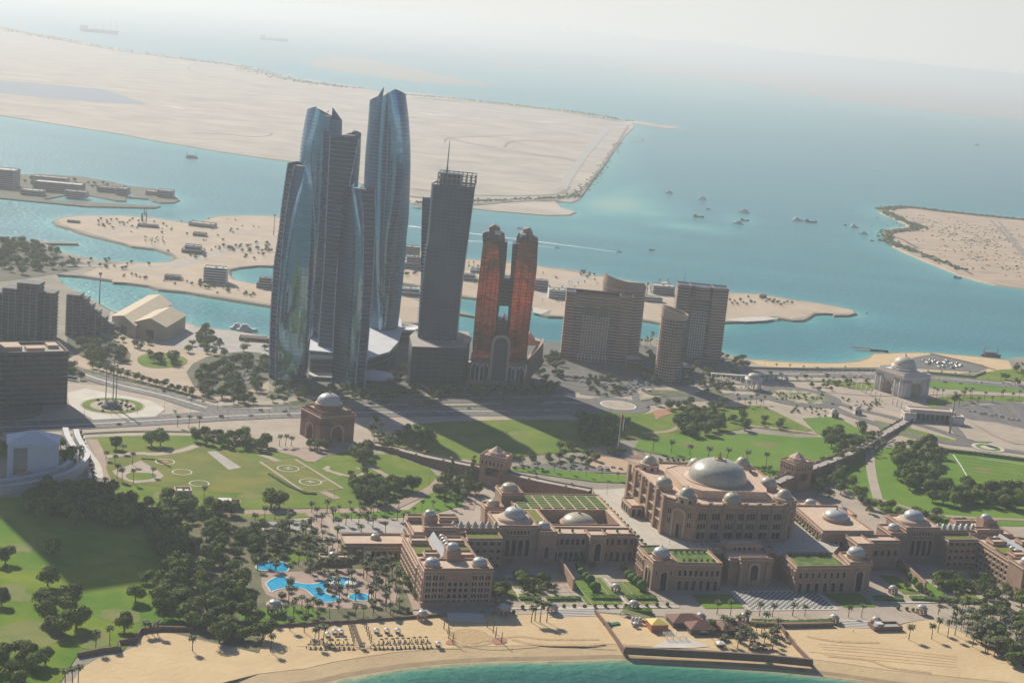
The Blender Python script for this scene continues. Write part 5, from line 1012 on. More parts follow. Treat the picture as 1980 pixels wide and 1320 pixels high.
# arch gate with silver dome (reddish)
def cubegate(label,px,py,s,h,rz,mw,mt,r,domem,colonn=False,ah=.55):
    t=rootat('monumental_gate',label,'gate',px,py,rz); hs=s/2
    ow=s*.17
    for sx in (-1,1):
        for sy in (-1,1):
            x=sx*(hs-(hs-ow)/2); y=sy*(hs-(hs-ow)/2); w_=(hs-ow)/2
            mb=MB(); mb.box(x-w_,x+w_,y-w_,y+w_,0,h*.8); mb.build('corner_pier',mw,t)
            if colonn:
                for q in (-1,1):
                    mb=MB(); mb.tube((x+q*w_*.55,y+sy*(w_+1),0),(x+q*w_*.55,y+sy*(w_+1),h*.7),.9,.8,10); mb.build('column',mt,t)
                    mb=MB(); mb.tube((x+sx*(w_+1),y+q*w_*.55,0),(x+sx*(w_+1),y+q*w_*.55,h*.7),.9,.8,10); mb.build('column',mt,t)
    block(t,[(-hs,-hs),(hs,-hs),(hs,hs),(-hs,hs)],h*.62,h,wall=mw,roof=mt,nm='upper_storey',cornice=.9)
    block(t,[(-hs*.86,-hs*.86),(hs*.86,-hs*.86),(hs*.86,hs*.86),(-hs*.86,hs*.86)],h-1,h+2.5,wall=mw,roof=mt,nm='attic',cornice=0)
    for k in range(4):
        a=k*PI/2; x=math.sin(a)*hs; y=-math.cos(a)*hs
        mb=MB(); am_=[( -ow,0)]
        # arched spandrel filling the top of the opening
        pts=[(-ow,h*.62)]+[(-ow*math.cos(PI*q/8),h*.62-ow*1.1+math.sin(PI*q/8)*ow*1.05) for q in range(9)]+[(ow,h*.62)]
        fs=[]; 
        vs=[(p[0],0,p[1]) for p in pts]+[(p[0],.01,h*.63) for p in pts]
        mb.add(vs,[(i,i+1,len(pts)+i+1,len(pts)+i) for i in range(len(pts)-1)]); q_=mb.build('arch_spandrel',mw,t,(x*.93,y*.93,0),a)
        put('arch_surround',archmesh(ow*2,h*.60,.8,1.1,frame=1.,pane=-.0).mesh('arch_surround',[mt,mw]) if False else bandarch(ow,h*.60),t,(x,y,0),a)
    mb=MB(); mb.lathe(0,0,[(r*1.25,h+2.4),(r*1.25,h+4.5),(r*1.05,h+4.6),(r*1.05,h+6)],8,smooth=False,ph=PI/8); mb.build('octagonal_base',mw,t)
    dome(t,(0,0),h+5.6,r,r*.85,.8,m=domem,drumm=mt,onion=.03)
    return t
def bandarch(ow,h):
    key=('bandarch',ow,h)
    if key in MT: return MT[key]
    mb=MB(); ins=[(-ow,0)]+[(-ow*math.cos(PI*q/8),h-ow*1.1+math.sin(PI*q/8)*ow*1.05) for q in range(9)]+[(ow,0)]; out=[(x*1.2,z+(1.3 if z>0 else 0)) for x,z in ins]; n=len(ins)
    mb.add([(x,-.7,z) for x,z in ins]+[(x,-.7,z) for x,z in out]+[(x,2,z) for x,z in ins],[(i,i+1,n+i+1,n+i) for i in range(n-1)]+[(i,2*n+i,2*n+i+1,i+1) for i in range(n-1)])
    MT[key]=mb.mesh('arch_surround',[m_trim]); return MT[key]
cubegate('massive red brown arch gate with a silver dome and gold spire by the avenue',631,846,36,27,R(38),mat('red brown gate stone',(0.30,0.15,0.11),(0.25,0.125,0.095),.15,.85),m_trim,11,m_domeg)
cubegate('white domed palace gate with paired columns near the corniche',1741,758,46,27,R(33),m_stone,m_stone,13,mat('cream dome',(0.52,0.47,0.36),(0.47,0.42,0.33),.5,.5),True)
# low white building in front of the white gate
t=rootat('reception_building','long low white reception building with a flat roof and columned ends','building',1757,812,R(6))
block(t,[(0,0),(52,0),(52,16),(0,16)],0,13,wall=m_stone,roof=m_palroof); row(t,(8,0),(46,0),1,bay(4,7,1,'rect'),7)
for x in (-8,48): block(t,[(x,-7),(x+13,-7),(x+13,5),(x,5)],0,10,wall=m_stone,roof=m_palroof); 
for px,py,l in ((1612,806,'small white domed guardhouse at the left of the white gateway'),(1657,800,'small white domed guardhouse at the right of the white gateway')):
    t=rootat('guardhouse',l,'guardhouse',px,py,R(10)); block(t,[(-4,-4),(4,-4),(4,4),(-4,4)],0,7,wall=m_stone,cornice=.4); dome(t,(0,0),6.4,3.,2.6,.4,m=MT['cream dome'],drumm=m_stone); row(t,(-4,-4),(4,-4),.5,bay(2,4,1),2)
t=rootat('fountain_pavilion','shaded white domed pavilion on columns left of the patterned flower bed','pavilion',1455,752,0)
for k in range(8): a=k*PI/4; mb=MB(); mb.tube((9*math.cos(a),9*math.sin(a),0),(9*math.cos(a),9*math.sin(a),11),.8,seg=8); mb.build('column',m_stone,t)
mb=MB(); mb.lathe(0,0,[(10.5,11),(10.5,13),(8,13.2)],16); mb.build('cornice',m_stone,t); dome(t,(0,0),13,7.6,6,.5,m=MT['cream dome'],drumm=m_stone)
for px,w_,l in ((1408,22,'shaded white colonnade left of the domed pavilion'),(1490,20,'shaded white colonnade right of the domed pavilion')):
    t=rootat('colonnade',l,'colonnade',px,738,R(8)); mb=MB(); mb.box(-w_,w_,-2,2,8,9.4); mb.build('roof_slab',m_stone,t)
    for x in np.linspace(-w_+1,w_-1,8): mb=MB(); mb.tube((x,0,0),(x,0,8),.6,seg=6); mb.build('column',m_stone,t)
# hangars
def hangar(label,A_,B_,D_,h,hr):
    a=Vector(g(*A_)); b=Vector(g(*B_)); dd=Vector(g(*D_)); e=b-a; f=dd-b; t=thing('hangar',label,'hangar',(a.x,a.y,3),math.atan2(e.y,e.x)); L=e.length; c=math.cos(-t.rotation_euler.z); s=math.sin(-t.rotation_euler.z); fx=f.x*c-f.y*s; fy=f.x*s+f.y*c
    P=[(0,0),(L,0),(L+fx,fy),(fx,fy)]; m1=mat('tan hangar cladding',(0.44,0.355,0.24),(0.40,0.32,0.22),.1,.8); m2=mat('tan hangar roof',(0.52,0.42,0.29),(0.47,0.38,0.26),.05,.8)
    mb=MB(); mb.prism(P,0,h,0,False); mb.add([(0,0,h),(L,0,h),(L/2,0,hr),(fx,fy,h),(L+fx,fy,h),(L/2+fx,fy,hr)],[(0,1,2),(5,4,3)]); mb.build('wall',m1,t)
    mb=MB(); mb.add([(-1,-1,h-.2),(L/2,-1,hr+.3),(L/2+fx,fy+1,hr+.3),(fx-1,fy+1,h-.2),(L+1,-1,h-.2),(L+fx+1,fy+1,h-.2)],[(0,1,2,3),(1,4,5,2)]); mb.build('roof',m2,t)
    mb=MB(); mb.box(L*.38,L*.62,-.3,-.05,0,h*.6); mb.build('door',m_dark,t)
hangar('tan gabled hangar nearer the water behind its twin',(216,635),(262,655),(330,610),15,21); hangar('large tan gabled hangar with a dark door facing the road',(259,650),(320,660),(358,636),17,24)
# waterfront apartments (left)
m_con=mat('grey concrete frame',(0.20,0.195,0.19),(0.14,0.14,0.145),.1,.85)
def stepblock(label,steps,nm='apartment_building',cat='building',group=None):
    x0,y0=g(*steps[0][0]); t=thing(nm,label,cat,(x0,y0,3),0,group)
    for (p,w_,d_,h) in steps:
        x,y=g(*p); x-=x0; y-=y0
        mb=MB(); mb.box(x,x+w_,y,y+d_,0,h); mb.build('core',mat('dark glazed core',(0.03,0.04,0.055),(0.06,0.07,0.085),.2,.4),t)
        mb=MB(); z=3.6
        while z<h: mb.box(x-1.2,x+w_+1.2,y-1.5,y+d_+1.2,z,z+.9); z+=3.8
        mb.box(x-1,x+w_+1,y-1,y+d_+1,h-.5,h+1.2); mb.build('floor_slabs',m_con,t)
        mb=MB()
        for xx in np.arange(x,x+w_+1,max(w_/4,7)): mb.box(xx-.7,xx+.7,y-1.7,y-.4,0,h)
        mb.build('frame_columns',m_con,t)
    return t
stepblock('massive dark waterfront apartment block at the far left with white roof clutter',[((-60,648),40,22,50),((4,655),14,20,56),((32,657),22,20,63),((72,655),16,18,52)])
stepblock('dark stepped apartment building shrinking towards the channel, right of the massive block',[((128,648),13,17,46),((142,648),12,17,42),((158,646),9,16,33),((172,646),9,15,26),((186,644),9,14,18),((200,644),9,12,10)])
def crane(label,px,py,h,z=3.):
    x,y=g(px,py,z); t=thing('tower_crane',label,'crane',(x,y,z),0.4); mb=MB()
    mb.box(-.8,.8,-.8,.8,0,h); mb.build('mast',m_metal,t); mb=MB(); mb.box(-8,26,-.6,.6,h,h+1.2); mb.build('jib',m_metal,t); mb=MB(); mb.box(-8,-5,-1,1,h-2,h); mb.build('counterweight',m_con,t)
def pylon(label,px,py,h,z=3.):
    x,y=g(px,py,z); t=thing('mast',label,'mast',(x,y,z)); mb=MB(); mb.tube((0,0,0),(0,0,h),.9,.6,5); mb.build('lattice_pole',m_metal,t); mb=MB(); mb.box(-1.6,1.6,-1.6,1.6,h-1,h+2.5); mb.build('head',m_metal,t)
pylon('lone tall mast standing at the channel edge',192,588,38); pylon('thin mast on the sand left of the skyscrapers',529,455,34); pylon('thin mast behind the round tower',1249,582,26)
# ---- marina peninsula buildings
cnt=[0]
def villa(label,px,py,w_,d_,h,rz=0.,m1=None,z=3.,group=None,tiers=1,nm='villa'):
    x,y=g(px,py,z); t=thing(nm,label,'building',(x,y,z),rz,group); m1=m1 or m_white
    for k in range(tiers):
        s=1-.28*k; zz=h*k/tiers; block(t,[(-w_*s/2,0),(w_*s/2,0),(w_*s/2,d_*s),(-w_*s/2,d_*s)],zz,h*(k+1)/tiers,wall=m1,roof=gr_white,cornice=0)
        fl=max(1,int(h/tiers/3.6))
        for q in range(fl): mb=MB(); mb.box(-w_*s*.46,w_*s*.46,-.25,-.05,zz+q*3.6+1,zz+q*3.6+2.9); mb.build('window_band',m_dark,t)
    return t
m_gv=mat('grey villa render',(0.27,0.27,0.27),(0.22,0.22,0.23),.2,.8); m_bv=mat('buff villa render',(0.42,0.35,0.27),(0.37,0.31,0.24),.2,.8)
for a in ((372,490,34,24,12,.1,m_gv,2,'grey two tiered building on the peninsula left of the skyscrapers'),(415,548,32,22,22,.1,m_white,1,'unfinished white concrete frame building above the channel'),(333,541,22,12,6,.1,m_gv,1,'low grey shed on the sand strip'),(512,558,24,16,15,.1,m_gv,2,'grey villa beside the leftmost skyscraper'),(388,439,44,22,7,-.1,m_bv,1,'low buff building on a platform near the island shore'),(385,457,22,12,6,0,m_bv,1,'small flat shed on the peninsula sand'),(285,440,34,12,5,.1,m_bv,1,'long low shed on the peninsula sand'),(141,431,20,8,4,0,m_gv,1,'tiny grey hut near the island tip'),(793,572,36,24,11,.15,m_white,2,'white roofed villa between the skyscraper and the grey tower'),(800,520,34,24,20,.15,m_gv,2,'grey villa cluster behind the grey tower'),(795,498,28,20,18,.15,m_gv,1,'dark cube villa at the shore behind the grey tower'),(905,543,30,18,10,.1,m_gv,2,'grey villa right of the grey tower'),(922,528,22,14,7,.1,m_white,1,'small white villa near the palms right of the grey tower'),(1046,562,28,20,16,.1,m_gv,2,'grey villa right of the copper towers'),(1080,578,30,20,14,.1,m_white,1,'pale villa behind the broad apartment block'),(1283,570,34,26,14,.1,m_gv,1,'dark glazed square pavilion behind the round tower'),(1262,584,30,14,8,.1,m_white,1,'low white building between the two apartment groups'),(1475,576,12,8,6,.1,m_bv,1,'small square hut on the sandy cape'),(1700,680,26,4,2,.1,m_con,1,'short jetty deck at the beach end')):
    villa(a[8],a[0],a[1],a[2],a[3],a[4],a[5],a[6],tiers=a[7],nm='villa' if a[4]>9 else 'shed')
# islet buildings at the left
for k,(px,py,w_,d_,h) in enumerate(((-4,362,60,40,34),(60,378,40,26,10),(110,372,90,34,18),(145,382,40,20,12),(95,350,70,24,8),(205,372,36,20,10),(235,378,22,26,14),(298,378,34,24,8),(318,382,30,24,14))):
    villa(['tall dark block at the very left of the islet','low hall on the islet left part','long dark hall in the middle of the islet','buff hall beside the islet basin','wide flat hall along the far islet shore','grey block right of the islet middle','square grey block at the islet basin','low buff hall on the islet head','round ended grey block at the islet tip'][k],px,py,w_,d_,h,.05,[m_gv,m_bv,m_con,m_bv,m_bv,m_con,m_gv,m_bv,m_gv][k],z=2.5,nm='hall')
# low buildings at palace left / park
t=rootat('service_building','long low rosy building with a small dome beside the pool garden','building',664,1078,PA)
block(t,[(0,0),(46,0),(46,22),(0,22)],0,11,wall=m_pal); block(t,[(14,-3),(40,-3),(40,0),(14,0)],0,9,wall=m_pal); dome(t,(25,14),10,3.6,3,.6,m=m_dome); row(t,(14,-3),(40,-3),1,bay(3,5,1),6)
t=rootat('pool_pavilion','small domed pavilion at the head of the pool garden','pavilion',645,1092,PA); block(t,[(-10,0),(10,0),(10,9),(-10,9)],0,6,wall=m_pal); dome(t,(0,4),5.6,3.4,2.8,.3,m=m_domeg)
t=rootat('park_shelter','low flat roofed rosy shelter beside the dark trees south of the helipads','building',403,986,PA*.6); block(t,[(0,0),(24,0),(24,12),(0,12)],0,6,wall=m_pal,cornice=0); mb=MB(); mb.box(7,17,3,10,5,7.4); mb.build('roof_skylight',m_white,t)
t=rootat('plant_room','small square walled plant enclosure with pipes on top','building',338,962,0.3); block(t,[(0,0),(13,0),(13,11),(0,11)],0,6,wall=m_palroof,para=3,cornice=0); mb=MB(); mb.box(2,6,3,8,3,5); mb.box(8,11,3,8,3,4.6); mb.build('cooling_units',m_white,t)
# garden screen walls
def gwall(label,pts,h,wd=1.2,m1=None,piers=0):
    P=[g(*p) for p in pts]; x0,y0=P[0]; t=thing('garden_wall',label,'wall',(x0,y0,3)); P=[(x-x0,y-y0) for x,y in P]; Lf,Rt=ribbon(P,wd); n=len(P); mb=MB()
    mb.add([(x,y,-.5) for x,y in Lf]+[(x,y,h) for x,y in Lf]+[(x,y,h) for x,y in Rt]+[(x,y,-.5) for x,y in Rt],[(k*n+i,(k+1)*n+i,(k+1)*n+i+1,k*n+i+1) for k in range(3) for i in range(n-1)]+[(0,3*n,2*n,n),(n-1,2*n-1,3*n-1,4*n-1)])
    mb.build('wall_body',m1 or m_wall,t); return t
gwall('tall thin sunlit screen wall running through the left garden',[(1080,1099),(1108,1142)],9,1.4,m_pal); gwall('tall thin sunlit screen wall in the right garden',[(1738,1100),(1787,1147)],9,1.4,m_pal)
gwall('brown wall dividing the beach from the sandy beach club terrace',[(1150,1185),(1172,1212),(1207,1262)],3); gwall('long brown sea wall below the beach club terrace',[(1207,1262),(1300,1267),(1400,1272),(1480,1277),(1570,1286)],4.5,2.); gwall('brown wall closing the terrace on its right side',[(1570,1286),(1540,1255),(1508,1214)],3)
gwall('low curving wall between the grass and the beach',[(150,1270),(200,1260),(232,1258),(228,1246),(262,1240),(272,1222),(310,1218),(375,1220)],3); gwall('hedged retaining wall under the chequered paving',[(1452,1208),(1520,1212),(1610,1210)],3.,3,m_wall)
gwall('low wall behind the pool beach',[(515,1212),(640,1206),(780,1196),(860,1190)],2); gwall('corniche sea wall along the beach road',[(1420,712),(1500,714),(1600,716),(1700,717),(1790,722),(1880,730),(1905,720)],3.,1.6,gr_conc)
gwall('long low wall between the car park and the beach',[(1798,684),(1877,702),(1925,716)],1.5,1.,m_trim)
# steps to beach
for pts,l in (([(1055,1183),(1148,1181)],'pale steps down to the beach left of the terrace'),([(1622,1203),(1688,1206)],'pale steps between the two kiosks'),([(865,1190),(935,1192)],'shaded steps below the hotel wing')):
    a=Vector(g(*pts[0])); b=Vector(g(*pts[1])); d=b-a; t=thing('beach_steps',l,'steps',(a.x,a.y,3),math.atan2(d.y,d.x)); mb=MB()
    for k in range(5): mb.box(0,d.length,-2.2*k,-2.2*k+2.2,0,1.6-.3*k)
    mb.build('treads',gr_white,t)
# beach club
t=rootat('beach_club','beach club building with three brown hipped roofs','building',1308,1224,PA); 
for x,y,w_,d_ in ((0,8,24,16),(8,-4,24,15),(30,-6,24,15)):
    mb=MB(); mb.box(x+1,x+w_-1,y+1,y+d_-1,0,4.2); mb.build('wall',mat('dark brown club wall',(0.12,0.10,0.08),rough=.8),t)  # one dark brown for all club walls
    mb=MB(); mb.add([(x,y,4),(x+w_,y,4),(x+w_,y+d_,4),(x,y+d_,4),(x+w_*.35,y+d_/2,7.8),(x+w_*.65,y+d_/2,7.8)],[(0,1,5,4),(1,2,5),(2,3,4,5),(3,0,4),(3,2,1,0)]); mb.build('hipped_roof',mat('brown shingle roof',(0.22,0.105,0.075),(0.17,0.085,0.06),.5,.8),t)
t=rootat('beach_hut','red brown hut with a bright yellow pyramid roof','hut',1270,1216,PA); mb=MB(); mb.box(-6,6,-5,6,0,5.4); mb.build('wall',mat('terracotta wall',(0.42,0.16,0.09),rough=.8),t); mb=MB(); mb.add([(-6.6,-5.6,5.3),(6.6,-5.6,5.3),(6.6,6.6,5.3),(-6.6,6.6,5.3),(0,.5,8)],[(0,1,4),(1,2,4),(2,3,4),(3,0,4),(3,2,1,0)]); mb.build('pyramid_roof',mat('yellow canvas roof',(0.70,0.52,0.16),rough=.7),t)
# pools
m_pool=mat('pool water',(0.015,0.30,0.52),(0.03,0.42,0.62),.35,.08,spec=.6,bump=.03,bscale=1.5)
sheet('pool_deck',[(505,1120),(520,1108),(600,1105),(680,1100),(740,1110),(770,1150),(760,1170),(640,1178),(560,1165),(515,1150)],gr_pave2,4,2,label='paved deck round the pools')
for pts,l in (([(496,1098),(505,1090),(530,1086),(550,1089),(557,1098),(552,1106),(535,1106),(520,1104),(505,1103)],'kidney shaped upper pool'),([(516,1128),(535,1117),(550,1117),(575,1128),(610,1130),(635,1120),(655,1116),(680,1120),(690,1128),(680,1136),(665,1137),(640,1134),(628,1142),(632,1150),(655,1156),(650,1163),(620,1164),(605,1152),(590,1140),(560,1136),(530,1142),(525,1145),(520,1137)],'long blue lagoon pool with rounded lobes'),([(680,1150),(700,1148),(715,1154),(708,1162),(690,1162),(675,1158)],'small oval pool right of the lagoon pool')):
    P=wpoly(pts,3.,4); mb=MB(); n=len(P); o=flat('pool',P,3.78,m_pool); del o['kind']; tag(o,l,'pool')
    O=inset(P,-1.2); rim=MB(); rim.add([(x,y,3.8) for x,y in P]+[(x,y,3.8) for x,y in O],[(i,n+i,n+(i+1)%n,(i+1)%n) for i in range(n)]); 
    r_=rim.build('pool_rim',gr_white,o)
t=rootat('water_slide_rock','white rockwork island with slides in the lagoon pool','rockwork',646,1134); mb=MB(); mb.lathe(0,0,[(6,0),(5,2),(3,3.4),(.1,4)],9,smooth=False); mb.build('rock',m_white,t); mb=MB(); mb.lathe(11,5,[(5,0),(4.2,2.5),(.1,3.2)],8,smooth=False); mb.build('rock',m_white,t)
# chequered paving
mb=MB(); x0,y0=g(1450,1180); 
for i in range(24):
    for j in range(14):
        if (i+j)%2==0:
            u=-2+i*2.2; v=-52-j*2.0-62; 
mb=MB()
for i in range(30):
    for j in range(15):
        if (i+j)%2==0:
            u=-18+i*2.2; v=-92-j*2.2; x,y=pl(u,v); x2,y2=pl(u+2.2,v); x3,y3=pl(u+2.2,v-2.2); x4,y4=pl(u,v-2.2); mb.add([(x4,y4,3.62),(x3,y3,3.62),(x2,y2,3.62),(x,y,3.62)],[(0,1,2,3)])
o=mb.build('chequered_paving',mat('dark paving squares',(0.10,0.11,0.12),rough=.7)); o['kind']='structure'
P=ccw([pl(-20,-90),pl(50,-90),pl(50,-127),pl(-20,-127)]); flat('plaza',P,3.55,gr_white)
P=ccw([pl(52,-96),pl(82,-96),pl(82,-122),pl(56,-122)]); flat('lawn',P,3.58,gr_lawn2); P=ccw([pl(-52,-96),pl(-22,-96),pl(-22,-122),pl(-52,-122)]); flat('lawn',P,3.58,gr_lawn2)
# garden quilt in the left court
for (u0,u1,v0,v1,m_) in ((-190,-182,-100,-60,gr_dry),(-136,-110,-112,-62,gr_lawn2),(-104,-84,-112,-70,gr_lawn),(-176,-150,-66,-56,gr_lawn),(118,132,-98,-60,gr_lawn),(140,152,-104,-64,gr_lawn2),(160,176,-110,-70,gr_dry)):
    flat('garden',ccw([pl(u0,v0),pl(u1,v0),pl(u1,v1),pl(u0,v1)]),3.6,m_)
for (u0,u1,v0,v1) in ((-196,-70,-120,-117),(-108,-106,-117,-62),(-182,-176,-117,-56),(100,190,-116,-113)): flat('path',ccw([pl(u0,v0),pl(u1,v0),pl(u1,v1),pl(u0,v1)]),3.66,gr_white)
# jetties
for pts,l in (([(1644,670),(1684,673)],'floating jetty bar off the beach end'),([(1655,676),(1700,679)],'low stone groyne at the beach end'),([(1200,262),(1235,266),(1244,273),(1215,277)],'thin breakwater loop off the desert island')):
    o=strip('groyne',pts,5,gr_rock,1,0 if len(pts)<3 else 3,z=.6); o['label']=l; o['category']='groyne'; del o['kind']
# ================================================================ VEGETATION
def clump_mesh(seed,rx,rz,zc,n,size,lobes=7,mat_=None,squash=.75,spread=.55):
    r=random.Random(seed); L=[]
    for k in range(lobes):
        a=r.random()*2*PI; d=spread*rx*math.sqrt(r.random()); L.append((d*math.cos(a),d*math.sin(a),zc+(r.random()-.45)*rz*.9,rx*(.38+.25*r.random())))
    mb=MB()
    for i in range(n):
        lx_,ly_,lz_,lr=L[r.randrange(lobes)]
        v=Vector((r.gauss(0,1),r.gauss(0,1),r.gauss(0,1))).normalized(); rr=lr*(.62+.42*r.random()); 
        if v.z<-.3 and r.random()<.6: v.z=-v.z
        p=Vector((lx_+v.x*rr,ly_+v.y*rr,lz_+v.z*rr*squash))
        nrm=(v+Vector((r.gauss(0,.28),r.gauss(0,.28),r.gauss(0,.28)+.2))).normalized(); t1=nrm.orthogonal().normalized(); t2=nrm.cross(t1); a=r.random()*PI; e1=t1*math.cos(a)+t2*math.sin(a); e2=nrm.cross(e1); s=size*(.6+.8*r.random()); s2=s*(.55+.3*r.random())
        mb.add([p-e1*s*.5,p-e2*s2*.5+nrm*.1*s,p+e1*s*.5,p+e2*s2*.5+nrm*.12*s],[(0,1,2,3)])
    return mb
def trunk_mesh(h,r0,seed,limbs=4,rx=3):
    r=random.Random(seed); mb=MB(); mb.tube((0,0,-.3),(.2,.1,h),r0,r0*.6,7)
    for k in range(limbs): a=k*2*PI/limbs+r.random(); mb.tube((.2,.1,h*.85),(rx*.55*math.cos(a),rx*.55*math.sin(a),h+rx*.6),r0*.5,r0*.2,5)
    return mb
PROTO={}
def proto(kind):
    if kind in PROTO: return PROTO[kind]
    k,i=kind
    if k=='tree': c=clump_mesh(10+i,5.2,3.6,5.0,1900,.95,10+i); cm=c.mesh('crown',[m_leaf]); tm=trunk_mesh(3.0,.42,i).mesh('trunk',[m_wood])
    elif k=='olive': c=clump_mesh(30+i,4.6,3.4,4.5,1500,.9,9,spread=.65); cm=c.mesh('crown',[m_leaf2]); tm=trunk_mesh(2.6,.35,i).mesh('trunk',[m_wood])
    elif k=='tall':
        c=MB()
        for q in range(4): d=clump_mesh(50+i*5+q,3.0-.45*q,2.4,3.6+q*3.3,380,.8,5); c.v_off=len(c.v); o=len(c.v); c.v+=d.v; c.f+=[[a+o for a in f] for f in d.f]; c.m+=d.m; c.sm+=d.sm
        cm=c.mesh('crown',[m_leaf2]); tm=trunk_mesh(9,.35,i,3,1.5).mesh('trunk',[m_wood])
    elif k=='shrub': c=clump_mesh(70+i,1.6,1.0,1.1,260,.55,5); cm=c.mesh('foliage',[m_hedge]); tm=trunk_mesh(.7,.1,i,3,.6).mesh('stem',[m_wood])
    elif k=='ball': c=clump_mesh(80+i,2.4,.6,2.6,520,.5,1,spread=0.,squash=.95); 
    if k=='ball':
        c=MB(); r=random.Random(5)
        for q in range(650):
            v=Vector((r.gauss(0,1),r.gauss(0,1),r.gauss(0,1))).normalized(); p=Vector((v.x*2.2,v.y*2.2,2.5+v.z*2.0)); t1=v.orthogonal().normalized(); t2=v.cross(t1); s=.42; c.add([p-t1*s,p-t2*s,p+t1*s,p+t2*s],[(0,1,2,3)])
        cm=c.mesh('foliage',[m_hedge]); tm=trunk_mesh(1.,.18,i,3,.6).mesh('stem',[m_wood])
    if k=='palm':
        r=random.Random(100+i); H=8.+i*1.6; mb=MB(); px_=0
        for q in range(4): mb.tube((.25*q*q*.12*(1 if i%2 else -1),0,H*q/4-.2),(.25*(q+1)**2*.12*(1 if i%2 else -1),0,H*(q+1)/4),.34-.04*q,.30-.04*q,7)
        tm=mb.mesh('trunk',[m_wood]); tx_=.25*16*.12*(1 if i%2 else -1); c=MB()
        for q in range(26):
            a=q*2.399+r.random()*.3; el=1.15-1.35*(q/26)+r.uniform(-.12,.12); L_=3.3+r.random()*.7; P=[]; x,z=0,0; e=el
            for s in range(6): P.append((x,z)); x+=L_/5*math.cos(e); z+=L_/5*math.sin(e); e-=.34
            ca,sa=math.cos(a),math.sin(a); W=[.12,.42,.55,.5,.35,.05]
            ctr=[(tx_+x*ca,x*sa,H+z) for x,z in P]
            Lf=[(cx-sa*w_,cy+ca*w_,cz-w_*.55) for (cx,cy,cz),w_ in zip(ctr,W)]; Rt=[(cx+sa*w_,cy-ca*w_,cz-w_*.55) for (cx,cy,cz),w_ in zip(ctr,W)]
            c.add(ctr+Lf,[(s,s+1,6+s+1,6+s) for s in range(5)]); c.add(ctr+Rt,[(s,6+s,6+s+1,s+1) for s in range(5)])
        cm=c.mesh('fronds',[m_palm])
    PROTO[kind]=(cm,tm); return PROTO[kind]
NAMES={'tree':('tree','tree'),'olive':('tree','tree'),'tall':('casuarina_tree','tree'),'shrub':('shrub','shrub'),'ball':('topiary','topiary'),'palm':('palm_tree','palm')}
VAR={'tree':4,'olive':3,'tall':2,'shrub':3,'ball':1,'palm':3}
rv=random.Random(42); COUNT={}
PL=[]
def plant(kind,x,y,s,label,group=None,z=3.1):
    i=rv.randrange(VAR[kind]); PL.append((kind,i,x,y,s,label,group,z,rv.random()*6.28,rv.uniform(.9,1.1),rv.uniform(.88,1.12)))
def plant_now(kind,i,x,y,s,label,group,z,rz,sx,sz):
    cm,tm=proto((kind,i)); nm,cat=NAMES[kind]
    t=thing(nm,label,cat,(x,y,z),rz,group); t.scale=(s*sx,s*sx,s*sz)
    put(cm.name.split('.')[0],cm,t); put(tm.name.split('.')[0],tm,t); COUNT[kind]=COUNT.get(kind,0)+1; return t
def inside(x,y,P):
    c=False; n=len(P)
    for i in range(n):
        x1,y1=P[i]; x2,y2=P[i-1]
        if (y1>y)!=(y2>y) and x<(x2-x1)*(y-y1)/(y2-y1)+x1: c=not c
    return c
def grove(pts,n,kinds,s0,s1,label,group,sep=6.,z=3.1):
    P=[g(*p) for p in pts]; x0=min(p[0] for p in P); x1=max(p[0] for p in P); y0=min(p[1] for p in P); y1=max(p[1] for p in P); Q=[]; tr=0
    while len(Q)<n and tr<n*200:
        tr+=1; x=rv.uniform(x0,x1); y=rv.uniform(y0,y1)
        if inside(x,y,P) and all((x-a)**2+(y-b)**2>sep*sep for a,b in Q): Q.append((x,y))
        if tr%(n*30)==0: sep*=.85
    for x,y in Q: plant(rv.choice(kinds),x,y,rv.uniform(s0,s1),label,group,z)
def one(kind,px,py,s,label,group=None): x,y=g(px,py); plant(kind,x,y,s,label,group)
def rowp(kind,pts,s,fmt,group,jit=0.):
    for k,(px,py) in enumerate(pts): one(kind,px,py,s*rv.uniform(.92,1.08),fmt%ORD[k],group)
def lin(a,b,n): return [(a[0]+(b[0]-a[0])*k/(n-1),a[1]+(b[1]-a[1])*k/(n-1)) for k in range(n)]
T=['tree','tree','olive']
grove([(255,990),(340,965),(400,990),(480,1000),(505,1060),(480,1110),(490,1180),(470,1205),(350,1215),(335,1120),(300,1060)],58,T,1.1,1.6,'dense tree in the dark wood between the grass and the pools','wood left of the pools',8)
grove([(345,1200),(440,1160),(500,1190),(512,1235),(480,1258),(400,1238)],13,['tree','olive'],1.2,1.6,'bushy tree in the rounded clump overhanging the beach','clump overhanging the beach',7)
grove([(75,1140),(115,1120),(150,1150),(155,1225),(120,1255),(85,1225)],9,['tree'],1.3,1.8,'large dark tree in the file of trees on the lower left grass','file of trees on the lower left grass',9)
grove([(-20,1270),(40,1262),(100,1285),(95,1320),(-20,1345)],9,['tree'],1.2,1.5,'dark tree in the bottom left corner grove','bottom left corner grove',8)
for px,py,l in ((10,1090,'round tree at the left edge of the bright grass, upper of two'),(2,1170,'round tree at the left edge of the bright grass, lower of two'),(240,1222,'spreading tree beside the low beach wall'),(262,1165,'small pale tree at the shadow edge on the lower left grass'),(100,1070,'lone tree in the middle of the long shadow on the grass'),(165,962,'round tree at the bend of the white walkway')): one('tree',px,py,1.35,l)
grove([(50,965),(130,960),(195,988),(230,992),(225,1015),(150,1020),(60,1010)],11,['tree'],1.2,1.6,'shaded tree behind the long shadow, below the white walkway','trees below the white walkway',9)
grove([(222,985),(262,985),(262,1020),(222,1020)],4,['tree'],1.4,1.6,'big round tree left of the park road','round trees beside the park road',8)
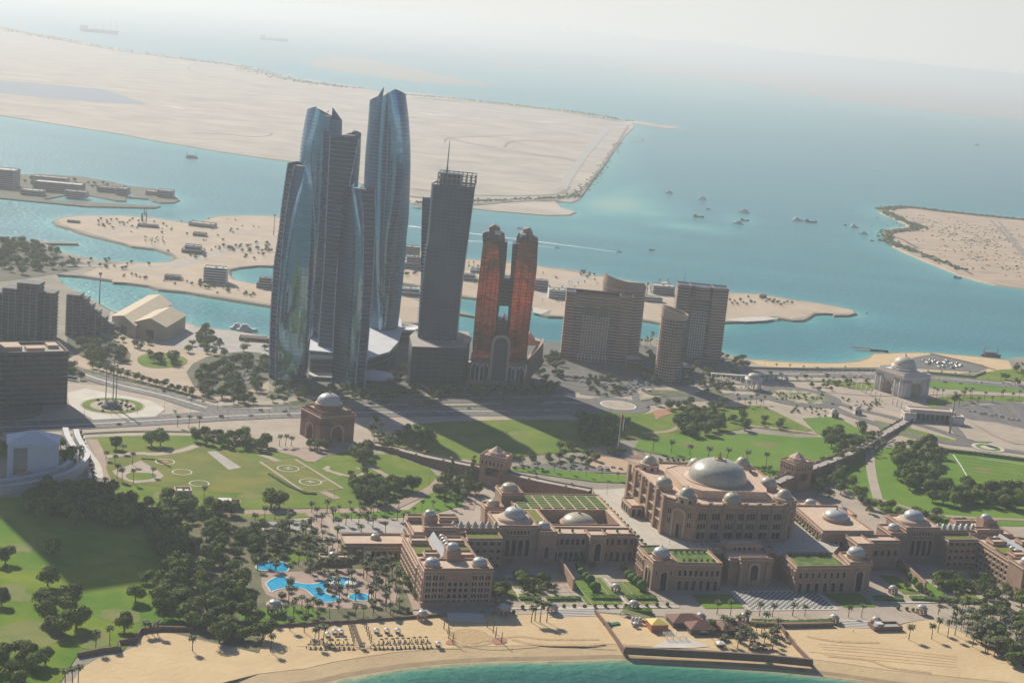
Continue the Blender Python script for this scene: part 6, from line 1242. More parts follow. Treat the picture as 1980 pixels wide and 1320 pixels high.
grove([(116,862),(148,862),(158,905),(118,912)],6,['tree'],1.1,1.3,'tree behind the white gate building','trees behind the white gate building',7); grove([(-10,850),(10,850),(10,900),(-10,900)],4,['tree'],1.,1.3,'tree at the left edge beside the white gate building','trees left of the white gate building',6)
grove([(368,842),(420,842),(520,862),(510,876),(440,868),(372,858)],16,T,1.1,1.5,'dark tree in the hedge like group left of the red brown gate','trees left of the red brown gate',8)
for px,py,l,s in ((224,868,'bushy tree at the upper left corner of the helipad lawn',1.4),(292,862,'largest broad tree on the helipad lawn, left half',1.7),(310,862,'largest broad tree on the helipad lawn, right half',1.6),(524,980,'wide dark tree below the dry helipad lawn, left one',1.8),(540,982,'wide dark tree below the dry helipad lawn, right one',1.7),(798,950,'round tree at the bend of the park road',1.5),(678,922,'small tree inside the curl of the winding path',.8),(704,918,'small tree at the mouth of the winding path',.9),(165,955,'tree on the traffic island',1.2),(1440,832,'lone tree beside the rosy footpath on the bright lawn',1.5)): one('tree',px,py,s,l)
grove([(676,940),(745,940),(748,975),(690,978)],11,T,1.3,1.6,'dark tree in the round grove right of the twin helipads','grove right of the twin helipads',7); grove([(755,940),(785,938),(782,958),(757,960)],4,['tree'],1.3,1.5,'tree in the small group before the park road bend','trees before the park road bend',6)
grove([(590,862),(640,868),(640,874),(600,872)],4,T,1.,1.2,'low tree at the foot of the red brown gate','trees at the foot of the red brown gate',6); grove([(672,868),(710,872),(720,898),(682,892)],5,T,1.2,1.5,'tree behind the apron of the red brown gate','trees behind the gate apron',7)
grove([(690,810),(790,815),(840,850),(830,885),(760,875),(700,860)],18,T,.9,1.2,'tree in the shaded park right of the red brown gate','shaded park trees',9)
grove([(852,915),(915,905),(925,940),(905,985),(860,990),(845,950)],22,['tall','olive'],1.,1.4,'slender grey green tree in the thicket left of the domed gatehouse','thicket left of the domed gatehouse',6)
grove([(1000,890),(1060,878),(1130,882),(1145,902),(1060,905),(1010,905)],11,T,.8,1.,'tree behind the ramp near the flag plaza','trees behind the ramp',8)
grove([(1110,812),(1180,808),(1215,825),(1210,860),(1150,866),(1120,850)],22,T,1.1,1.5,'dark tree in the wood left of the flagpole','wood left of the flagpole',9)
grove([(1308,812),(1345,800),(1392,820),(1395,842),(1340,846),(1310,836)],15,['tree'],1.4,1.9,'tall dark tree in the rounded grove on the lawn behind the palace','rounded grove behind the palace',8)
grove([(1390,808),(1430,806),(1515,822),(1510,830),(1420,822)],10,T,.8,1.1,'low tree in the loose row above the rosy footpath','loose row above the footpath',8); grove([(1255,785),(1300,778),(1400,785),(1400,800),(1300,800)],12,T,.9,1.2,'tree along the avenue behind the rounded grove','trees along the avenue',9)
grove([(1575,860),(1610,838),(1660,832),(1685,850),(1660,895),(1620,905)],22,T,1.2,1.6,'dark tree beside the right ramp','trees beside the right ramp',8)
grove([(1480,935),(1540,925),(1600,900),(1640,935),(1680,960),(1640,965),(1560,965)],20,T,1.1,1.5,'tree in the hollow behind the flat hall','trees behind the flat hall',8)
grove([(1722,870),(1790,860),(1818,880),(1805,925),(1830,950),(1770,960),(1735,930)],38,['tree'],1.3,1.8,'big dark tree in the wood at the left side of the sports field','wood beside the sports field',8)
grove([(1800,952),(1850,948),(1925,958),(1995,950),(1995,985),(1900,985),(1800,975)],26,['tree'],1.3,1.8,'big dark tree in the belt below the sports field','belt below the sports field',9)
grove([(1660,965),(1720,985),(1840,1008),(1850,1018),(1760,1016),(1680,1000)],16,T,.9,1.3,'small tree behind the right hotel wing','trees behind the right hotel wing',8)
grove([(135,690),(165,662),(230,680),(238,700),(180,705)],16,T,1.2,1.6,'shaded tree between the office block and the hangars','trees near the hangars',9); grove([(290,700),(345,690),(355,705),(320,716)],6,['olive'],1.2,1.5,'tree on the round lawn','trees on the round lawn',8)
grove([(375,745),(400,712),(470,690),(520,700),(520,745),(470,770),(400,772)],34,T,1.2,1.6,'tree in the broad wood left of the skyscrapers','wood left of the skyscrapers',9); grove([(360,660),(400,640),(432,650),(430,672),(380,676)],8,T,1.2,1.5,'tree between the large hangar and the quay','trees by the quay',8)
rowp('olive',lin((178,712),(372,765),15),1.05,'%s tree from the left in the row along the incoming boulevard','row along the incoming boulevard')
grove([(1880,1200),(1975,1170),(2000,1300),(1960,1290),(1900,1250)],17,['tree'],1.1,1.5,'dark tree at the bottom right garden edge','bottom right garden trees',7)
grove([(1795,1122),(1850,1120),(1862,1145),(1812,1148)],8,['tree'],.9,1.2,'tree in the shaded right hotel court','trees of the right hotel court',6); grove([(1885,1128),(1950,1125),(1960,1160),(1900,1165)],10,['olive'],.9,1.2,'tree below the rightmost hotel wing','trees below the rightmost wing',6)
for k,(px,py) in enumerate(((1010,1130),(1022,1138),(1000,1122),(1050,1128),(1058,1140),(1040,1135))): one('tree',px,py,(1.25,1.,.9,1.05,.8,.8)[k],['largest','second','farthest','fourth','rightmost','front'][k]+' round tree in the left hotel court','round court trees')
grove([(950,1140),(975,1140),(985,1162),(960,1166)],5,['tree'],.8,1.1,'tree hugging the right flank of the left hotel wing','trees by the left wing',5); grove([(785,1100),(806,1105),(815,1150),(800,1160),(788,1130)],6,['tree'],.7,1.,'tree beside the lit balcony side of the left hotel wing','trees beside the balconies',6)
# topiaries
for r_,pts in (('left',[(1118,1102),(1124,1112),(1133,1122),(1140,1132),(1150,1144)]),('right',[(1206,1102),(1214,1118),(1222,1126),(1232,1132),(1240,1142)]),):
    for k,(px,py) in enumerate(pts): one('ball',px,py,1.3+.12*k,'%s clipped ball tree from the back in the %s file of the left garden'%(ORD[k],r_),'ball trees of the left garden')
for k,(px,py) in enumerate([(1738,1098),(1750,1110),(1760,1122),(1768,1132),(1776,1142)]): one('ball',px,py,1.4,'%s clipped ball tree from the back beside the right screen wall'%ORD[k],'ball trees of the right garden')
rowp('ball',lin((1010,1177),(1290,1172),15),.62,'%s clipped round shrub from the left on the beach promenade','promenade shrubs')
rowp('ball',[(1736,1178),(1753,1180),(1765,1182)],.6,'%s clipped round shrub from the left by the right promenade','right promenade shrubs')
for px,py,l in ((789,1181,'clipped round shrub left of the beach edge kiosk, upper'),(793,1189,'clipped round shrub left of the beach edge kiosk, lower'),(932,1187,'dark clipped shrub on the shaded steps, left'),(954,1187,'dark clipped shrub on the shaded steps, right'),(993,1187,'sunlit clipped shrub right of the shaded steps kiosk')): one('ball',px,py,.6,l)
# terrace planters
def planter(x,y,z,s,label,group): plant('ball',x,y,s,label,group,z)
for k in range(17): u=-70.5; v=72-k*8.2; x,y=pl(u,v); planter(x,y,PZ if v>-24 else PZ,.62,'potted round shrub along the left edge of the raised terrace','potted shrubs on the left terrace edge')
for k in range(6): x,y=pl(-131+k*10.2+(5 if k>2 else 0),-20); planter(x,y,23.6,.5,'%s potted shrub from the left on the roof of the arcaded wing'%ORD[k],'potted shrubs on the arcaded wing roof')
for k in range(9): x,y=pl(86-.0*k,22-k*7.4); planter(*pl(80.5-0.3*k,26-k*6.6),PZ,.55,'potted shrub along the right edge of the raised terrace','potted shrubs on the right terrace edge')
for k in range(6):
    for j in range(2): planter(*pl(-55+k*4.6,-64-j*18),23.3,.5,'dark potted shrub edging the left roof lawn','shrubs of the left roof lawn')
for k in range(7): planter(*pl(36+k*5,-68),22.9,.5,'shaded potted shrub edging the right roof lawn','shrubs of the right roof lawn')
# hedges
def hedge(label,pts,wd,h,m1=None):
    P=[g(*p) for p in pts]; x0,y0=P[0]; t=thing('hedge',label,'hedge',(x0,y0,3.3)); r=random.Random(int(x0)); mb=MB(); cum=0
    core=MB(); Q=[(x-x0,y-y0) for x,y in P]; Lf,Rt=ribbon(Q,wd*.8); n=len(Q)
    core.add([(x,y,0) for x,y in Lf]+[(x,y,h*.85) for x,y in Lf]+[(x,y,h*.85) for x,y in Rt]+[(x,y,0) for x,y in Rt],[(k*n+i,(k+1)*n+i,(k+1)*n+i+1,k*n+i+1) for k in range(3) for i in range(n-1)]+[(0,3*n,2*n,n),(n-1,2*n-1,3*n-1,4*n-1)]); core.build('hedge_core',m_hedge,t)
    for (a,b) in zip(Q,Q[1:]):
        L=math.hypot(b[0]-a[0],b[1]-a[1]); d=((b[0]-a[0])/L,(b[1]-a[1])/L)
        for i in range(min(1400,int(L*wd*2.2))):
            s=r.random()*L; w_=(r.random()-.5)*wd; z=h*(.85+.2*r.random()) if abs(w_)<wd*.4 else h*r.random(); p=Vector((a[0]+d[0]*s-d[1]*w_,a[1]+d[1]*s+d[0]*w_,z)); e1=Vector((r.gauss(0,1),r.gauss(0,1),.4*r.gauss(0,1))).normalized()*.4; e2=Vector((r.gauss(0,1),r.gauss(0,1),.6*r.gauss(0,1))).normalized()*.35; mb.add([p-e1,p-e2,p+e1,p+e2],[(0,1,2,3)])
    mb.build('leaves',m_hedge,t)
hedge('clipped hedge closing the left hotel court',[(1005,1160),(1045,1159)],5,2.2); hedge('clipped hedge in front of the screen wall',[(1057,1160),(1122,1159)],5,2.2); hedge('wide clipped hedge block left of the garden axis',[(1142,1157),(1198,1158)],8,2.2); hedge('wide clipped hedge block right of the garden axis',[(1212,1158),(1268,1158)],8,2.2)
hedge('clipped hedge across the right garden, left length',[(1690,1158),(1745,1161)],7,2.2); hedge('clipped hedge across the right garden, right length',[(1760,1158),(1905,1166)],7,2.2); hedge('flowering hedge below the chequered paving',[(1454,1203),(1530,1206),(1608,1203)],5,2.2); hedge('thick hedge behind the beach club',[(1205,1182),(1260,1186)],7,3.)
hedge('hedge strip along the balcony side garden',[(762,1082),(778,1110),(790,1132)],6,1.6); hedge('long dark hedge behind the sports field',[(1818,872),(1900,881),(1990,893)],4,3.5); hedge('hedge below the helipads',[(520,918),(556,940),(590,955),(612,956)],3,1.5); hedge('low hedge right of the dry lawn',[(330,905),(303,890),(274,888)],2,1.)
# palms
rowp('palm',[(1262,872),(1298,875),(1333,881),(1369,886),(1405,892),(1443,896),(1481,903),(1520,910)],1.25,'%s palm from the left in the row on the lawn behind the palace','row of palms behind the palace')
grove([(560,1005),(640,1060),(700,1090),(780,1090),(795,1180),(700,1195),(650,1170),(575,1105),(500,1110),(480,1080)],62,['palm'],.85,1.15,'palm tree in the dense pool garden','pool garden palms',6); grove([(480,1020),(560,1010),(620,1040),(560,1080),(490,1075)],24,['palm','olive'],.9,1.2,'tree or palm at the top of the pool garden','upper pool garden trees',7)
grove([(520,1165),(600,1170),(700,1185),(780,1180),(785,1195),(640,1203),(520,1210)],22,['palm'],.8,1.,'palm along the inner edge of the pool beach','palms along the pool beach',5)
for px,py,l in ((608,1248,'lone palm with a round basin of sand on the beach'),(523,1260,'slim palm right of the clump overhanging the beach'),(372,1258,'lone palm on the open sand left of the clump'),(560,1218,'palm on the sand near the pool garden, leftmost of four'),(588,1222,'palm on the sand near the pool garden, second of four'),(616,1236,'palm on the sand near the pool garden, third of four'),(625,1240,'palm on the sand near the pool garden, rightmost of four'),(185,1255,'small palm on the grass beside the beach wall'),(212,1248,'palm at the bend of the low beach wall'),(126,1318,'tall palm in the bottom left corner, left of three'),(140,1326,'tall palm in the bottom left corner, middle of three'),(151,1318,'tall palm in the bottom left corner, right of three'),(281,1226,'palm behind the curving beach wall, left of three'),(294,1226,'palm behind the curving beach wall, middle of three'),(305,1228,'palm behind the curving beach wall, right of three')): one('palm',px,py,.95,l)
rowp('palm',[(1027,1203),(1034,1200),(1044,1203),(1057,1202)],1.1,'%s palm from the left of the four casting shadows on the open beach','four beach palms')
grove([(1375,1215),(1440,1212),(1510,1222),(1500,1262),(1420,1255),(1360,1240)],26,['palm'],.8,1.05,'palm among the dark cabanas of the beach club','beach club palms',6)
rowp('palm',[(1386,1187),(1412,1190),(1468,1191),(1493,1192),(1532,1190),(1556,1191),(1640,1193),(1665,1194)],.95,'%s palm from the left along the chequered forecourt','forecourt palms')
for px,py,l in ((1757,1236,'bushy palm cluster in front of the beach bar'),(1801,1235,'small palm on the right beach'),(1813,1222,'tall palm leaning over the right beach'),(1832,1232,'palm pair on the right beach with long shadow'),(1846,1228,'short palm left of the right beach grove'),(1880,1250,'squat palm on the open right beach')): one('palm',px,py,1.05,l)
grove([(1780,1178),(1860,1182),(1985,1210),(1990,1290),(1900,1265),(1850,1215)],52,['palm'],.85,1.15,'palm in the right beach grove','right beach palm grove',6)
grove([(1885,1228),(1925,1240),(1930,1268),(1890,1262)],8,['palm'],1.,1.2,'tall palm in the clump casting shadow on the right sand','right sand palm clump',4)
grove([(600,990),(790,988),(785,1028),(640,1045),(610,1010)],18,['palm'],.9,1.1,'palm along the drive north of the pools','palms along the drive',8); 
rowp('palm',lin((1010,905),(1225,932),8),.75,'%s palm from the left on the strip lawn behind the ramp','palms on the strip lawn')
for k,(px,py) in enumerate(((222,903),(256,900),(237,877),(226,926),(258,935),(236,930),(295,922),(205,890),(203,943),(184,978),(212,968),(394,962))): one('palm',px,py,1.,['palm beside the rosy path near the plain rings','tall palm at the paved corner of the helipad lawn','palm at the far edge of the paved patch','palm at the left of the paved patch','palm on the round green of the paved patch','short palm beside the round green','slim palm at the right tip of the paved patch','palm at the upper end of the rosy path','palm below the paved patch','palm on the lower park road verge, left','palm on the lower park road verge, right','palm beside the plant enclosure'][k])
rowp('palm',[(400,860),(412,862),(455,866),(470,868),(540,862),(552,863),(563,862),(343,825),(365,828),(385,828)],1.,'%s palm of the loose line between avenue and helipad lawn','avenue palms')
rowp('palm',lin((1500,714),(1900,731),16),.62,'%s palm from the left along the corniche beach wall','corniche palms')
grove([(1800,762),(1980,768),(1980,776),(1850,790),(1800,782)],20,['palm'],.8,1.,'palm right of the white domed gate','palms right of the white gate',7); grove([(1925,715),(1990,705),(1990,755),(1930,742)],12,['palm','tree'],.9,1.2,'palm or tree at the right corniche edge','right corniche trees',7)
grove([(700,830),(840,858),(830,880),(740,870)],14,['palm'],.8,1.,'thin palm in the shaded park','shaded park palms',6); grove([(1660,850),(1700,845),(1710,880),(1665,885)],12,['palm'],.9,1.1,'palm by the crossing right of the ramp','palms by the crossing',6); grove([(1420,775),(1480,780),(1470,790),(1420,788)],8,['palm'],.8,1.,'palm between the avenue and the oval flower bed','palms by the oval bed',6)
# distant small vegetation
grove([(-20,470),(60,472),(110,490),(115,510),(60,515),(-20,505)],20,['tree'],1.2,1.8,'dark tree on the low headland at the left','headland trees',10)
S_=['shrub']
for pts,n,l,gp,kk,s in (([(180,425),(260,422),(262,440),(190,446)],20,'small dark bush in rows on the island tip','island tip bushes',['olive'],.55),([(270,462),(330,465),(320,475),(275,474)],14,'small palm by the sand basin on the peninsula','peninsula palms',['palm'],.6),([(268,418),(282,416),(284,432),(272,430)],7,'upright bush in the tall pair on the peninsula','tall pair bushes',['tall'],.7),([(420,478),(530,466),(530,488),(440,490)],20,'bush along the peninsula road','peninsula road bushes',['olive'],.7),([(115,495),(300,512),(310,520),(200,522)],16,'bush on the causeway verge','causeway bushes',['olive'],.6),([(365,543),(400,545),(460,560),(440,565),(375,556)],14,'bush beside the unfinished frame building','bushes by the frame building',['olive'],.6),([(900,512),(930,515),(930,530),(905,532)],8,'small palm right of the grey tower','palms right of the grey tower',['palm'],.7),([(1120,525),(1150,532),(1140,540),(1122,536)],8,'small bush at the shore behind the copper towers','shore bushes',['olive'],.6),([(1400,572),(1470,577),(1560,588),(1500,592),(1410,590)],24,'small bush on the sandy cape','cape bushes',['olive'],.55),([(1235,560),(1290,545),(1300,560),(1260,590)],16,'small palm on the spit behind the round tower','spit palms',['palm'],.6),([(1230,668),(1265,655),(1270,668),(1235,675)],10,'palm on the quay between the apartment groups','quay palms',['palm'],.8),([(1060,685),(1085,684),(1080,705),(1060,705)],8,'small tree right of the copper towers','trees right of the copper towers',['olive'],.8),([(1390,690),(1440,695),(1450,712),(1400,715)],14,'tree at the left end of the corniche beach','trees at the beach start',['tree'],.8),([(10,345),(160,348),(250,362),(240,372),(30,360)],30,'dark tree on the built up islet','islet trees',['tree'],.8),([(1250,720),(1310,718),(1300,735),(1240,735)],10,'shaded tree before the round tower','trees before the round tower',['tree'],1.),([(1345,735),(1400,730),(1420,755),(1360,760)],14,'sunlit young tree right of the round tower','young trees right of the round tower',['olive'],.8),([(1110,735),(1180,728),(1200,742),(1130,750)],14,'small tree in the forecourt of the broad apartment block','forecourt trees',['olive'],.7),([(690,765),(760,762),(780,790),(700,785)],8,'shaded street tree at the skyscraper forecourt','forecourt street trees',['tree'],.8)):
    grove(pts,n,['shrub'] if False else kk,s*.9,s*1.2,l,gp,6)
for pts,n,l,gp in (([(1490,762),(1600,762),(1590,776),(1500,774)],26,'low shrub in the oval flower bed','oval bed shrubs'),([(185,775),(250,775),(260,795),(190,797)],22,'low shrub in the round monument garden','monument garden shrubs'),([(1625,770),(1700,775),(1710,800),(1640,792)],26,'shrub dotting the pale gravel before the white gate','gravel shrubs'),([(1520,785),(1600,790),(1595,806),(1530,800)],20,'shrub dotting the pale gravel below the oval bed','shrubs below the oval bed'),([(1230,890),(1330,888),(1500,912),(1510,922),(1400,900),(1280,896)],34,'shrub in the bed between lawn and palace','shrubs between lawn and palace')): grove(pts,n,['shrub'],.9,1.5,l,gp,4)
grove([(990,905),(1060,906),(1060,915),(1000,915)],8,['shrub'],1.,1.4,'shrub behind the left ramp wall','shrubs behind the ramp',3)
grove([(35,958),(120,952),(235,968),(262,1002),(240,1022),(150,1006),(60,992)],24,['tree'],1.3,1.8,'shaded tree in the thick band along the top of the long grass shadow','band at the top of the grass shadow',6)
grove([(255,1000),(335,985),(350,1080),(330,1120),(290,1060)],14,['tree','olive'],1.3,1.7,'outer tree on the left fringe of the dark wood','left fringe of the dark wood',7)
grove([(280,1120),(350,1100),(355,1215),(320,1215),(300,1180)],10,['tree','olive'],1.3,1.7,'tree on the lower left fringe of the dark wood','lower left fringe of the dark wood',7)
# more background planting, part of the mass beyond the 300 largest
for pts,n,kk,s0,s1,l,gp in (([(255,990),(340,965),(400,990),(505,1060),(490,1180),(350,1215),(300,1060)],30,T,.8,1.2,'dense tree in the dark wood between the grass and the pools','wood left of the pools'),
 ([(480,1000),(600,1010),(640,1060),(760,1085),(785,1180),(560,1195),(500,1120)],60,['olive','palm'],.6,.95,'small tree in the dense pool garden','pool garden small trees'),
 ([(1240,710),(1330,700),(1400,712),(1440,740),(1340,748),(1250,742)],24,T,.8,1.2,'shaded tree round the foot of the right towers','trees at the right towers'),
 ([(540,745),(700,755),(900,752),(1080,745),(1100,762),(800,768),(560,765)],46,T,.7,1.1,'shaded street tree before the skyscrapers','street trees before the skyscrapers'),
 ([(520,742),(640,752),(800,755),(1050,745),(1100,752),(1060,772),(800,772),(540,772)],60,T,.8,1.2,'shaded street tree before the skyscrapers','street trees before the skyscrapers'),
 ([(780,700),(800,690),(800,745),(770,752),(745,740)],14,T,.8,1.1,'tree in the gap between podium and grey tower','gap trees'),
 ([(1020,700),(1085,690),(1085,735),(1040,745)],16,T,.8,1.1,'tree between copper towers and apartments','trees right of the copper towers'),
 ([(1200,690),(1265,680),(1265,735),(1205,730)],18,T,.8,1.2,'tree between the apartment blocks','trees between apartment blocks'),
 ([(1100,845),(1200,850),(1210,900),(1130,900),(1050,895)],20,T,.8,1.1,'tree by the flag plaza','flag plaza trees'),
 ([(800,1085),(812,1085),(818,1160),(800,1165)],8,['olive'],.6,.8,'bush by the hotel wing','hotel wing bushes'),
 ([(1000,1105),(1070,1108),(1080,1150),(1010,1150)],10,['olive'],.5,.8,'small tree in the left hotel court','court small trees'),
 ([(1800,1105),(1900,1115),(1905,1150),(1810,1145)],14,['olive'],.6,.9,'tree in the right hotel court','right court small trees'),
 ([(60,700),(130,700),(200,740),(130,745)],12,T,.8,1.1,'tree by the boulevard','boulevard trees'),
 ([(-10,468),(60,472),(115,495),(150,512),(100,530),(-10,540)],44,['tree','olive'],1.0,1.5,'tree on the headland','headland trees'),
 ([(300,480),(520,470),(528,500),(450,510),(360,500)],26,['olive'],.4,.7,'bush on the peninsula','peninsula bushes'),
 ([(230,528),(420,545),(520,575),(500,582),(350,556),(240,540)],30,['olive'],.35,.6,'bush on the sand strip','sand strip bushes'),
 ([(200,425),(500,420),(525,455),(400,470),(250,450)],34,['olive'],.3,.55,'bush on the bare sand','bare sand bushes'),
 ([(900,505),(1150,535),(1240,560),(1240,600),(1090,600),(1000,570),(900,545)],44,['olive','palm'],.35,.6,'bush behind the copper towers','bushes behind the towers'),
 ([(780,500),(815,505),(812,545),(780,540)],12,['olive'],.5,.8,'bush','bushes by the villas'),
 ([(215,640),(350,670),(440,660),(520,665),(520,690),(360,690),(230,690)],22,T,.8,1.1,'tree between hangars and wood','trees by the hangars'),
 ([(420,770),(520,760),(560,770),(540,785),(450,784)],10,T,.8,1.1,'tree on the verge below the leftmost skyscraper','verge trees'),
 ([(1480,722),(1680,735),(1700,745),(1600,760),(1500,745)],26,['olive'],.5,.8,'small tree on the pale plaza near the corniche','plaza trees'),
 ([(1240,940),(1480,905),(1500,920),(1250,955)],10,['olive'],.5,.8,'small tree behind the palace','small trees behind the palace'),
 ([(1130,752),(1220,748),(1230,765),(1140,768)],14,['olive'],.5,.8,'small tree in the paved forecourt','paved forecourt trees'),
 ([(640,985),(800,980),(900,950),(905,975),(800,1000),(640,1010)],20,['palm'],.7,.9,'palm on the verge north of the left hotel wing','verge palms'),
 ([(1700,1120),(1990,1150),(1990,1200),(1800,1170)],26,['olive','palm'],.6,.9,'small tree in the right garden','right garden small trees'),
 ([(0,720),(60,730),(130,800),(0,810)],8,T,.8,1.1,'tree before the office block','trees before the office block'),
 ([(950,1060),(1240,1080),(1240,1100),(960,1100)],12,['olive'],.5,.7,'small tree at the foot of the arcaded wing','small trees at the arcaded wing')):
    grove(pts,n,kk,s0,s1,l,gp,4.5)
def flush_plants():
    big={'tree':300,'palm':290,'other':10**6}; cls=lambda k:'tree' if k in('tree','olive','tall') else 'palm' if k=='palm' else 'other'
    rest=[]
    for c_ in ('tree','palm','other'):
        L=[p for p in PL if cls(p[0])==c_]; L.sort(key=lambda p:-p[4]/math.hypot(p[2],p[3]))
        for k,p in enumerate(L):
            if k<big[c_]: plant_now(*p)
            else: rest.append(p)
        if c_=='other': continue
        R_=[p for p in rest if cls(p[0])==c_]
        if not R_: continue
        V=[];FA=[];MI=[];o=0; mats=[m_leaf,m_leaf2,m_palm,m_wood]
        for (kind,i,x,y,s,l,gp,z,rz,sx,sz) in R_:
            for me in proto((kind,i)):
                nv=len(me.vertices); a=np.empty(nv*3,np.float32); me.vertices.foreach_get('co',a); a=a.reshape(-1,3); mi=mats.index(me.materials[0])
                step=1 if (nv<900) else 2
                c,s_=math.cos(rz),math.sin(rz); b=np.stack([(a[:,0]*c-a[:,1]*s_)*s*sx+x,(a[:,0]*s_+a[:,1]*c)*s*sx+y,a[:,2]*s*sz+z],1); 
                fs=[tuple(v+o for v in p.vertices) for p in list(me.polygons)[::step]]; V.append(b); FA+=fs; MI+=[mi]*len(fs); o+=nv
        me=bpy.data.meshes.new('distant_trees'); me.from_pydata(np.concatenate(V).tolist(),[],FA); [me.materials.append(q) for q in mats]; me.polygons.foreach_set('material_index',MI); me.update()
        ob=bpy.data.objects.new('distant_trees' if c_=='tree' else 'distant_palms',me); C.objects.link(ob); ob['kind']='stuff'; ob['label']='mass of smaller farther trees' if c_=='tree' else 'mass of smaller farther palms'
flush_plants()
# ================================================================ SMALL THINGS
# cars
def carmesh(col,kind=0):
    key=('car',col,kind)
    if key in MT: return MT[key]
    cm=mat('car paint %s'%col,{'white':(.5,.5,.49),'silver':(.28,.29,.30),'dark':(.04,.045,.05),'red':(.30,.03,.02),'blue':(.05,.09,.2)}[col],rough=.3,spec=.6); mb=MB(); H=1.0 if kind==0 else 1.25
    P=[(-2.2,.35),(-2.25,.75),(-1.9,.9),(-1.3,H),(-.8,H+.5),(.9,H+.52),(1.5,H),(2.1,.92),(2.3,.7),(2.3,.35)] if kind==0 else [(-2.4,.4),(-2.4,1.3),(-2.2,1.9),(1.0,1.95),(1.6,1.3),(2.3,1.1),(2.4,.4)]
    n=len(P); mb.add([(x,-.88,z) for x,z in P]+[(x,.88,z) for x,z in P],[(i,n+i,n+(i+1)%n,(i+1)%n) for i in range(n)]+[tuple(range(n)),tuple(range(2*n-1,n-1,-1))],0)
    top=[(-.8,H+.5),(.9,H+.52)] if kind==0 else [(-2.2,1.9),(1,1.95)]
    if kind==0:
        mb.quad((-1.25,-.8,H+.04),(-1.25,.8,H+.04),(-.83,.76,H+.5),(-.83,-.76,H+.5),1); mb.quad((.93,-.76,H+.5),(.93,.76,H+.5),(1.46,.8,H+.04),(1.46,-.8,H+.04),1)
        for s in (-1,1): mb.quad((-1.1,s*.895,H),(1.3,s*.895,H),(.85,s*.895,H+.42),(-.75,s*.895,H+.42),1)
    else:
        for s in (-1,1): mb.quad((-2.1,s*.895,1.25),(1.4,s*.895,1.25),(1.,s*.895,1.8),(-2.0,s*.895,1.8),1)
    for x in (-1.4,1.4):
        for s in (-1,1): mb.tube((x,s*.7,.33),(x,s*.92,.33),.33,seg=8,mi=2)
    MT[key]=mb.mesh('car_body',[cm,m_dark,mat('tyre rubber',(.02,.02,.02),rough=.9)]); return MT[key]
rc=random.Random(9)
def car(px,py,rz,col,label,group=None,z=3.8,kind=None):
    x,y=g(px,py); o=bpy.data.objects.new('car',carmesh(col,rc.choice([0,0,1]) if kind is None else kind)); C.objects.link(o); o.location=(x,y,z); o.rotation_euler=(0,0,rz); tag(o,label,'car',group); return o
def cars(pts,n,cols,rz,label,group,sep=3.4):
    P=[g(*p) for p in pts]; x0=min(p[0] for p in P); x1=max(p[0] for p in P); y0=min(p[1] for p in P); y1=max(p[1] for p in P); Q=[]; tr=0
    while len(Q)<n and tr<6000:
        tr+=1; x=rc.uniform(x0,x1); y=rc.uniform(y0,y1); 
        c,s=math.cos(-rz),math.sin(-rz); u=round((x*c-y*s)/6.5)*6.5; v=round((x*s+y*c)/3.2)*3.2; x=u*c+v*s; y=-u*s+v*c
        if inside(x,y,P) and (x,y) not in Q: Q.append((x,y))
    for k,(x,y) in enumerate(Q):
        col=cols[k%len(cols)]; o=bpy.data.objects.new('car',carmesh(col,rc.choice([0,0,1]))); C.objects.link(o); o.location=(x,y,3.8); o.rotation_euler=(0,0,rz+rc.choice([0,PI])); tag(o,'%s %s'%(col,label),'car','%s %s'%(col,group))
cars([(1780,697),(1815,695),(1818,704),(1785,708)],10,['dark','silver'],R(20),'car parked in the left cluster of the corniche beach car park','cars in the left beach cluster')
cars([(1815,698),(1842,697),(1838,714),(1812,713)],14,['silver','dark','white'],R(20),'car parked in the middle cluster of the corniche beach car park','cars in the middle beach cluster'); cars([(1842,703),(1862,704),(1855,714),(1840,713)],9,['dark','white'],R(20),'car parked in the right cluster of the corniche beach car park','cars in the right beach cluster')
cars([(470,705),(500,690),(520,705),(470,745)],22,['white','silver'],R(60),'car parked beside the leftmost skyscraper','cars beside the leftmost skyscraper'); cars([(1210,738),(1260,730),(1262,760),(1215,762)],30,['white','silver','dark'],R(10),'car parked in the forecourt between the apartment blocks','cars between the apartment blocks')
cars([(1130,752),(1200,750),(1240,762),(1150,764)],16,['white','silver'],R(10),'car parked before the broad apartment block','cars before the broad block'); cars([(760,750),(820,745),(830,770),(770,775)],10,['white','dark'],R(0),'car in the shaded skyscraper forecourt','cars in the shaded forecourt')
cars([(1100,905),(1200,905),(1210,914),(1110,912)],10,['silver','white'],R(5),'car on the shaded parking strip behind the palace','cars on the shaded strip')
for a in ((549,797,.0,'white','white car on the avenue left of the red brown gate'),(338,797,-.9,'white','white van shaped car turning at the avenue junction',1),(230,822,.05,'dark','dark car alone on the wide avenue'),(317,758,-.6,'dark','dark car in the shade of the boulevard trees'),(369,774,-.7,'white','white car on the boulevard near the junction'),(393,778,-.7,'white','second white car on the boulevard near the junction'),(428,807,.1,'red','dark red large car on the avenue crossing',1),(857,803,.1,'white','white car in the gap of sunlight on the avenue'),(1210,870,-.5,'white','white car beside the flag plaza'),(1253,789,.3,'dark','dark car right of the roundabout'),(780,803,.05,'white','pale car in the shade on the avenue'),(1050,795,.05,'silver','silver car in the avenue shade before the copper towers'),(1862,1003,-.15,'white','white car on the lane behind the right hotel wing'),(1610,783,-.8,'dark','dark car leaving the oval roundabout')): car(*a[:4],a[4],kind=a[5] if len(a)>5 else 0)
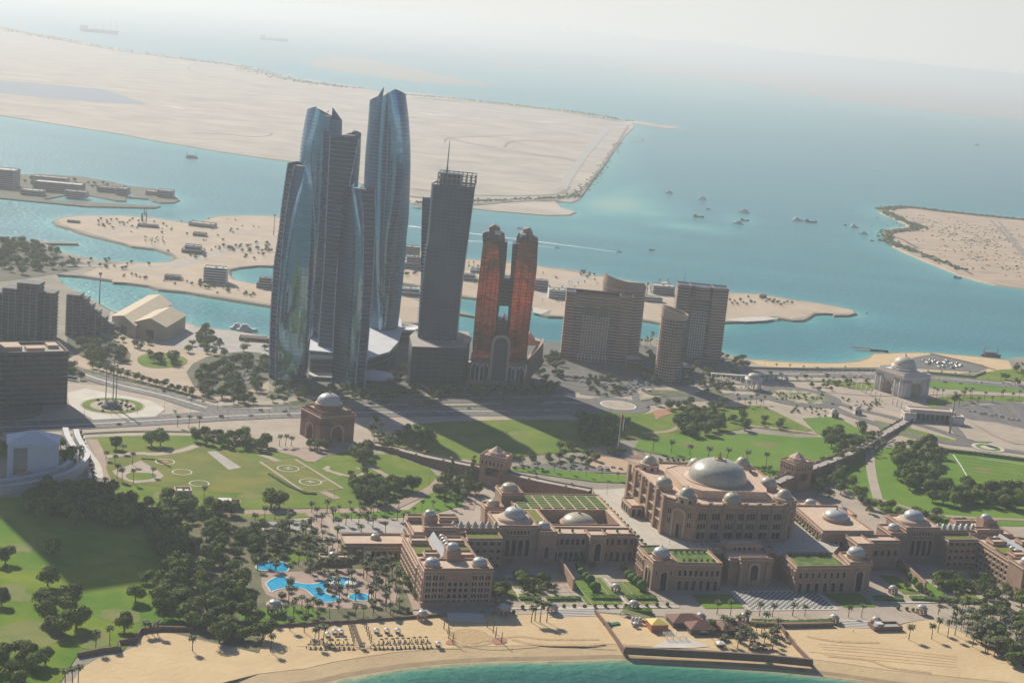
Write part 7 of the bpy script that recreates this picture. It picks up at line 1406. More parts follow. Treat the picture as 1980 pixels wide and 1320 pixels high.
t=rootat('bus','dark green city bus beside the office block','bus',138,733,-.25,z=3.8); mb=MB(); mb.box(-6,6,-1.3,1.3,.5,3.2); mb.build('body',mat('bus paint',(.06,.16,.13),rough=.4),t); mb=MB(); mb.box(-5.8,5.8,-1.34,1.34,1.6,2.7); mb.build('window_band',m_dark,t)
for x in (-4,4): mb=MB(); mb.tube((x,-1.35,.5),(x,1.35,.5),.5,seg=10); mb.build('wheels',MT['tyre rubber'],t)
# street lamps
def lampmesh(h=11):
    mb=MB(); mb.tube((0,0,0),(0,0,h),.16,.1,6); mb.tube((0,0,h-.1),(1.8,0,h+.4),.08,.06,5); mb.box(1.4,2.4,-.2,.2,h+.3,h+.5); return mb.mesh('lamp_post',[m_metal])
LM=lampmesh()
def lamps(pts,n,fmt,group):
    for k,(px,py) in enumerate(pts if n is None else lin(pts[0],pts[1],n)):
        x,y=g(px,py); o=put('street_lamp',LM,None,(x,y,3.4),rc.random()*6); tag(o,fmt%ORD[k],'street lamp',group)
lamps([(60,812),(420,794)],8,'%s street lamp from the left on the near kerb of the avenue','avenue lamps near side'); lamps([(150,716),(390,782)],9,'%s street lamp from the left on the boulevard median','boulevard lamps'); lamps([(440,812),(560,806)],4,'%s tall lamp from the left before the red brown gate','lamps before the red gate')
lamps([(700,790),(1150,778)],9,'%s street lamp from the left on the shaded avenue','shaded avenue lamps'); lamps([(1430,716),(1960,742)],12,'%s street lamp from the left along the corniche road','corniche lamps'); lamps([(600,978),(830,938)],6,'%s lamp from the left along the curving park road','park road lamps'); lamps([(1180,800),(1240,770)],3,'%s lamp from the left at the small roundabout','roundabout lamps')
lamps([(1405,825),(1438,832),(1472,828),(1506,832),(1540,836)],None,'%s dark lamp from the left on the rosy footpath','footpath lamps')
for k in range(7):
    x,y=pl(-62+k*4,-46-.5*k) if k<4 else pl(10+k*8,-50); 
for k,(u,v) in enumerate(((-60,80),(-56,50),(-50,-40),(-38,-44),(-26,-44),(-14,-44),(38,-46),(60,-40))): x,y=pl(u,v); o=put('street_lamp',LM,None,(x,y,PZ),0); tag(o,'%s slim lamp around the raised palace terrace, counted clockwise from the back left'%ORD[k],'street lamp','terrace lamps')
# flag
x,y=g(1193,881); t=thing('flagpole','tall white flagpole with a limp red green white and black flag','flagpole',(x,y,3.9)); mb=MB(); mb.tube((0,0,0),(0,0,41),.45,.25,8); mb.build('pole',m_white,t)
for k,(c_,nm) in enumerate((((.45,.02,.02),'red'),((.02,.18,.05),'green'),((.7,.7,.7),'white'),((.02,.02,.02),'black'))):
    mb=MB(); 
    if k==0: rows=[[(0.3+.9*q/3,.5*math.sin(z*.5+q),40-z) for q in range(4)] for z in range(0,13)]
    else: rows=[[(1.2+(k-1)*1.1+1.1*q/3,.5*math.sin(z*.5+q+k),39.5-z-1.6*(k-1)-1.2) for q in range(4)] for z in range(0,14)]
    mb.grid(rows,0,True); mb.build('flag_stripe',mat('flag %s cloth'%nm,c_,rough=.8),t)
mb=MB(); mb.lathe(0,0,[(4,0),(4,.8),(2.6,.8),(2.4,1.6),(.1,1.7)],12); mb.build('base',m_con,t)
# monument with palms of lattice
x,y=g(214,788); t=thing('monument','round fountain monument with three very tall slender stalks','monument',(x,y,3.6)); mb=MB(); mb.lathe(0,0,[(9,0),(9,2.4),(7,2.6),(6,5),(3,6),(.1,6.2)],16); mb.build('basin',m_con,t)
for k,(dx,dy,h) in enumerate(((-5,0,40),(1,3,46),(5,-1,42))):
    mb=MB(); mb.tube((dx,dy,2),(dx,dy,h),.6,.35,6); mb.build('stalk',m_metal,t); mb=MB()
    for q in range(10): a=q*PI/5; mb.tube((dx,dy,h),(dx+2.2*math.cos(a),dy+2.2*math.sin(a),h-1.2),.22,.08,4)
    mb.build('stalk_head',m_palm,t)
# low dark trellis line near monument and path pillars
for k in range(13): 
    px,py=156+k*2.6+(k>8)*(-(k-8)*1.2),846+k*8.; x,y=g(px,py); mb=MB(); mb.box(-.9,.9,-.9,.9,0,5.6); mb.box(-1.2,1.2,-1.2,1.2,5.6,6.2); o=mb.build('path_pillar',m_wall,None,(x,y,3.5),.3); tag(o,'%s brown pillar from the back along the white walk beside the gate building'%ORD[k],'pillar','pillars along the white walk')
# columns before white gate
for s,(a,b) in (('far',((1648,748),(1700,775))),('near',((1725,783),(1775,800)))):
    for k,(px,py) in enumerate(lin(a,b,7)): x,y=g(px,py); mb=MB(); mb.tube((0,0,0),(0,0,8),.7,.6,8); mb.box(-.9,.9,-.9,.9,8,8.6); o=mb.build('column',m_stone,None,(x,y,3.5)); tag(o,'%s white column from the left in the %s row at the white gate'%(ORD[k],s),'column','columns at the white gate, %s row'%s)
# beach furniture
m_straw=mat('straw parasol',(0.30,0.23,0.14),(0.22,0.17,0.10),2,.9); m_cush=mat('white cushion',(0.66,0.64,0.6),rough=.8); m_dkf=mat('dark wicker',(0.05,0.045,0.04),rough=.8)
mb=MB(); mb.tube((0,0,0),(0,0,2.3),.06,seg=5); mb.lathe(0,0,[(1.45,2.0),(.7,2.5),(.05,2.8)],8,mi=0,smooth=False); UM=mb.mesh('parasol',[m_straw])
mb=MB(); mb.box(-.95,.6,-.33,.33,.25,.38); mb.add([(.6,-.33,.3),(.6,.33,.3),(1.1,.33,.75),(1.1,-.33,.75)],[(0,1,2,3)]); mb.box(-.9,-.8,-.3,-.25,0,.25); mb.box(.4,.5,-.3,-.25,0,.25); mb.box(-.9,-.8,.25,.3,0,.25); mb.box(.4,.5,.25,.3,0,.25); LO=mb.mesh('sun_lounger',[m_dkf]); 
k=0
for (a,b,n,l) in (((597,1252),(680,1253),10,'front row of the left sunbathing area'),((722,1253),(830,1250),14,'front row of the middle sunbathing area'),((606,1243),(668,1242),5,'back row of the left sunbathing area'),((736,1241),(822,1238),9,'back row of the middle sunbathing area')):
    for q,(px,py) in enumerate(lin(a,b,n)):
        x,y=g(px+rc.uniform(-1,1),py+rc.uniform(-.7,.7)); o=put('parasol',UM,None,(x,y,3.25)); tag(o,'%s straw parasol from the left in the %s'%(ORD[q],l),'parasol','parasols in the '+l)
        for s in (-1,1): o=put('sun_lounger',LO,None,(x+s*1.3,y-.8,3.25),PA+PI/2+rc.uniform(-.15,.15)); tag(o,'dark %s lounger by the %s parasol, %s'%('left' if s<0 else 'right',ORD[q],l),'sun lounger','loungers in the '+l)
def cabana(label,px,py,s,cloth,group=None,nm='cabana'):
    x,y=g(px,py); t=thing(nm,label,'cabana',(x,y,3.25),PA,group)
    for a in (-1,1):
        for b in (-1,1): mb=MB(); mb.box(a*s-.12,a*s+.12,b*s-.12,b*s+.12,0,2.8); mb.build('post',m_dkf,t)
    mb=MB(); e=s+.3; mb.add([(-e,-e,2.8),(e,-e,2.8),(e,e,2.8),(-e,e,2.8),(0,0,3.9)],[(0,1,4),(1,2,4),(2,3,4),(3,0,4),(3,2,1,0)]); mb.build('canopy',cloth,t)
    mb=MB(); mb.box(-s*.8,s*.8,-s*.6,s*.8,0,.6); mb.build('daybed',m_dkf if cloth is m_cush else m_straw,t)
for px,py,l in ((634,1232,'first white cabana from the left on the pool beach'),(647,1226,'second white cabana from the left on the pool beach'),(659,1226,'third white cabana from the left on the pool beach'),(728,1224,'first white cabana from the left right of the boardwalk'),(748,1224,'second white cabana from the left right of the boardwalk'),(769,1224,'third white cabana from the left right of the boardwalk'),(847,1250,'lone white canopy at the right end of the loungers'),(1228,1212,'small white canopy on the beach club sand'),(1358,1226,'white peaked tent left of the cabana grove'),(1392,1250,'white peaked tent nearest the sea wall')): cabana(l,px,py,1.5 if px<1300 else 2.6,m_cush)
rr=random.Random(4)
for k,(px,py) in enumerate(((1392,1214),(1432,1212),(1428,1232),(1455,1240),(1398,1236),(1464,1252),(1478,1255),(1458,1256),(1500,1228),(1496,1240),(1440,1222),(1412,1226))): cabana('thatched dark cabana %s the beach club grove'%['at the back left of','at the back middle of','in the middle left of','in the middle right of','at the left of','at the front right of','at the front right corner of','at the front middle of','at the far right of','at the right of','in the centre of','left of centre in'][k],px,py,2.6,m_thatch)
strip('boardwalk',[(680,1200),(690,1228),(700,1252)],3,m_wood,3,0,label='wooden boardwalk across the sand')
for k,(px,py) in enumerate(lin((672,1204),(684,1246),7)): x,y=g(px,py); mb=MB(); mb.tube((0,0,0),(0,0,5.6),.35,.25,6); o=mb.build('torch_post',m_wood,None,(x,y,3.2)); tag(o,'%s tall wooden post from the back on the left of the boardwalk'%ORD[k],'post','posts left of the boardwalk')
for k,(px,py) in enumerate(lin((702,1204),(717,1244),6)): x,y=g(px,py); mb=MB(); mb.tube((0,0,0),(0,0,5.6),.35,.25,6); o=mb.build('torch_post',m_wood,None,(x,y,3.2)); tag(o,'%s tall wooden post from the back on the right of the boardwalk'%ORD[k],'post','posts right of the boardwalk')
for s,a,b in (('left',(858,1215),(872,1243)),('right',(942,1212),(966,1243))):
    for k,(px,py) in enumerate(lin(a,b,4)): x,y=g(px+(k%2)*3,py); mb=MB(); mb.tube((0,0,0),(.3,0,7.5),.35,.25,6); o=mb.build('timber_post',mat('red timber',(.20,.09,.05),rough=.8),None,(x,y,3.2)); tag(o,'%s reddish timber post from the back in the %s cluster on the churned sand'%(ORD[k],s),'post','timber posts, %s cluster'%s)
sheet('sand',[(862,1240),(878,1236),(880,1245),(866,1246)],gr_red,3,2); sheet('sand',[(950,1236),(974,1232),(980,1242),(958,1246)],gr_red,3,2); sheet('sand',[(1262,1252),(1290,1236),(1330,1234),(1372,1250),(1340,1253)],gr_white,3,1,label='pale exposed screed on the beach club terrace')
sheet('beach',[(870,1222),(905,1215),(940,1222),(945,1238),(900,1246),(875,1242)],MT['churned sand'],2,2,label='dug over sand')
t=rootat('pergola','white open pergola frame on the beach club terrace','pergola',1305,1235,PA)
for a in range(4):
    for b in (0,1): mb=MB(); mb.box(-7+a*4.6,-6.7+a*4.6,-3+b*7,-2.7+b*7,0,3.4); mb.build('post',m_white,t)
mb=MB()
for a in range(12): mb.box(-7.4+a*1.3,-7.2+a*1.3,-3.6,4.8,3.4,3.6)
mb.build('slats',m_white,t)
t=rootat('beach_bar','dark walled beach bar with white counter roof on the right sand','building',1715,1220,PA); block(t,[(-10,0),(12,0),(12,10),(-10,10)],0,3.4,wall=m_wall,roof=gr_conc,cornice=0); mb=MB(); mb.box(-7,-2,2,7,2.5,4.6); mb.build('counter_roof',m_white,t)
for px,py,l in ((1223,1205,'tall white tank, left of three behind the beach club'),(1230,1205,'tall white tank, middle of three behind the beach club'),(1237,1205,'tall white tank, right of three behind the beach club')): x,y=g(px,py); mb=MB(); mb.lathe(0,0,[(1.2,0),(1.2,3.8),(.8,4.4),(.05,4.6)],12); o=mb.build('water_tank',m_white,None,(x,y,3.2)); tag(o,l,'tank')
t=rootat('beach_slide','green inflatable slide lying on the beach club sand','slide',1183,1208,.6); mb=MB(); mb.box(-6,6,-1.6,1.6,0,1.2); mb.build('base',mat('green vinyl',(.05,.16,.10),rough=.5),t); mb=MB(); mb.box(-6,-2,-1.4,1.4,1.2,2.6); mb.build('tower',MT['green vinyl'],t)
mb=MB(); mb.add([(x,y,z) for x,y,z in ((-10,-3,2.6),(10,-3,2.6),(10,3,3.2),(-10,3,3.2))],[(0,1,2,3)]); mb.box(-10,-9.7,-3,-2.7,0,2.6); mb.box(9.7,10,-3,-2.7,0,2.6); x,y=g(1228,1195); o=mb.build('shade_sail',mat('olive canvas',(.16,.17,.06),rough=.8),None,(x,y,3.2),-.5); tag(o,'olive canvas shade beside the brown hipped roofs','shade sail')
x,y=g(700,1254); t=thing('lifeguard_stand','dark lifeguard stand at the end of the boardwalk','stand',(x,y,3.2)); mb=MB(); mb.box(-1.6,1.6,-1.2,1.2,1.6,1.9); mb.box(-1.8,1.8,-1.4,1.4,3.6,3.8); mb.build('platform',m_dkf,t)
for a in (-1.4,1.4):
    for b in (-1,1): mb=MB(); mb.box(a-.1,a+.1,b-.1,b+.1,0,3.6); mb.build('leg',m_dkf,t)
# people-free sports field: goal posts
for px,py,l in ((1896,885,'white goal at the far side of the sports field'),(1970,922,'white goal at the right of the sports field')):
    x,y=g(px,py); t=thing('goal',l,'goal',(x,y,3.7),R(20)); mb=MB(); mb.tube((-3.7,0,0),(-3.7,0,2.6),.12,seg=5); mb.tube((3.7,0,0),(3.7,0,2.6),.12,seg=5); mb.tube((-3.7,0,2.6),(3.7,0,2.6),.12,seg=5); mb.build('frame',m_cush,t)
for k,(px,py) in enumerate(lin((1846,885),(1881,942),9)): x,y=g(px,py); mb=MB(); mb.tube((0,0,0),(0,0,1.6),.05,seg=4); mb.add([(0,0,1.6),(1.1,0,1.5),(1.1,0,.9),(0,0,1.)],[(0,1,2,3)]); o=mb.build('field_flag',m_cush,None,(x,y,3.8),rc.random()); tag(o,'%s small white flag from the back on the field line'%ORD[k],'flag','field line flags')
# tall thin lattice mast lower right of white gate
x,y=g(1836,838); t=thing('lattice_mast','tall dark lattice mast in front of the low white reception building','mast',(x,y,3.4)); mb=MB(); mb.tube((0,0,0),(0,0,42),1.1,.6,5); mb.build('pole',m_metal,t); mb=MB(); mb.lathe(0,0,[(.8,36),(4,38),(5,41),(2,44),(.1,45)],10); mb.build('head',m_palm,t)
# ---- boats
def boat(label,px,py,L,kind,rz,group=None):
    x,y=g(px,py,0); t=thing({'yacht':'motor_yacht','dhow':'dhow','speed':'speedboat','ship':'dredger_ship','barge':'barge'}[kind],label,'ship' if kind=='ship' else 'boat',(x,y,0),rz,group)
    w_=L*.26 if kind!='ship' else L*.15; h=L*.1 if kind!='ship' else L*.06; n=7; hull=MB(); top=[]; bot=[]
    prof=[(-.5,.75),(-.2,1),(.15,.95),(.35,.6),(.5,.04)]
    Rt=[(a*L,-b*w_/2) for a,b in prof]; Lf=[(a*L,b*w_/2) for a,b in prof[::-1]]; P=Rt+Lf; n=len(P)
    vs=[(x_*.92,y_*.7,-.5) for x_,y_ in P]+[(x_,y_,h*(1+.5*max(0,x_/L)*2)) for x_,y_ in P]; hull.add(vs,[(i,(i+1)%n,n+(i+1)%n,n+i) for i in range(n)]+[tuple(range(n,2*n))])
    wh=mat('boat white',(.68,.68,.66),rough=.4); dk=mat('boat dark hull',(.09,.08,.075),rough=.7); hull.build('hull',wh if kind in('yacht','speed') else dk,t)
    if kind=='yacht':
        for k in range(3): mb=MB(); mb.box(-L*(.36-.05*k),L*(.18-.09*k),-w_*(.38-.05*k),w_*(.38-.05*k),h+k*L*.075,h+(k+1)*L*.075); mb.build('deck_cabin',wh,t); mb=MB(); mb.box(-L*(.33-.05*k),L*(.185-.09*k),-w_*(.39-.05*k),w_*(.39-.05*k),h+k*L*.075+L*.025,h+k*L*.075+L*.055); mb.build('window_band',m_dark,t)
    elif kind=='dhow': mb=MB(); mb.box(-L*.45,-L*.2,-w_*.35,w_*.35,h,h+L*.13); mb.build('deck_cabin',m_wood,t); mb=MB(); mb.tube((0,0,h),(0,0,h+L*.3),.12,seg=5); mb.build('mast',m_metal,t)
    elif kind=='speed': mb=MB(); mb.box(-L*.1,L*.15,-w_*.3,w_*.3,h,h+L*.12); mb.build('windscreen',m_dark,t)
    elif kind=='ship':
        mb=MB(); mb.box(-L*.48,-L*.30,-w_*.4,w_*.4,h,h+L*.11); mb.build('bridge_house',wh,t); mb=MB(); mb.box(-L*.22,L*.38,-w_*.35,w_*.35,h,h+L*.03); mb.build('deck_load',m_con,t)
        for a in (-.1,.1,.28,.42): mb=MB(); mb.tube((a*L,0,h),(a*L,0,h+L*(.17 if a<.2 else .28)),L*.006,seg=5); mb.build('derrick',m_metal,t)
    elif kind=='barge':
        mb=MB(); mb.box(-L*.35,L*.2,-w_*.4,w_*.4,h,h+L*.14); mb.build('deck_house',m_con,t)
        for a in (-.4,.3): mb=MB(); mb.tube((a*L,0,h),(a*L,0,h+L*.45),.7,seg=5); mb.build('spud_pole',m_metal,t)
    return t
for a in (('white three decked yacht at the left of the anchored boats',1293,374,24,'yacht',2.6),('small low boat behind the leftmost white yacht',1370,405,12,'dhow',.2),('biggest white yacht among the anchored boats',1357,386,26,'yacht',2.4),('long dark low boat near the middle of the anchorage',1351,420,26,'dhow',.1),('white double decked yacht highest in the middle group',1438,411,30,'yacht',2.6),('dark small boat just below the middle yacht',1440,427,22,'dhow',.3),('white yacht with a green wake lowest in the middle group',1427,433,26,'yacht',2.8),('grey cabin boat right of the middle group',1543,427,28,'yacht',.1),('long dark workboat right of the grey cabin boat',1568,430,30,'dhow',0),('tiny dark boat left of the sandy island',1635,436,14,'dhow',1.),('grey boat left of the sandy island',1652,440,24,'yacht',.3),('white boat nearer the sandy island',1669,453,22,'yacht',2.8),('small dark boat close to the island shore, left of two',1687,466,12,'dhow',.6),('dark hulled boat close to the island shore, right of two',1706,466,20,'dhow',.2),('faint boat far out on the right sea',1888,282,34,'yacht',2.9),('barge with a house alone in the left channel',371,306,30,'barge',.3),('lone speedboat at the head of the long wake',1196,487,12,'speed',-.3),('second speedboat at the head of the short wake',1076,479,11,'speed',-.3),('small dark boat below the long wake',1261,484,12,'dhow',.3),('tiny boat right of the left skyscraper group far channel',1006,442,12,'dhow',.3),('dark work boat moored near the small jetty',1852,538,20,'dhow',.5),('small buoy boat off the sandy cape',1676,606,8,'dhow',1.2),('fishing boat moored at the left quay',478,640,26,'yacht',.2),('second fishing boat moored at the left quay',462,636,22,'yacht',.3)): boat(*a[:4],a[4],a[5])
boat('hazy dredger ship with tall masts far out at the upper left',192,64,330,'ship',0.1); boat('very faint ship far out right of the dredger',530,79,300,'ship',.1); boat('rusty dredging barge moored off the right beach corner',1916,690,30,'barge',.2)
m_foam=mat('white foam',(.9,.92,.92),rough=.7)
for pts,w0,l in (([(790,437),(900,450),(1000,462),(1100,475),(1192,487)],9.,'long white wake across the channel'),([(900,466),(960,468),(1010,472),(1072,479)],6,'short white wake beside the long one')):
    P=smoothp([g(*p,.15) for p in pts],6,False); n=len(P); r=random.Random(2); Lf=[];Rt=[]
    L1,R1=ribbon(P,1.); vs=[]
    for i in range(n): k=w0*(.35+.65*(1-i/n))*(.8+.4*r.random()); c_=P[i]; dx=L1[i][0]-c_[0]; dy=L1[i][1]-c_[1]; Lf.append((c_[0]+dx*k,c_[1]+dy*k,.2)); Rt.append((c_[0]-dx*k,c_[1]-dy*k,.2))
    mb=MB(); mb.add(Lf+Rt,[(n+i,n+i+1,i+1,i) for i in range(n-1)]); o=mb.build('wake',m_foam); o['kind']='stuff'; o['label']=l
# ================================================================ STREET LEVEL DETAIL
gr_med=mat('planted median',(0.07,0.115,0.03),(0.17,0.15,0.09),0.12,0.95,detail=5,contrast=(.4,.6))
for pts,w_ in (([(430,786),(560,783),(700,770),(850,768),(1000,765),(1090,762)],6),([(560,790),(700,787),(850,786),(1000,784),(1110,782)],5),([(90,700),(212,728),(318,752),(420,778)],7),([(1240,776),(1300,766),(1420,762)],5),([(1430,735),(1600,738),(1690,742)],5),([(560,778),(640,772),(760,760)],7),([(100,845),(178,838),(320,834),(480,842)],4),([(1500,712),(1700,712),(1760,716)],4)): strip('median',pts,w_,gr_med,6)
for pts,w_ in (([(530,756),(640,758),(780,756),(900,758),(1050,755)],9),([(780,745),(790,770),(800,790)],8),([(1040,750),(1060,765),(1090,785)],8),([(1215,735),(1225,755),(1230,775)],8),([(1340,740),(1400,752),(1460,755)],8),([(440,760),(470,745),(510,705),(520,690)],7)): strip('road',pts,w_,gr_asph,5)
for pts in ([(1075,722),(1140,724),(1200,732),(1240,742),(1220,752),(1120,748),(1080,738)],[(1130,750),(1200,752),(1240,764),(1170,768),(1120,762)]): sheet('parking',pts,gr_asph,4,1)
for pts in ([(600,748),(700,752),(720,760),(610,757)],[(880,752),(990,752),(1000,759),(890,760)],[(520,757),(560,762),(550,770),(515,768)],[(1250,755),(1320,757),(1330,765),(1260,764)],[(1345,760),(1380,752),(1400,765),(1360,768)],[(790,775),(840,776),(850,783),(800,783)],[(960,774),(1040,773),(1050,779),(970,781)]): sheet('planting_bed',pts,gr_med,7,2)
mb=MB()
for (a,b,n,w_) in (((1085,728),(1200,738),30,4.5),((1132,755),(1230,762),26,4.5),((1785,700),(1880,708),26,4.5),((1862,790),(1900,815),16,5),((1915,786),(1945,818),18,5),((1950,785),(1980,820),18,5)):
    A_=Vector(g(*a)); B_=Vector(g(*b)); d=(B_-A_).normalized(); L=(B_-A_).length
    for k in range(n):
        p=A_+d*(L*k/n); q=p+Vector((-d.y,d.x))*w_; mb.quad((p.x,p.y,3.9),(p.x+.2*d.x,p.y+.2*d.y,3.9),(q.x+.2*d.x,q.y+.2*d.y,3.9),(q.x,q.y,3.9))
o=mb.build('parking_bay_lines',gr_mark); o['kind']='structure'
# garden beds and joints in the palace courts
for (u0,v0,nu,nv,du,dv) in ((-196,-112,4,7,7.5,7.5),(-170,-112,2,4,8,8),(166,-108,4,4,8,8)):
    for i in range(nu):
        for j in range(nv):
            if (i+j)%2==0: flat('planting_bed',ccw([pl(u0+i*du,v0+j*dv),pl(u0+i*du+du*.7,v0+j*dv),pl(u0+i*du+du*.7,v0+j*dv+dv*.7),pl(u0+i*du,v0+j*dv+dv*.7)]),3.75,gr_dry)
for k in range(16): flat('paving_joint',ccw([pl(-205+k*9,-118),pl(-204.4+k*9,-118),pl(-204.4+k*9,-58),pl(-205+k*9,-58)]),3.71,gr_pave2)
for k in range(7): flat('paving_joint',ccw([pl(-205,-116+k*9),pl(-72,-116+k*9),pl(-72,-115.4+k*9),pl(-205,-115.4+k*9)]),3.73,gr_pave2)
# mowing and wear patches on lawns
m_worn=mat('worn turf',(0.20,0.20,0.05),(0.13,0.17,0.035),0.06,.95,detail=6)
rp_=random.Random(12)
for px,py,s in ((60,1230,22),(20,1150,16),(180,1240,12),(230,1190,14),(40,1060,12),(430,940,10),(330,960,12),(480,960,9),(230,975,6),(1480,860,14),(1330,860,10),(1900,910,12),(900,850,12),(1000,840,10)):
    cx,cy=g(px,py); flat('worn_patch',ccw(smoothp([(cx+s*rp_.uniform(.6,1.3)*math.cos(a*PI/5),cy+s*rp_.uniform(.6,1.3)*math.sin(a*PI/5)) for a in range(10)],3)),3.5+rp_.random()*.02,m_worn)
for k in range(9): strip('mowing_stripe',[(1850+k*4,884+k*6.8),(2000,903+k*6.8)],2.2,gr_lawn,5,0)
# more traffic
rv2=random.Random(77)
for (a,b,n,col,l,gp) in (((440,806),(1080,797),9,'white','car on the near lanes of the shaded avenue','avenue near lane cars'),((460,797),(1080,788),8,'silver','car on the far lanes of the shaded avenue','avenue far lane cars'),((560,760),(1060,757),16,'dark','car parked on the forecourt road of the skyscrapers','forecourt road cars'),((600,754),(1040,752),14,'white','car parked on the forecourt road of the skyscrapers','white forecourt road cars'),((1440,720),(1950,743),12,'white','car on the corniche road','corniche road cars'),((1420,725),(1900,744),8,'dark','car on the corniche road','dark corniche road cars'),((1870,795),(1975,815),10,'silver','car in the right asphalt car park','right car park cars'),((1085,730),(1200,739),20,'dark','car in the car park at the broad apartment block','broad block car park'),((1090,736),(1215,747),18,'white','car in the car park at the broad apartment block','white broad block car park'),((1345,745),(1450,752),10,'white','car below the right banded tower','cars below the right tower')):
    for k in range(n):
        t_=(k+rv2.random()*.8)/n; x,y=g(a[0]+(b[0]-a[0])*t_,a[1]+(b[1]-a[1])*t_+rv2.uniform(-1.5,1.5)); o=bpy.data.objects.new('car',carmesh(col,rv2.choice([0,0,1]))); C.objects.link(o); o.location=(x,y,3.95); o.rotation_euler=(0,0,rv2.choice([.05,.12,PI+.08])); tag(o,'%s %s'%(col,l),'car',gp)
# low buildings between towers
villa('low white canopy building on the quay behind the leftmost skyscraper',490,660,34,10,5,.1,m_trim,nm='quay_shelter')
villa('small grey annex between the grey tower and the copper towers',906,715,12,16,9,.1,m_gv,nm='annex'); villa('dark low annex at the foot of the broad apartment block',1225,712,20,20,12,.1,m_gv,nm='annex'); villa('long rosy podium under the copper towers',965,752,70,8,6,.05,m_cs,nm='podium'); villa('white villa group roofed pale beside the hangars road',205,680,16,10,6,.1,m_white,nm='pump_house'); villa('low annex between the round tower and the right banded tower',1330,722,16,14,8,.1,m_bei,nm='annex')
for k,(px,py,r_) in enumerate(((176,688,6),(228,694,4))): villa(['larger','smaller'][k]+' pale shed by the trees near the boulevard bend',px,py,r_*2,r_*1.4,4,.1,m_white,nm='shed')
# mangrove and scrub clumps on the sandy islands
rs=random.Random(31)
def clumps(label,line,n,wd,h,z):
    P=smoothp([g(*p,2.) for p in line],5,False); mb=MB()
    for k in range(n):
        i=rs.randrange(len(P)-1); t_=rs.random(); x=P[i][0]*(1-t_)+P[i+1][0]*t_+rs.gauss(0,wd); y=P[i][1]*(1-t_)+P[i+1][1]*t_+rs.gauss(0,wd)
        for q in range(5):
            a=rs.random()*6.28; s=h*rs.uniform(.8,1.6); u=Vector((math.cos(a),math.sin(a),0))*s; v=Vector((-math.sin(a)*.5,math.cos(a)*.5,rs.uniform(.5,1.)))*s*.7; p=Vector((x+rs.gauss(0,h*.6),y+rs.gauss(0,h*.6),z+h*.4)); mb.add([p-u-v*.5,p+u-v*.5,p+u*.6+v,p-u*.6+v],[(0,1,2,3)])
    o=mb.build('scrub_cover',m_leaf2); o['kind']='stuff'; o['label']=label
clumps('dark mangrove scrub along the shore of the sandy island',[(1705,406),(1730,402),(1765,402),(1830,410),(1980,425),(2150,440)],700,7,3.,2.); clumps('dark mangrove scrub at the tip of the sandy island',[(1712,410),(1740,424),(1775,438),(1760,445),(1718,450),(1724,470),(1760,483),(1860,522)],600,8,2.6,2.)
clumps('scattered low scrub on the sandy island',[(1760,420),(1840,450),(1900,480),(1960,520),(1900,440),(1980,470)],500,70,1.3,2.)
clumps('dark planting along the far shore of the desert island',[(760,181),(900,193),(1007,205),(1127,219),(1205,233)],500,30,2.6,2.); clumps('dark planting along the upper shore of the desert island',[(0,56),(67,68),(150,83),(333,112),(453,127),(567,155),(660,168)],500,60,3.6,2.)
clumps('low scrub on the near corner of the desert island',[(800,392),(900,390),(1000,386),(1085,382),(1120,372),(1160,330),(1195,275)],500,9,1.8,2.)

# roof plant and railings on the peninsula buildings and hotel roofs
for o in [q for q in C.objects if q.name.split('.')[0] in ('villa','hall','shed') and q.parent is None]:
    bb=[c for c in o.children if c.name.startswith('roof')]
    if not bb: continue
    vs_b=[v.co for v in bb[-1].data.vertices]; x0=min(v.x for v in vs_b); x1=max(v.x for v in vs_b); y0=min(v.y for v in vs_b); y1=max(v.y for v in vs_b); z=vs_b[0].z
    for k in range(3):
        cx=x0+(x1-x0)*(.2+.3*k)+rs.uniform(-1,1); cy=y0+(y1-y0)*rs.uniform(.3,.7); s=rs.uniform(.8,1.8); mb=MB(); mb.box(cx-s,cx+s,cy-s*.7,cy+s*.7,z,z+s*.9); mb.build('rooftop_unit',m_metal if k%2 else m_white,o)
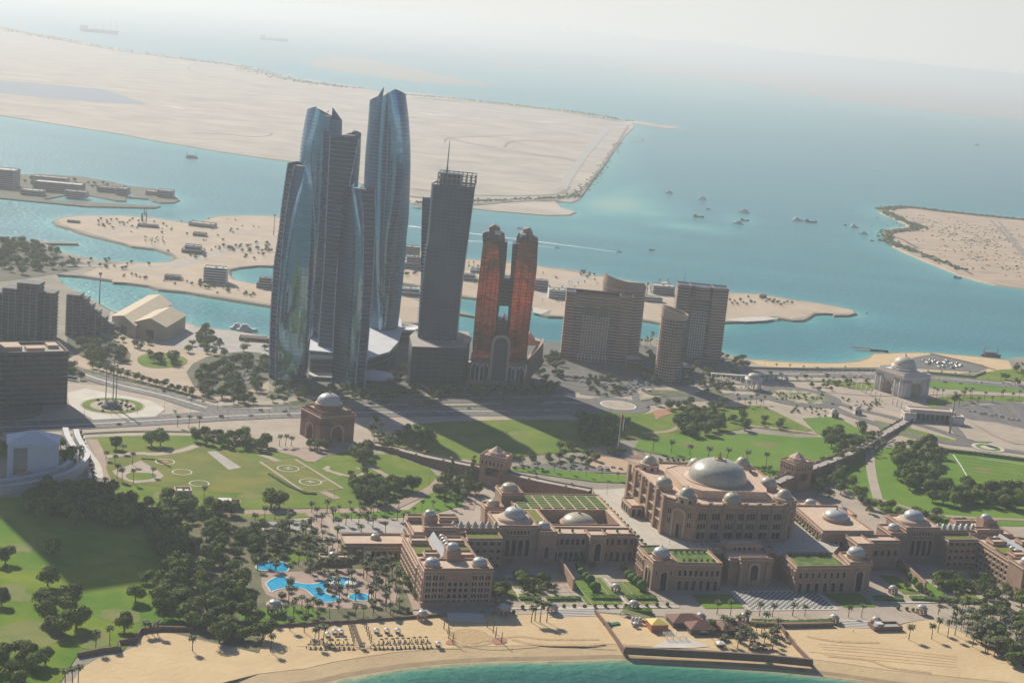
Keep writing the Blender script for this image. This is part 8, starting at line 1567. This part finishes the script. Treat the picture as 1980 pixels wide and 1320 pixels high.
# churned strips and tyre tracks on the beach
m_trk=mat('raked sand',(0.50,0.36,0.19),(0.57,0.42,0.23),1.2,0.95,bump=0.5,bscale=1.5)
for k in range(9): strip('tyre_track',[(560+k*160+rs.uniform(-20,20),1246-abs(k-3)*-2+rs.uniform(-4,4)),(640+k*150,1252+rs.uniform(-5,5)),(740+k*150,1248+rs.uniform(-5,5))] if k<4 else [(1560+rs.uniform(0,60),1225+k*5),(1700,1235+k*5+rs.uniform(-3,3)),(1850,1250+k*5)],.5,m_trk,2)
def person(label,px,py,rz,top,z=3.25):
    x,y=g(px,py); t=thing('person',label,'person',(x,y,z),rz); b=bpy.data.meshes.new('body'); V=[(0,0,.92),(0,0,1.15),(0,0,1.42),(0,0,1.52),(0,0,1.66),(-.12,0,.88),(-.13,.06,.48),(-.14,0,.05),(-.14,.12,.03),(.12,0,.88),(.14,-.04,.48),(.15,-.1,.05),(.15,.03,.03),(-.2,0,1.4),(-.27,.02,1.12),(-.25,.12,.88),(.2,0,1.4),(.28,0,1.12),(.27,.08,.86)]
    E=[(0,1),(1,2),(2,3),(3,4),(0,5),(5,6),(6,7),(7,8),(0,9),(9,10),(10,11),(11,12),(2,13),(13,14),(14,15),(2,16),(16,17),(17,18)]
    b.from_pydata(V,E,[]); o=bpy.data.objects.new('body',b); C.objects.link(o); o.parent=t; sk=o.modifiers.new('skin','SKIN'); o.modifiers.new('sub','SUBSURF').render_levels=1
    rr_=[.15,.14,.16,.06,.11,.09,.06,.045,.04,.09,.06,.045,.04,.06,.045,.035,.06,.045,.035]
    for v,r_ in zip(b.skin_vertices[0].data if len(b.skin_vertices) else [],rr_): v.radius=(r_,r_)
    b.materials.append(mat('skin tone',(.36,.22,.15),rough=.7)); m2=MB(); m2.lathe(0,0,[(.19,.86),(.2,1.0),(.17,1.15),(.22,1.38),(.12,1.5)],10); m2.build('shirt',mat('cloth %s'%top,{'white':(.6,.6,.58),'blue':(.08,.15,.3),'red':(.4,.06,.05),'dark':(.04,.04,.05)}[top],rough=.8),t)
for a in ((706,1262,.3,'dark','person in dark clothes standing near the lifeguard stand'),(560,1255,1.,'white','person in a white top walking on the open beach'),(900,1262,2.,'red','person in a red top near the churned sand'),(990,1258,.2,'blue','person in a blue top walking below the palms'),(1000,1180,1.4,'white','person in white on the promenade left of the palms'),(1110,1179,.4,'dark','person in dark clothes on the promenade'),(1650,1222,2.4,'blue','person in blue below the wide beach steps'),(1560,1190,.8,'white','person in white by the chequered forecourt')): person(a[4],a[0],a[1],a[2],a[3])
HAZE=0.000088
# ---------------------------------------------------------------- haze
mb=MB(); mb.box(-95000,95000,-65000,125000,-3,398)
hz=mb.build('haze',[]); hz['kind']='stuff'; hz['label']='pale coastal haze filling the air'
m=bpy.data.materials.new('haze air'); m.use_nodes=True; N=m.node_tree.nodes; N.remove(N['Principled BSDF'])
pv=N.new('ShaderNodeVolumePrincipled'); pv.inputs['Color'].default_value=(0.91,0.965,0.98,1); pv.inputs['Absorption Color'].default_value=(0,0,0,1); pv.inputs['Density'].default_value=HAZE; pv.inputs['Anisotropy'].default_value=0.32
m.node_tree.links.new(pv.outputs[0],N['Material Output'].inputs['Volume']); hz.data.materials.append(m)
